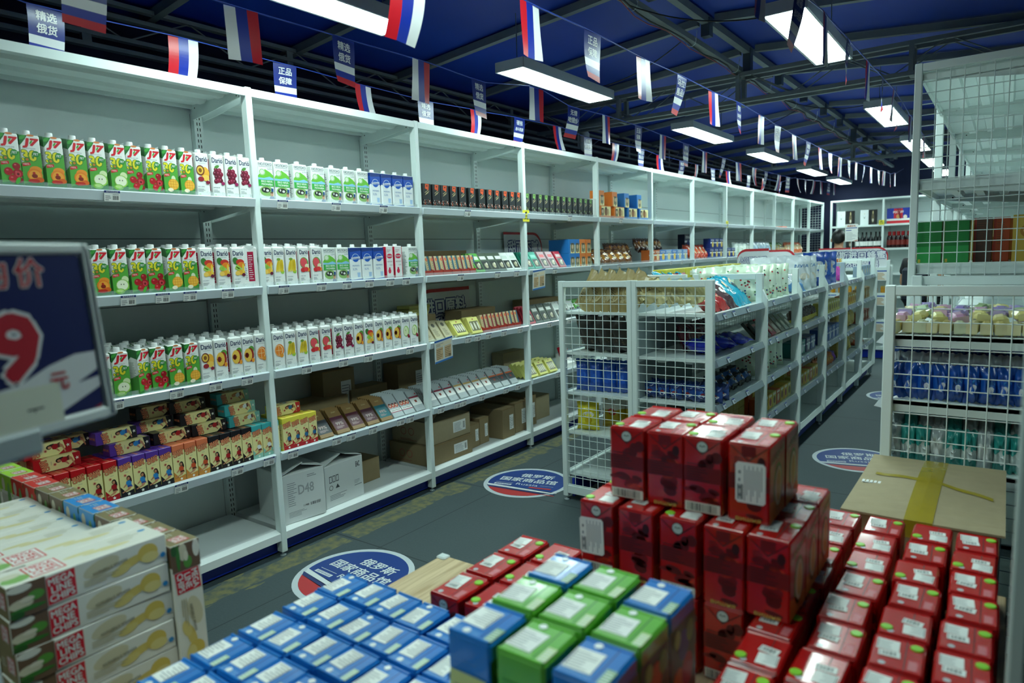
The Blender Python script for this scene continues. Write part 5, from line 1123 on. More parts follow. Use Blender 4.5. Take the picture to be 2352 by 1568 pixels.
labw = G().lathe([(.0388, .05), (.0388, .13)], PAPER, 18).mesh('bottle_label'); labr = G().lathe([(.0478, .05), (.0478, .14)], c('7a2a24'), 18).mesh('bottle_label'); redc = G().lathe([(.026, .215), (.028, .225), (.028, .29)], c('a8141c'), 16).mesh('bottle_cap')
for i, x in enumerate((.44, .52, .585, .66, .74, .8)):
    thing('wine_bottle', 'dark wine bottle with white label on the back shelf, %s along' % ORD[i], 'bottle', (.2 + x, YB + .1, 1.401), group='wine bottles on the back shelf', parts=[('bottle_body', bot), ('bottle_label', labw)])
for i, x in enumerate((.96, 1.03, 1.1, 1.17, 1.26)):
    thing('red_capped_bottle', 'brown bottle with broad red cap on the back shelf, %s along' % ORD[i], 'bottle', (.2 + x, YB + .12, 1.401), group='red-capped bottles on the back shelf', parts=[('bottle_body', botr), ('bottle_label', labr), ('bottle_cap', redc)])
solo('gift_box', GBk, 'black gift box beside the wine bottles on the lower back shelf', 'box', (.5, YB + .2, 1.401), (0, 0, .15))
# honey stand jars
jar = G().lathe([(.03, 0), (.033, .01), (.033, .06), (.028, .072)], M('c88a1c', .15, key='honey'), 16).mesh('jar_body'); lid = G().lathe([(.03, .072), (.03, .086)], c('c8a83a', .3), 16).mesh('jar_lid')
n = 0
for z, ys in ((1.181, 9), (.851, 9), (.501, 7)):
    for i in range(ys):
        thing('honey_jar', 'golden honey jar on the cross stand, %s shelf, %s along' % (SHN[n], ORD[i]), 'jar', (HX0 + .08 + .1 * i, HY + .1, z), group='honey jars on the cross stand', parts=[('jar_body', jar), ('jar_lid', lid)])
    n += 1
for i in range(4):
    solo('sweet_box', print_box(.1, .1, .1, PAPER, lambda g, F, W, h: [g.ell(FYM(-W), 0, h * .5, .03, .03, c('7a1c3a'), 1), g.ell(FYM(-W), 0, h * .5, .014, .014, PAPER, 2)]), 'white box with maroon round badge low on the honey stand, %s' % ORD[i], 'box', (HX0 + .2 + .17 * i, HY + .12, .601 if False else .501), group='white badge boxes') if i < 0 else None
def card(w, h):
    g = G().box((-w / 2, -.001, -h), (w / 2, .001, 0), PAPER); S = FYM(-.001); g.rect(S, -w / 2, w / 2, -h * .12, 0, c('2a5cb0'), 1); g.lines(S, -w * .42, w * .42, -h * .9, -h * .2, 8, c('c8a878'), 1, .6, .3); return g.mesh('price_card')
PC = card(.17, .13)
for i, (x, z) in enumerate(((.3, .85), (.62, .85), (.88, 1.16), (.88, .84), (.88, .5))): solo('price_card', PC, 'white and blue price card hung on the honey stand, ' + ('low, first', 'low, second', 'upper end one', 'middle end one', 'lowest end one')[i], 'price card', (HX0 + x - .04, HY - .004, z - .02), group='price cards on the honey stand')
# ================================================================ promo tables and their stacks
TZ = .584
WOODM = None
def wood():
    m = bpy.data.materials.new('pale_oak_board'); m.use_nodes = True; nt = m.node_tree; N = nt.nodes; K = nt.links.new; p = N['Principled BSDF']
    tc = N.new('ShaderNodeTexCoord'); mp = N.new('ShaderNodeMapping'); mp.inputs['Scale'].default_value = (28, 1.4, 1); n = N.new('ShaderNodeTexNoise'); n.inputs['Scale'].default_value = 3; n.inputs['Detail'].default_value = 6; n.inputs['Distortion'].default_value = .8
    r = N.new('ShaderNodeValToRGB'); r.color_ramp.elements[0].position = .35; r.color_ramp.elements[0].color = lin('b59a72'); r.color_ramp.elements[1].position = .65; r.color_ramp.elements[1].color = lin('d8c29a')
    K(tc.outputs['Object'], mp.inputs[0]); K(mp.outputs[0], n.inputs['Vector']); K(n.outputs['Fac'], r.inputs[0]); K(r.outputs[0], p.inputs['Base Color']); p.inputs['Roughness'].default_value = .5
    return m
OAK = wood()
def table(label, x0, x1, y0, y1, corner=()):
    t = thing('promo_table', label, 'table', ((x0 + x1) / 2, (y0 + y1) / 2, 0)); a, b = (x1 - x0) / 2, (y1 - y0) / 2
    addpart(t, 'tabletop', G().rbox((-a, -b, TZ - .022), (a, b, TZ), .002, OAK))
    for sx in (-1, 1):
        for sy in (-1, 1): addpart(t, 'leg', G().rbox((sx * (a - .03) - .018, sy * (b - .03) - .018, 0), (sx * (a - .03) + .018, sy * (b - .03) + .018, TZ - .022), .002, WHITE))
    addpart(t, 'lower_shelf', G().rbox((-a + .03, -b + .03, .14), (a - .03, b - .03, .16), .002, OAK))
    for sx, sy in corner: addpart(t, 'corner_guard', G().rbox((sx * a - (.026 if sx > 0 else -.0) - (0 if sx > 0 else .004), sy * b - .026 * (sy > 0) - .004 * (sy < 0), TZ - .03), (sx * a + .004 if sx > 0 else sx * a + .03, sy * b + .004 if sy > 0 else sy * b + .03, TZ + .006), .004, M('d6e2e2', .35)))
    return t
table('pale oak table under the blue and red cartons, white corner guard', 1.565, 2.944, -1.47, -.508, [(-1, 1)])
table('oak table behind the first, carrying the back rows of red cartons', 2.1, 2.944, -.504, .06)
table('oak table at the left under the long white chip boxes', .3, 1.515, -1.64, -1.185)
# ---------------------------------------------------------------- red juice cartons
RC = M('bc1411', .25, coat=.5, noise=.12, scale=30, key='red_carton'); RD = c('5f0a0c', .35); RB = c('d83c1a', .3)
def redcarton(var):
    w, d, h = .0835, .112, .1655; g = G().rbox((-w / 2, -d / 2, 0), (w / 2, d / 2, h), .004, RC); F = FYM(-d / 2); W = w / 2; r = random.Random(5 + var)
    for i in range(16): g.ell(F, r.uniform(-.75, .75) * W, r.uniform(.08, .86) * h, W * r.uniform(.2, .5), h * r.uniform(.03, .08), (RD, RB, c('7c0a12', .35))[i % 3], 1, 12, r.uniform(-.4, .4)) if i % 3 != 1 or i < 6 else None
    g.rect(F, -W * .96, W * .96, h * .42, h * .62, c('780e10', .35), 2); g.lines(F, -W * .8, W * .6, h * .44, h * .68, 7, c('3a050a', .4), 3, .35)
    g.art(F, [(-W * .95, h - .004), (0, h * .78), (W * .95, h - .004), (W * .9, h - .004), (0, h * .8), (-W * .9, h - .004)], c('3c060a'), 3)
    if var == 0:
        g.ell(F, 0, h * .885, .0125, .0125, c('2a3a34'), 4, 20); g.ell(F, 0, h * .885, .0112, .0112, c('ccd8d2'), 5, 20); g.art(F, [(-.008, h * .88), (-.004, h * .91), (0, h * .89), (.004, h * .91), (.009, h * .885), (.004, h * .895), (0, h * .88), (-.004, h * .895)], c('2a3a34'), 6)
        g.rect(F, -W * .9, W * .92, .004, h * .15, c('e2e0d2'), 5); g.barcode(F, -W * .78, W * .78, .006, h * .135, BLACK, 6, 20)
    else:
        g.rect(F, -.014, .014, h * .84, h - .004, c('7a0c14'), 4); g.ell(F, W * .6, h * .78, .008, .012, c('3a060c'), 4, 10); g.text(F, 'вишня', .0, .008, .05, .007, c('d8c060'), 5, .02); g.lines(F, -W * .7, -W * .2, h * .7, h * .84, 5, c('5a0a10'), 4)
    S = FX(w / 2); D = d / 2                                           # fruit side
    g.rect(S, -D, D, .004, h - .004, c('a8323a', .3), 1); g.text(S, 'добрый', .004, h * .83, .085, .02, c('c8d8b0'), 3, .03, .15); g.ell(S, .004, h * .42, .034, .05, c('5c8a3c'), 2, 18); g.ell(S, .006, h * .42, .026, .042, c('d8dcc0'), 3, 18); g.ell(S, .008, h * .42, .018, .034, c('c8b860'), 4, 16); g.art(S, [(-D, .004), (D, .004), (D, .03), (-D, .05)], c('c87a2c'), 2)
    T = FZ(h)
    g.rect(T, W * .28, W * .32, -D, D, c('3c050a'), 1); g.rect(T, W * .42, W * .8, -D * .8, -D * .2, c('c84a54'), 1); g.lines(T, W * .45, W * .78, -D * .75, -D * .25, 5, c('e8a8ac'), 2, .4, .2); g.ell(T, -W * .5, -D * .72, .006, .006, c('c8ccd0', .2), 1, 14)
    for s in (-1, 1): g.tube([(-W + .004, s * (D - .004), h - .001), (W - .004, s * (D - .004), h - .001)], .003, RC, 6)
    return g.mesh('carton_body')
RCM = [redcarton(0), redcarton(1)]
LIME = G().lathe([(.0105, 0), (.0105, .0015), (.009, .0025)], c('8ed43a', .35), 18).mesh('pull_tab')
def stick(w, h, txt=6): 
    g = G().box((-w / 2, -h / 2, 0), (w / 2, h / 2, .0005), PAPER); T = FZ(.0005); g.lines(T, -w * .42, w * .4, -h * .42, h * .42, txt, GINK, 1, .25); g.rect(T, -w * .46, -w * .43, -h * .4, h * .4, BLACK, 1); return g.mesh('paper_sticker')
def bstick(w, h):
    g = G().box((-w / 2, -h / 2, 0), (w / 2, h / 2, .0005), PAPER); T = FZ(.0005); g.barcode(T, -w * .3, w * .34, -h * .3, h * .3, c('3a3e42'), 1, 12); g.rect(T, -w * .45, -w * .4, -h * .4, h * .4, GINK, 1); return g.mesh('barcode_sticker')
ST1, ST2 = stick(.036, .036), bstick(.034, .02)
def frontst():
    w, h = .06, .085; g = G().hull([(sx * (w / 2 - a), -.0006 * q, sz * (h / 2 - b)) for sx in (-1, 1) for sz in (-1, 1) for a, b in ((0, .005), (.005, 0)) for q in (0, 1)], PAPER); F = FYM(-.0006); g.lines(F, -.024, -.018, -.03, .034, 4, GINK, 1); 
    for q in range(9): g.rect(F, -.012 + q * .0042, -.0105 + q * .0042, -.038 + .012 * (q % 3), .036 - .008 * (q % 2), GINK, 1)
    g.barcode(F, -.026, -.014, -.036, -.004, c('5a6064'), 1, 5); return g.mesh('information_sticker')
ST3 = frontst()
CTN = {}
def redc(x, y, tier, label, flip=None, sticker=False, var=None, grp=None):
    z = TZ + .0005 + .166 * tier
    fl = R.random() < .5 if flip is None else flip
    t = thing('juice_carton', label, 'carton', (x, y, z), (0, 0, R.uniform(-.03, .03)), grp or 'red juice cartons on the promo table')
    addpart(t, 'carton_body', RCM[R.randrange(2) if var is None else var])
    s = -1 if fl else 1
    addpart(t, 'pull_tab', LIME, (s * .028, s * .032 if not fl else -.03, .1657))
    addpart(t, 'paper_sticker', ST1, (s * -.016, s * .022, .166), (0, 0, R.uniform(-.1, .1) + (PI if fl else 0))); addpart(t, 'barcode_sticker', ST2, (s * -.012, s * -.008, .1664), (0, 0, R.uniform(-.15, .15)))
    if sticker: addpart(t, 'information_sticker', ST3, (sticker if sticker is not True else -.004, -.0568, .085), (0, R.uniform(-.04, .04), 0))
cols = (2.578, 2.68, 2.783, 2.882); rows = [-.043 - .1215 * j for j in range(9)]
CN = ('column beside the tower', 'second column out', 'third column out', 'outermost column')
for i, x in enumerate(cols):
    for j, y in enumerate(rows):
        redc(x + R.uniform(-.006, .006), y + R.uniform(-.004, .004), 0, 'red carton in the low layer, %s, %s from the cardboard box' % (CN[i], ORD[j]), grp='red cartons of the low layer')
for x, nm in ((1.957, 'outer'), (2.055, 'inner')):
    for j, y in enumerate((-.63, -.752, -.874)): redc(x, y, 0, 'red juice carton near the bare oak corner, %s column, %s from the far edge' % (nm, ORD[j]), None, grp='red cartons near the oak corner')
tx = (2.183, 2.281, 2.379, 2.474, 2.562)
for i, x in enumerate(tx):
    for j, y in enumerate((-.602, -.485, -.368)): redc(x, y, 0, 'red carton under the tower, hidden by the ones in front', grp='red cartons carrying the tower') if i < 4 else None
    for j, y in enumerate((-.602, -.485, -.368)):
        redc(x, y, 1, 'red juice carton in the tower, lower tier, %s across, %s' % (ORD[i], ('front row', 'middle row', 'back row')[j]), {0: True, 2: True}.get(i, False) if j == 0 else None, (-.012 if i == 0 else .0) if j == 0 and i in (0, 2) else False, {0: 0, 2: 0}.get(i, 1) if j == 0 else None, 'red cartons of the tower')
for i, x in enumerate((2.234, 2.325, 2.41, 2.506)):
    for j, y in enumerate((-.548, -.43)):
        redc(x, y, 2, 'red juice carton on top of the tower, %s across, %s' % (ORD[i], ('front row', 'back row')[j]), (True, False, True, False)[i], .004 if i == 3 and j == 0 else False, (0, 1, 0, 1)[i], 'red cartons of the tower')
# ---------------------------------------------------------------- blue and green cartons
def bluecarton(w, d, h, col, dk, fruitc, lab):
    m = M(col, .3, coat=.4, noise=.08, scale=25); g = G().rbox((-w / 2, -d / 2, 0), (w / 2, d / 2, h), .005, m); W, D = w / 2, d / 2; T = FZ(h)
    g.rect(T, W * .4, W * .46, -D * .95, D * .95, c(dk), 1); g.rect(T, W * .55, W * .92, -D * .85, -D * .1, c(lab, .4), 1); g.lines(T, W * .58, W * .9, -D * .8, -D * .15, 5, c('d8e8e0'), 2, .4, .2)
    for q in range(5): g.rect(T, -W * .9, W * .3, D * (-.9 + .06 * q), D * (-.88 + .06 * q), c('7ab4e4' if col.startswith('1') else 'b8e0a0'), 1)
    S = FX(W); g.rect(S, -D, D, .004, h * .85, c('2c5a34'), 1)
    for i, (a, b, r_, cc) in enumerate(((-.4, .3, .4, fruitc[0]), (.3, .35, .45, fruitc[1]), (0, .62, .4, fruitc[2]), (.5, .7, .3, '6a9a3c'), (-.5, .72, .25, 'a8c86a'))): g.ell(S, a * D, b * h, r_ * D, r_ * D * 1.3, c(cc), 2 + i, 14)
    F = FYM(-D); g.rect(F, -W, W, h * .55, h * .6, c(dk), 1); g.art(F, [(-W, .0), (W, 0), (W, h * .45), (0, h * .3), (-W, h * .42)], c('1f5a34' if col.startswith('1') else dk), 1); g.ell(F, W * .3, h * .22, W * .45, W * .4, c(fruitc[0]), 2, 12); g.lines(F, -W * .7, W * .5, h * .62, h * .8, 4, c('3a7cc4' if col.startswith('1') else '3c8a2c'), 1)
    for s in (-1, 1): g.tube([(-W + .004, s * (D - .004), h - .001), (W - .004, s * (D - .004), h - .001)], .0035, m, 6)
    return g.mesh('carton_body')
BLC = bluecarton(.077, .091, .1655, '1878cc', '0e4a96', ('d87a2c', 'b03428', '3a4a8a'), 'b4d0b4')
DOT = G().lathe([(.0065, 0), (.0065, .0012)], c('eef2f2', .3), 14).mesh('foil_dot')
ST4 = stick(.036, .052, 7); ST5 = stick(.044, .05, 7)
def bluec(x, y, z, label, me, fl, grp, st=ST4, note=False):
    t = thing('juice_carton', label, 'carton', (x, y, z), (0, 0, R.uniform(-.03, .03)), grp, [('carton_body', me)])
    s = -1 if fl else 1; hh = .1657 if me is BLC else .1757
    addpart(t, 'paper_sticker', st, (-.013, -.006 * s, hh + .0004), (0, 0, R.uniform(-.08, .08) + (PI if fl else 0))); addpart(t, 'foil_dot', DOT, (-.012, s * .034, hh))
    if note:
        n = G().add([(-.034 + .068 * a, -.002 - .012 * b * b, -.07 * b) for b in (0, .5, 1) for a in (0, 1)], [(0, 2, 3, 1), (2, 4, 5, 3)], c('cfd48a', .6)); n.lines(FYM(-.006), -.024, .02, -.05, -.012, 5, c('8a8c6a'), 1, .3)
        addpart(t, 'paper_note', n, (0, -.0478, .118))
for i in range(8):
    for j in range(5):
        x, y = 1.733 + .0822 * i, -1.012 - .0985 * j
        if i >= 4 and j == 0 and i > 5: continue
        bluec(x + R.uniform(-.004, .004), y + R.uniform(-.004, .004), TZ + .0005, 'bright blue juice carton in the low layer, %s across, %s from its far row' % (ORD[i], ORD[j]), BLC, (i + j) % 3 != 0, 'blue cartons of the low layer')
GC = bluecarton(.082, .095, .1755, '66b83a', '357a24', ('c82a24', 'e8b03a', 'd86a2c'), 'c8dca0'); BC2 = bluecarton(.082, .095, .1755, '1878cc', '0e4a96', ('d87a2c', 'b03428', '3a4a8a'), '8ab08a')
for i, x in enumerate((2.3, 2.391, 2.484)):
    for j, y in enumerate((-.992, -1.095, -1.2)):
        blue = (i, j) in ((0, 0), (0, 2), (2, 0), (2, 2)); z = TZ + .1665
        bluec(x, y, z, '%s juice carton standing on the second layer, %s column, %s' % ('blue' if blue else 'green', ORD[i], ('far row', 'middle row', 'near row')[j]), BC2 if blue else GC, (i, j) == (0, 2), 'raised blue and green cartons', ST5, (i, j) == (0, 2))
    for j in range(4):
        if i: solo('juice_carton', GC, 'carton of the lower layer under the raised green and blue ones', 'carton', (x, -.992 - .104 * j, TZ + .0005 - .0095), group='cartons under the raised ones') if False else None
for i in range(8, 10):
    for j in range(5): bluec(1.733 + .0822 * i, -.99 - .0985 * j, TZ + .0005, 'blue carton of the low layer carrying the raised green ones', BLC, False, 'blue cartons carrying the raised ones')
# ---------------------------------------------------------------- long chip boxes
def mega(endc, band):
    L_, w, t = .29, .086, .0635; g = G().rbox((-w / 2, -L_ / 2, -t / 2), (w / 2, L_ / 2, t / 2), .0015, c('e9e7dc', .4)); Wh = M('f2f1ea', .4); q = L_ / 2; h = t / 2
    def long_face(F, s, hh):
        """print on a long face; u runs along the box from its patterned end"""
        R_ = lambda a, b, e, f, m, l=1: g.rect(F, s * a if s > 0 else s * b, s * b if s > 0 else s * a, e, f, m, l)
        R_(-q + .001, -q + .062, -hh, hh, c(band), 1)
        for a, b, rx, ry, cc, l in ((-q + .02, -.2, .02, .3, 'd8d0b4', 2), (-q + .03, -.55, .03, .14, '3a7a2c', 3), (-q + .045, .1, .014, .3, '5a9a3a', 3), (-q + .02, .75, .02, .25, 'e4e2d6', 3), (-q + .012, -.8, .012, .2, '2c5c24', 4), (-q + .03, .0, .012, .16, 'e8e0c8', 4)): g.ell(F, s * a, b * hh, rx, ry * hh, c(cc), l, 14)
        g.art(F, [(s * (-q + .063), -.9 * hh), (s * (-q + .112), -.8 * hh), (s * (-q + .112), .9 * hh), (s * (-q + .063), .78 * hh)][::s], RED, 2)
        for k, wd in enumerate(('MEGA', 'LINE', 'CHIPS')): g.text(F, wd, s * (-q + .0875), hh * (.52 - .52 * k), .043 if k != 1 else .035, hh * .42, PAPER, 3, .03, .06 if s > 0 else .06 + PI * 0)
        g.ell(F, s * (-q + .16), .3 * hh, .035, .5 * hh, c('d8cfae'), 1, 16, .2); g.ell(F, s * (q - .075), -.1 * hh, .03, .3 * hh, c('dcc46a'), 2, 16, .25 * s); g.ell(F, s * (q - .095), -.4 * hh, .02, .3 * hh, c('e0cc7c'), 3, 16, .2 * s); g.ell(F, s * (q - .04), .12 * hh, .021, .62 * hh, c('dcc05c'), 4, 18); g.ell(F, s * (q - .036), -.2 * hh, .018, .36 * hh, c('e6d488'), 5, 16)
        g.text(F, 'ХОЛОДЕЦ С ХРЕНОМ', s * (q - .115), .1 * hh, .066, .2 * hh, c('6a6450'), 6, .03, .1); g.lines(F, -.02 if s > 0 else -.03, .05 if s > 0 else .03, -.6 * hh, -.15 * hh, 3, c('c0b48a'), 5, .4); g.ell(F, s * (q - .01), -.35 * hh, .0055, .18 * hh, c('2a8ac8'), 6, 14)
    long_face(FX(w / 2), 1, h)
    long_face(((0, 0, -h), (0, 1, 0), (-1, 0, 0)) if False else ((0, 0, -h), (0, 1, 0), (1, 0, 0)), 1, w / 2) if False else None
    B_ = ((0, 0, -h), (0, 1, 0), (1, 0, 0))                              # face that looks at the aisle when the box stands on end
    g.rect(B_, -q + .001, -q + .05, -w / 2, w / 2, c(band), 1); g.lines(B_, -q + .06, -q + .15, -w * .4, w * .2, 10, c('b8b49c'), 1, .35); g.ell(B_, -q + .07, w * .25, .05, w * .14, c('7fb06a'), 2, 14); g.ell(B_, -q + .03, -w * .2, .02, w * .14, c('d8d0b8'), 2, 12)
    T = ((0, 0, h), (0, 1, 0), (-1, 0, 0)); W2 = w / 2                     # broad top when lying
    g.art(T, [(-q + .045, -W2 * .75), (-q + .105, -W2 * .7), (-q + .105, W2 * .8), (-q + .045, W2 * .75)], RED, 1); g.art(T, [(-q + .048, -W2 * .68), (-q + .102, -W2 * .63), (-q + .102, W2 * .73), (-q + .048, W2 * .68)], PAPER, 2)
    for k, wd in enumerate(('MEGA', 'LINE', 'CHIPS')): g.text(T, wd, -q + .075, W2 * (.45 - .42 * k), .046, W2 * .32, RED, 3, .03)
    g.ell(T, -q + .025, -W2 * .3, .024, W2 * .4, c('8ab86a'), 1, 14); g.ell(T, -q + .02, .2 * W2, .02, W2 * .3, c('d8d4bc'), 2, 14)
    for a, b in ((-q + .14, .1), (-q + .17, -.2), (-q + .2, -.35)): g.ell(T, a, b * W2, .03, W2 * .16, c('e2d6a0'), 1, 14)
    g.lines(T, q - .09, q - .03, -W2 * .1, W2 * .6, 4, c('b8b49a'), 1, .3); g.ell(T, q - .02, W2 * .5, .008, W2 * .14, c('3a96cc'), 1, 14)
    E_ = ((0, -q, 0), (1, 0, 0), (0, 0, 1)); g.rect(E_, -W2 + .001, W2 - .001, -h + .001, h - .001, c(endc), 1); g.art(E_, [(-W2 * .1, -h * .5), (W2 * .75, -h * .4), (W2 * .75, h * .6), (-W2 * .1, h * .5)], c('c83a4a'), 2)
    for k, wd in enumerate(('MEGA', 'LINE', 'CHIPS')): g.text(E_, wd, W2 * .33, h * (.38 - .34 * k), W2 * .7, h * .28, PAPER, 3, .04)
    g.lines(E_, -W2 * .8, -W2 * .25, -h * .3, h * .3, 3, c('c8ccc0'), 2, .3); return g.mesh('chip_box')
MG = {k: mega(a, b) for k, a, b in (('brown', '8a7c58', '6e543e'), ('blue', '2f8fd8', '3a98dc'), ('red', 'd8382e', 'd8483c'), ('lime', 'a8d83a', 'a4d044'))}
for i in range(9):
    nl = 5 if i < 2 else 4
    for l in range(nl):
        solo('chip_box', MG['brown'], 'long white chip box lying flat, %s pile from its near side, %s layer up' % (ORD[i], ORD[l]), 'chip box', (1.427 - .0885 * i, -1.416 + R.uniform(-.004, .004), TZ + .033 + .0645 * l), (0, 0, R.uniform(-.012, .012)), 'long chip boxes lying in piles')
cn = {}
for i, k in enumerate('brown brown brown brown blue blue brown brown red red lime lime'.split()):
    n = cn[k] = cn.get(k, -1) + 1
    solo('chip_box', MG[k], '%s-topped long chip box standing on end behind the piles, %s of that colour' % (k, ORD[n]), 'chip box', (1.434 - .0935 * i, -1.2345, TZ + .1455 + .001), (-PI / 2, 0, R.uniform(-.02, .02)), 'long chip boxes standing on end')
# ---------------------------------------------------------------- taped cardboard box
x0, x1, y0, y1, zt = 2.552, 2.925, .19, .80, .705
t = thing('cardboard_box', 'big brown cardboard box closed with yellow tape, between red cartons and candy shelf', 'box', ((x0 + x1) / 2, (y0 + y1) / 2, 0)); a, b = (x1 - x0) / 2, (y1 - y0) / 2
addpart(t, 'box_body', G().box((-a, -b, 0), (a, b, zt - .012), CARD).text(FYM(-b), '↑', .12, .6, .02, .03, BLACK, 1) .lines(FYM(-b), .06, .16, .5, .6, 4, BLACK, 1, .3))
for s in (-1, 1):
    g = G(); N = 10
    for k in range(N):
        u0, u1 = -b - .012 + (2 * b + .024) * k / N, -b - .012 + (2 * b + .024) * (k + 1) / N
        zz = lambda u, e: zt - .008 + (.018 * (1 - (u / b) ** 2) if e else -.002 * (1 - (u / b) ** 2))
        xa, xb = (-a - .012, -.0015) if s < 0 else (.0015, a + .012)
        e0, e1 = (0, 1) if s < 0 else (1, 0)
        vs = [(xa, u0, zz(u0, e0)), (xb, u0, zz(u0, e1)), (xb, u1, zz(u1, e1)), (xa, u1, zz(u1, e0))]
        vs += [(p, q, r - .006) for p, q, r in vs]
        g.add(vs, [(0, 1, 2, 3), (7, 6, 5, 4), (0, 4, 5, 1), (1, 5, 6, 2), (2, 6, 7, 3), (3, 7, 4, 0)], CARD)
    addpart(t, 'flap', g)
TAPE = M('b09c20', .18, noise=.1, scale=30, alpha=.8, key='yellow_tape')
g = G(); N = 10
for k in range(N):
    u0, u1 = -b - .012 + (2 * b + .024) * k / N, -b - .012 + (2 * b + .024) * (k + 1) / N
    for xa, xb in ((-.035, 0), (0, .035)):
        zz = lambda x, u: zt - .0065 + .018 * (1 - (u / b) ** 2) * (1 - abs(x) / a)
        g.add([(xa, u0, zz(xa, u0)), (xb, u0, zz(xb, u0)), (xb, u1, zz(xb, u1)), (xa, u1, zz(xa, u1))], [(0, 1, 2, 3)], TAPE)
g.add([(-.035, -b - .0125, zt - .008), (.035, -b - .0125, zt - .008), (.035, -b - .0125, zt - .06), (-.035, -b - .0125, zt - .06)], [(3, 2, 1, 0)], TAPE)
addpart(t, 'tape_strip', g)
g = G(); M_ = 14
for k in range(M_):
    u0, u1 = -a * .85 + 1.75 * a * k / M_, -a * .85 + 1.75 * a * (k + 1) / M_
    vs = []
    for u in (u0, u1):
        for dv in (-.014, .014):
            v = .02 - .06 * (u / a) + dv + .004 * math.sin(u * 60); vs.append((u, v, zt - .0058 + .018 * (1 - (v / b) ** 2) * (1 - abs(u) / a)))
    g.add(vs, [(0, 2, 3, 1)], TAPE)
addpart(t, 'tape_strip', g)
g = G().rect(FZ(zt - .0055, -a * .75, -.03), -.045, .045, -.012, -.002, PAPER, 1)
for q in range(8): g.rect(FZ(zt - .003, -a * .75, -.03), -.045 + .0115 * q, -.037 + .0115 * q, -.012, .012, PAPER, 1)
addpart(t, 'torn_paper', g)
# ---------------------------------------------------------------- price sign on its stand
def signboard():
    g = G(); W, Hh = .32, .24; fr = M('e3ebea', .35)
    g.rbox((-W, -.005, 0), (0, .006, Hh), .004, M('dfe6e6', .4))
    for a, b, e, f in ((-W, 0, 0, .016), (-W, 0, Hh - .014, Hh), (-.017, 0, 0, Hh), (-W, -W + .016, 0, Hh)): g.rbox((a, -.0085, e), (b, .008, f), .003, fr)
    g.rbox((-.009, -.0105, .004), (-.004, -.004, Hh - .004), .002, M('f0f4f4', .3))
    F = FYM(-.0052); nv = M('0b1c5c', .35, key='sign_navy'); wh = M('e6e9ec', .4, key='sign_white')
    def rr(x0, x1, z0, z1, r, m, l): g.art(F, [(x + r * sx * math.cos(t) , z + r * math.sin(t)) for x, z, sx, a in ((x1 - r, z1 - r, 1, 0), (x0 + r, z1 - r, 1, 90), (x0 + r, z0 + r, 1, 180), (x1 - r, z0 + r, 1, 270)) for t in [math.radians(a + 15 * k) for k in range(7)]], m, l)
    rr(-W + .017, -.0175, .017, Hh - .0145, .008, nv, 1)
    g.art(F, [(-W + .03, .018), (-.08, .024), (-.018, .046), (-.018, .094), (-.05, .094), (-.09, .084), (-.13, .068), (-W + .03, .05)], wh, 2)
    g.art(F, [(-.052, .056), (-.018, .07), (-.018, .06)], nv, 3); g.art(F, [(-.13, .056), (-.1, .062), (-.13, .05)], nv, 3); g.art(F, [(-.035, .0175), (-.022, .0175), (-.022, .022)], c('a8283c'), 3)
    rd, wt = c('c01830'), c('eef0f2')
    for x, ch in ((-.142, '均'), (-.0935, '价')):
        for b, m, l in ((.06, wt, 3), (.02, rd, 4)): g.text(F, ch, x, .203, .038, .035, m, l, b)
    for b, m, l in ((.13, wt, 4), (.07, rd, 5)): g.text(F, '9', -.128, .113, .056, .076, m, l, b)
    for b, m, l in ((.07, wt, 4), (.03, rd, 5)): g.text(F, '元', -.0785, .063, .025, .022, m, l, b)
    return g
note = G().box((-.2, -.0082, .004), (-.082, -.0072, .062), c('e2e6d4', .6)); note.rect(FYM(-.0082), -.13, -.108, .034, .036, BLACK, 1); note.rect(FYM(-.0082), -.121, -.119, .031, .035, BLACK, 1)
t = thing('price_sign', 'framed navy price sign with red number and white waves on a pole', 'sign', (1.90, -1.523, 1.27), (math.radians(-4.2), 0, math.radians(111.7)))
addpart(t, 'sign_board', signboard()); addpart(t, 'paper_note', note); addpart(t, 'clamp', G().rbox((-.26, -.012, -.02), (-.118, .014, .012), .004, GREYP))
addpart(t, 'pole', G().tube([(-.235, .0, 0), (-.235, -.09, -1.24)], .009, M('c4ced0', .3), 12)); addpart(t, 'base_plate', G().lathe([(.11, 0), (.11, .012), (.02, .02)], GREYP, 28, (-.235, -.092, -1.262)))
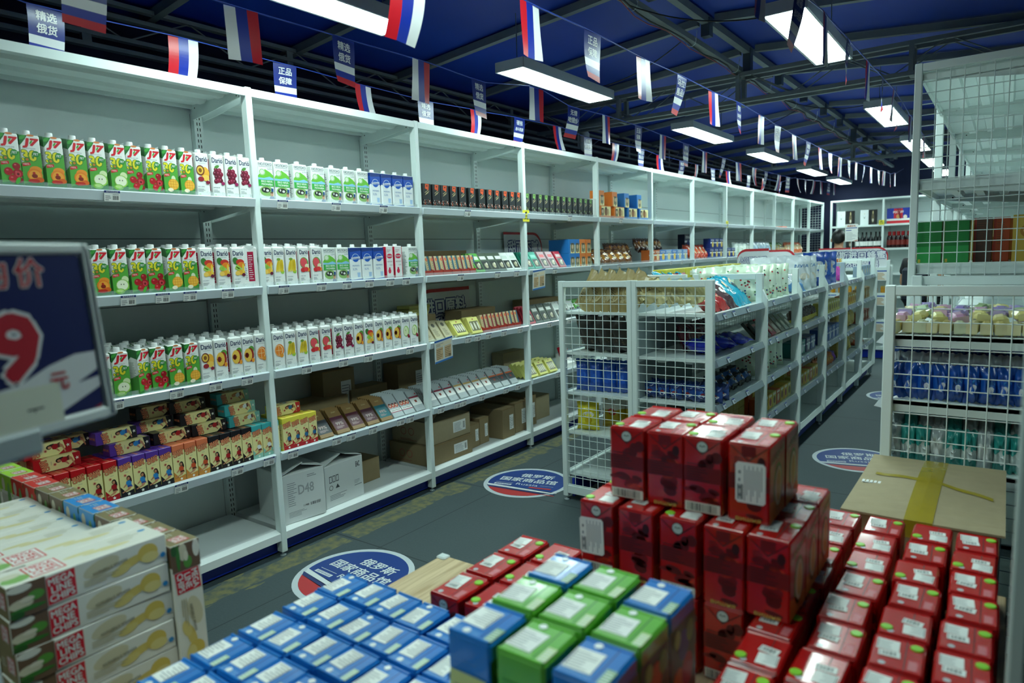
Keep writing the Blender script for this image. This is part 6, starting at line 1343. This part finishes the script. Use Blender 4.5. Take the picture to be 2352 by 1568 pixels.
# ================================================================ bunting
def flag(kind, txt, cur, seed):
    w, h = .135, .195; r = random.Random(seed); g = G(); n = 14; F = FX(0)
    m = lambda x: M(x, .28, spec=.6, key='flag_' + x)
    wh, bl, rd, nv = m('eef1f2'), m('1430a0'), m('d01c2a'), m('0e2a84')
    def strip(u0, u1, v0, v1, mm):
        for k in range(n):
            a, b = v0 + (v1 - v0) * k / n, v0 + (v1 - v0) * (k + 1) / n
            g.add([(0, u0, a), (0, u1, a), (0, u1, b), (0, u0, b)], [(0, 1, 2, 3)], mm)
    if kind == 'tri':
        for i, mm in enumerate((wh, bl, rd)): strip(-w / 2 + w * i / 3, -w / 2 + w * (i + 1) / 3, -h, 0, mm)
    else:
        strip(-w / 2, w / 2, -h * .57, 0, nv); strip(-w / 2, w / 2, -h * .73, -h * .57, wh); strip(-w / 2, w / 2, -h * .87, -h * .73, bl); strip(-w / 2, w / 2, -h, -h * .87, rd)
        for q in (1, -1):
            FF = F if q > 0 else FXM(0)
            for i, tx in enumerate(txt): g.text(FF, tx, 0, -h * (.18 + .24 * i), .038 * len(tx) if len(tx) < 4 else .1, .035 if len(tx) < 4 else .025, wh, 5, .03)
    ph = r.uniform(0, 6)
    def cv(x, y, z):
        t = -z / h; return (x + cur * t * t * .07 + .006 * math.sin(3 * t + ph) * t + .012 * t * t * math.sin(y * 22 + ph), y + .012 * cur * t * t, z)
    me = g.warp(cv).mesh('flag')
    for p in me.polygons: p.use_smooth = len(p.vertices) == 4
    return me
SLO = (('精选', '俄货'), ('正品', '保障'), ('乌拉!', '展品!'), ('硬核', '战斗民族'), ('无情', '哈拉少'))
FT = [flag('tri', None, cu, 3 + i) for i, cu in enumerate((.1, -.3, .5))]; FS = [[flag('slo', s, cu, 9 + i) for cu in (.1, -.4)] for i, s in enumerate(SLO)]
LINES = {'over the shelf-side aisle': (.52, 0, [(-.9, 2.44), (-.351, 2.441), (.141, 2.445), (.63, 2.45), (1.081, 2.438), (1.652, 2.495), (2.096, 2.449), (2.548, 2.459), (3.085, 2.456), (3.552, 2.442), (4.059, 2.427), (4.527, 2.405), (5.07, 2.399), (5.528, 2.392), (6.103, 2.385), (6.571, 2.38), (7.146, 2.385), (7.567, 2.388), (8.069, 2.405), (8.516, 2.42), (9.052, 2.445), (9.516, 2.465), (10.082, 2.485), (10.488, 2.5)], [1, 0, 1, 0, 1, 0, 1, 0, 1, 0, 1, 0, 1, 0, 0, 1, 0, 1, 0, 1, 0, 0, 1, 0]),
         'behind the wall shelving top': (-.18, 1, [(-.749, 2.504), (-.195, 2.515), (.346, 2.509), (.876, 2.497), (1.405, 2.493), (1.919, 2.51), (2.456, 2.53), (2.996, 2.54), (3.51, 2.51), (4.046, 2.516), (4.612, 2.525), (5.065, 2.505), (5.696, 2.503), (6.145, 2.502), (6.699, 2.5), (7.281, 2.515), (8.191, 2.526), (8.952, 2.536), (9.891, 2.55)], [1, 0] * 10),
         'over the island': (1.44, 1, [(-.394, 2.32), (.239, 2.398), (.712, 2.406), (1.207, 2.401), (1.697, 2.409), (2.175, 2.407), (2.654, 2.42), (3.16, 2.41), (3.593, 2.395), (4.079, 2.385), (4.577, 2.385), (5.023, 2.383), (5.485, 2.38), (5.98, 2.386), (6.46, 2.399), (6.906, 2.42), (7.436, 2.431), (7.951, 2.45), (8.567, 2.46), (9.071, 2.49), (9.643, 2.5), (10.193, 2.55)], [0, 0, 1, 0, 1, 0, 1, 0, 1, 0, 1, 0, 1, 0, 1, 0, 1, 0, 1, 0, 1, 0]),
         'over the far aisle': (2.25, 1, [(.35, 2.39), (.816, 2.40), (1.247, 2.427), (1.754, 2.44), (2.299, 2.45), (2.83, 2.465), (3.322, 2.48), (3.744, 2.47), (4.257, 2.445), (4.8, 2.43), (5.3, 2.42)], [0, 1, 0, 1, 0, 1, 0, 1, 0, 1, 0])}
CORD = M('2a4ab0', .35, key='blue_cord')
for nm, (x, fl, ps, kinds) in LINES.items():
    a, b = ps[0], ps[-1]
    pts = [(x, a[0] - 1.2, a[1] + .2)] + [(x, y + q, z + .002) for y, z in ps for q in (-.068, .068)] + [(x, b[0] + 1.0, b[1] + .15)]
    solo('bunting_cord', G().tube(pts, .0028, CORD, 6), 'thin blue cord carrying small flags ' + nm, 'cord')
    cn = [0, 0]
    for i, ((y, z), k) in enumerate(zip(ps, kinds)):
        lb = ('navy slogan flag with striped foot, %s on the line ' if k else 'upright-striped tricolour flag, %s on the line ') % ORD[cn[k]] + nm; cn[k] += 1
        si = i * 7 + len(nm)
        me = FS[({'over the shelf-side aisle': (0, 0, 0, 0, 0, 4, 4, 4, 1, 1, 3, 3, 2), 'behind the wall shelving top': (0, 0, 1, 1, 0, 0, 3, 3, 4, 4, 2, 2), 'over the island': (1, 1, 1, 1, 2, 2, 3, 3, 1, 1, 0), 'over the far aisle': (3, 3)}[nm] + (0, 1, 2, 3, 4) * 6)[i]][si % 3 == 1] if k else FT[(0, 1, 0, 2)[si % 4]]
        solo('flag', me, lb, 'flag', (x, y, z), (R.uniform(-.03, .03), R.uniform(-.05, .1), R.uniform(-.12, .12) + (PI if (fl and k == 0) else 0)), 'small flags strung ' + nm)
for i, (x, y, z) in enumerate(((2.62, .2, 2.62), (2.75, 1.0, 2.66))):
    solo('flag', FS[i][1], 'dark slogan flag hanging alone under the roof above the tall mesh unit, ' + ORD[i], 'flag', (x, y, z), (.3, 0, .5), 'lone flags near the right edge')
# ================================================================ security camera, shelf signs, hanging cards
t = thing('security_camera', 'white dome security camera under the truss above the wall shelving', 'security camera', (-.45, 3.93, 2.53))
addpart(t, 'mount', G().lathe([(.042, .02), (.045, .03), (.045, .1), (.03, .118)], M('d5dde0', .35), 20)); addpart(t, 'dome', G().lathe([(.012, -.075), (.036, -.055), (.046, -.03), (.048, 0), (.044, .016)], M('cdd6da', .3), 20)); addpart(t, 'lens', G().lathe([(.006, 0), (.022, .002), (.026, .012)], M('0a0c10', .1), 16), (.036, -.02, -.035), (0, PI / 2, -.5)); addpart(t, 'bracket', G().bar((0, 0, .11), (0, -.05, .13), .03, .014, M('d5dde0', .35)))
def shelfsign(w, h, rows, corner):
    g = G(); F = FX(.002); k = h * .45
    pts = [(-w / 2, 0), (w / 2, 0)] + ([(w / 2 - k + k * math.cos(t_), h - k + k * math.sin(t_)) for t_ in [q * PI / 16 for q in range(9)]] + [(-w / 2, h)] if corner > 0 else [(w / 2, h)] + [(-w / 2 + k - k * math.sin(t_), h - k + k * math.cos(t_)) for t_ in [q * PI / 16 for q in range(9)]])
    def ins(d): return [(max(-w / 2 + d, min(w / 2 - d, a)), max(d, min(h - d, b))) if abs(a) > w / 2 - 1e-6 or b in (0, h) else (a * (1 - 2 * d / w), b * (1 - d / h)) for a, b in pts]
    g.art(F, pts, c('c41c2a'), 0.5); g.art(FXM(0), [(-a, b) for a, b in pts], PAPER, 0)
    g.art(F, [(a, b - .025 if b > h * .5 else b) if corner < 0 else (a - (.012 if a > 0 else 0), b - .02 if b > h * .5 else b) for a, b in pts], c('dfe3e6'), 1)
    for i, (tx, cy, tw, th) in enumerate(rows):
        for b_, mm, l in ((.13, c('1a2a78'), 2), (.035, c('e6eaee'), 3)): g.text(F, tx, 0, cy, tw, th, mm, l, b_)
    return g.mesh('shelf_sign')
solo('shelf_sign', shelfsign(.56, .27, (('甜而不腻', .14, .44, .11), ('口味香浓', .01, .44, .1)), 1), 'white sign with outlined blue-edged characters and red arc on the second shelf back', 'sign', (-.45, 2.85, LEV[1] + .04), (0, -.05, 0))
solo('shelf_sign', shelfsign(.58, .3, (('进口原料', .17, .46, .11), ('香甜丝滑', .04, .46, .1)), -1), 'white sign with outlined characters and red top band on the third shelf back', 'sign', (-.45, 1.81, LEV[2] + .01), (0, -.05, 0))
sg = [shelfsign(.3, .2, (('入口层次分明', .09, .25, .06),), -1), shelfsign(.3, .2, (('好吃不甜腻', .09, .27, .065),), 1)]
solo('shelf_sign', sg[0], 'small white sign with red arc standing among bags on the island top, nearer one', 'sign', (.84, 5.0, 1.27), (0, 0, -PI / 2 + .2)); solo('shelf_sign', sg[1], 'small white sign with red top standing among bags on the island top, farther one', 'sign', (.97, 5.5, 1.25), (0, 0, -PI / 2 + .2))
solo('shelf_sign', shelfsign(.82, .26, (('俄罗斯进口蜂蜜', .16, .76, .1), ('大自然的恩赐', .045, .6, .09)), 1), 'wide white honey sign with red arc on top of the cross stand', 'sign', (1.27, HY + .03, 1.18), (0, 0, -PI / 2))
g = G().box((-.075, -.001, 0), (.075, .001, .22), PAPER); S = FYM(-.001); g.text(S, '热卖好礼', 0, .195, .1, .022, c('b05a3a'), 1, .04); g.rect(S, -.065, .065, .165, .175, c('2a4aa0'), 1); g.rect(S, -.065, .0, .135, .145, c('2a4aa0'), 1); g.lines(S, -.06, .06, .02, .125, 7, GINK, 1, .25); g.art(S, [(.02, .003), (.072, .003), (.072, .02)], c('c86a4a'), 1)
t = thing('notice_stand', 'white notice card on a thin stem above the honey sign', 'notice', (1.27, 7.72, 1.26)); addpart(t, 'notice_card', g, (.0, 0, .26)); addpart(t, 'stem', G().tube([(0, .004, -.02), (0, .004, .27)], .004, WHITE, 8))
def infocard():
    g = G().box((0, -.085, -.15), (.002, .085, 0), M('e4eaea', .15, coat=.6)); F = FX(.002); g.rect(F, -.085, .085, -.012, 0, c('2a62b0'), 1); g.rect(F, -.085, .085, -.15, -.138, c('3a78c0'), 1)
    for u in (-.072, .006): g.rect(F, u, u + .066, -.13, -.05, c('d8bc94'), 1); g.lines(F, u + .004, u + .062, -.125, -.055, 6, c('8a6a4c'), 2, .35)
    g.rect(F, -.072, .072, -.045, -.02, c('e8dcc0'), 1); g.lines(F, -.07, .0, -.042, -.022, 3, c('5a6a8a'), 2, .35); g.barcode(F, .04, .07, -.13, -.11, BLACK, 2, 8); return g.mesh('information_card')
IC = infocard()
solo('information_card', IC, 'tilted white and tan information card hanging from the third shelf past the second post', 'card', (.02, 1.245, LEV[2] + .02), (.12, .12, 0)); solo('information_card', IC, 'white and tan information card hanging from the second shelf past the third post', 'card', (.02, 2.365, LEV[1] + .0), (.08, .1, 0))
yt = G().box((0, -.042, -.042), (.0015, .042, .042), c('e8dc3c', .4)); F = FX(.0015); yt.ell(F, -.004, .02, .02, .008, BLACK, 1, 10, .5); yt.text(F, '小偷猖狂', 0, -.008, .06, .012, BLACK, 1, .02); yt.text(F, '请小心', 0, -.028, .045, .012, BLACK, 1, .02) if False else yt.lines(F, -.03, .03, -.036, .004, 2, BLACK, 1, .5, .2)
yt.f = yt.f; ytm = G().box((0, -.042, -.042), (.0015, .042, .042), c('e8dc3c', .4)); ytm.ell(F, -.004, .02, .02, .008, BLACK, 1, 10, .5)
for a, b in ((-.024, 0), (-.008, 0), (.008, 0), (.024, 0), (-.022, -.02), (-.006, -.02), (.012, -.02), (.024, -.02)): ytm.rect(F, a - .005, a + .005, b - .006, b + .006, BLACK, 1)
ytm = ytm.mesh('warning_sticker')
solo('warning_sticker', ytm, 'yellow square warning notice on the third white post of the wall shelving', 'sticker', (.003, 2.238, 1.772)); solo('warning_sticker', ytm, 'yellow square warning notice on a post further down the wall shelving', 'sticker', (.003, 6.71, 1.79)); solo('warning_sticker', ytm, 'yellow square warning notice on the back wall shelving beside the notice card', 'sticker', (1.04, YB - .003, 1.86), (0, 0, -PI / 2))
# ================================================================ people
def person(name, label, loc, rz, joints, edges, m_skin, clothes, extra):
    t = thing(name, label, 'person', loc, (0, 0, rz))
    def skin(nm, keys, m, grow=0, parent=t, sub=2):
        idx = {k: i for i, k in enumerate(keys)}
        me = bpy.data.meshes.new(nm); me.from_pydata([joints[k][0] for k in keys], [(idx[a], idx[b]) for a, b in edges if a in idx and b in idx], []); me.materials.append(m)
        o = ob(nm, me, parent); md = o.modifiers.new('skin', 'SKIN'); md.use_smooth_shade = True
        for k in keys:
            v = me.skin_vertices[0].data[idx[k]]; r = joints[k][1]; v.radius = (r[0] + grow, r[1] + grow) if isinstance(r, tuple) else (r + grow, r + grow); v.use_root = k == keys[0]
        s = o.modifiers.new('sub', 'SUBSURF'); s.levels = sub; s.render_levels = sub
        return o
    skin('body', list(joints), m_skin)
    for nm, keys, m, gr in clothes: skin(nm, keys, m, gr)
    for nm, g in extra: addpart(t, nm, g)
    return t
SKIN = M('b98a6c', .55); BLK = M('14161a', .8, noise=.2, bump=.3, scale=60, key='black_cloth'); HAIR = M('0d0c0c', .45, bump=.5, scale=120, key='black_hair')
def joints(turn=1, arm=None):
    J_ = {'hip': ((0, 0, .86), (.125, .09)), 'waist': ((0, 0, .99), (.115, .08)), 'chest': ((0, 0, 1.16), (.14, .095)), 'collar': ((0, .01, 1.29), (.1, .07)), 'neck': ((0, 0, 1.355), .048), 'chin': ((0, -.02, 1.42), (.062, .066)), 'head': ((0, -.005, 1.49), (.072, .088)), 'crown': ((0, .005, 1.56), (.05, .06)), 'nose': ((0, -.098, 1.465), .012)}
    for s, k in ((-1, 'r'), (1, 'l')):
        J_.update({'shoulder' + k: ((s * .165, .005, 1.265), .058), 'elbow' + k: ((s * .215, .02, 1.02), .04), 'wrist' + k: ((s * .17, -.12, .87), .028), 'palm' + k: ((s * .15, -.18, .86), (.034, .018)),
                   'thigh' + k: ((s * .085, 0, .8), .09), 'knee' + k: ((s * .09, -.02, .45), .056), 'ankle' + k: ((s * .09, .02, .075), .04), 'toe' + k: ((s * .1, -.13, .035), .034)})
        for f in range(4): J_['finger%d' % f + k] = ((s * (.135 + .012 * f), -.235 + .006 * abs(f - 1.5), .845 - .006 * f), .008)
        J_['thumb' + k] = ((s * .115, -.2, .875), .009)
    return J_
ED = [('hip', 'waist'), ('waist', 'chest'), ('chest', 'collar'), ('collar', 'neck'), ('neck', 'chin'), ('chin', 'head'), ('head', 'crown'), ('head', 'nose')]
for k in 'rl':
    ED += [('collar', 'shoulder' + k), ('shoulder' + k, 'elbow' + k), ('elbow' + k, 'wrist' + k), ('wrist' + k, 'palm' + k), ('hip', 'thigh' + k), ('thigh' + k, 'knee' + k), ('knee' + k, 'ankle' + k), ('ankle' + k, 'toe' + k), ('palm' + k, 'thumb' + k), ('shoulder' + k, 'sleeve' + k), ('knee' + k, 'hem' + k)] + [('palm' + k, 'finger%d' % f + k) for f in range(4)]
def hairdo(bun=False):
    g = G(); n = 14
    vs = []; fs = []
    for i in range(n + 1):
        a = PI * i / n * .62
        for j in range(20):
            t_ = 2 * PI * j / 20; back = .5 + .5 * math.sin(t_); k = a * (.72 + .55 * back)
            vs.append((.086 * math.sin(k) * math.cos(t_), .006 + .105 * math.sin(k) * math.sin(t_), 1.5 + .108 * math.cos(k)))
    for i in range(n):
        for j in range(20): fs.append((i * 20 + j, (i + 1) * 20 + j, (i + 1) * 20 + (j + 1) % 20, i * 20 + (j + 1) % 20))
    g.add(vs, fs, HAIR, True)
    if bun: g.lathe([(.01, -.04), (.035, -.025), (.04, 0), (.035, .025), (.01, .04)], HAIR, 14, (0, .12, 1.52)); 
    return g
def ears():
    g = G()
    for s in (-1, 1): g.lathe([(.004, -.024), (.012, -.012), (.013, .01), (.006, .024)], SKIN, 8, (s * .088, .006, 1.462))
    return g
def face():
    g = G()
    for s in (-1, 1): g.lathe([(.004, -.008), (.011, 0), (.004, .008)], M('1a1614', .3), 8, (s * .03, -.088, 1.492))
    g.hull([(-.02, -.084, 1.432), (.02, -.084, 1.432), (0, -.094, 1.437), (0, -.094, 1.427), (0, -.08, 1.432)], M('8a4a42', .5)); return g
JA = joints(); JA['sleever'] = ((-.195, .015, 1.13), .05); JA['sleevel'] = ((.195, .015, 1.13), .05)
shirt = ['chest', 'waist', 'hip', 'collar', 'shoulderr', 'shoulderl', 'sleever', 'sleevel']; pants = ['hip', 'thighr', 'thighl', 'kneer', 'kneel', 'ankler', 'anklel']
straps = G()
for s in (-1, 1):
    straps.tube([(s * .075, -.105, 1.12), (s * .085, -.09, 1.25), (s * .09, -.03, 1.33), (s * .09, .05, 1.335), (s * .085, .105, 1.26), (s * .1, .125, 1.1), (s * .12, .12, .98)], [.012, .02, .022, .022, .022, .022, .018], M('c9c8b0', .7), 8)
pack = G().rbox((-.15, .1, .86), (.15, .2, 1.17), .03, M('b8b8a4', .7))
S_ = 1.0
def scaled(Jd, s): return {k: (tuple(a * s for a in p), tuple(q * s for q in r) if isinstance(r, tuple) else r * s) for k, (p, r) in Jd.items()}
shoe = lambda: M('2a2c30', .6)
pa = person('person', 'person with short dark hair, black shirt and pale backpack straps, seen from behind', (.93, 8.75, 0), PI, JA, ED, SKIN, [('shirt', shirt, BLK, .012), ('trousers', pants, M('24262c', .8), .012)], [('hair', hairdo()), ('ears', ears()), ('face', face()), ('backpack', pack), ('straps', straps)])
pa.scale = (1.06,) * 3
JB = joints(); JB['sleever'] = ((-.2, .015, 1.1), .055); JB['sleevel'] = ((.2, .015, 1.1), .055)
JB['elbowr'] = ((-.235, .03, .99), .042); JB['wristr'] = ((-.12, -.17, 1.04), .03); JB['palmr'] = ((-.06, -.21, 1.06), (.034, .018))
for f in range(4): JB['finger%dr' % f] = ((-.01 + .004 * f, -.225 - .004 * f, 1.085 - .016 * f), .008)
JB['thumbr'] = ((-.06, -.225, 1.1), .009)
bpk = G().rbox((-.13, .09, .82), (.13, .19, 1.2), .03, M('1c2434', .7)); 
pb_ = person('person', 'person with tied-up dark hair in black T-shirt and trousers beside the tall unit', (2.14, 6.9, 0), PI - .5, JB, ED, SKIN, [('shirt', shirt, BLK, .014), ('trousers', pants, BLK, .014)], [('hair', hairdo(True)), ('ears', ears()), ('face', face()), ('backpack', bpk)])
# ================================================================ camera, world, view
W = bpy.data.worlds.new('dim_world'); SC.world = W; W.use_nodes = True; W.node_tree.nodes['Background'].inputs['Color'].default_value = (.02, .04, .06, 1); W.node_tree.nodes['Background'].inputs['Strength'].default_value = .3
cam = bpy.data.cameras.new('camera'); co = bpy.data.objects.new('camera', cam); COL.objects.link(co); SC.camera = co
cam.sensor_width = 36; cam.lens = 36 * 1549.67 / 2352; cam.clip_start = .02; cam.clip_end = 100
yaw, pit, rol = -.6346, -.1240, -.0355
f_ = Vector((math.sin(yaw) * math.cos(pit), math.cos(yaw) * math.cos(pit), math.sin(pit))); r_ = Vector((math.cos(yaw), -math.sin(yaw), 0)); u_ = r_.cross(f_)
rr_ = r_ * math.cos(rol) + u_ * math.sin(rol); uu_ = -r_ * math.sin(rol) + u_ * math.cos(rol)
co.matrix_world = Matrix(((rr_.x, uu_.x, -f_.x, 2.9099), (rr_.y, uu_.y, -f_.y, -1.9408), (rr_.z, uu_.z, -f_.z, 1.4706), (0, 0, 0, 1)))
cam.dof.use_dof = True; cam.dof.focus_distance = 3.6; cam.dof.aperture_fstop = 2.8
vs = SC.view_settings; vs.view_transform = 'Standard'; vs.look = 'None'; vs.gamma = 1; vs.use_curve_mapping = False; vs.exposure = EXPO
SC.display_settings.display_device = 'sRGB'
cy = SC.cycles; cy.max_bounces = 6; cy.diffuse_bounces = 3; cy.glossy_bounces = 3; cy.transmission_bounces = 4; cy.transparent_max_bounces = 6; cy.caustics_reflective = False; cy.caustics_refractive = False; cy.sample_clamp_indirect = 4; cy.use_denoising = True
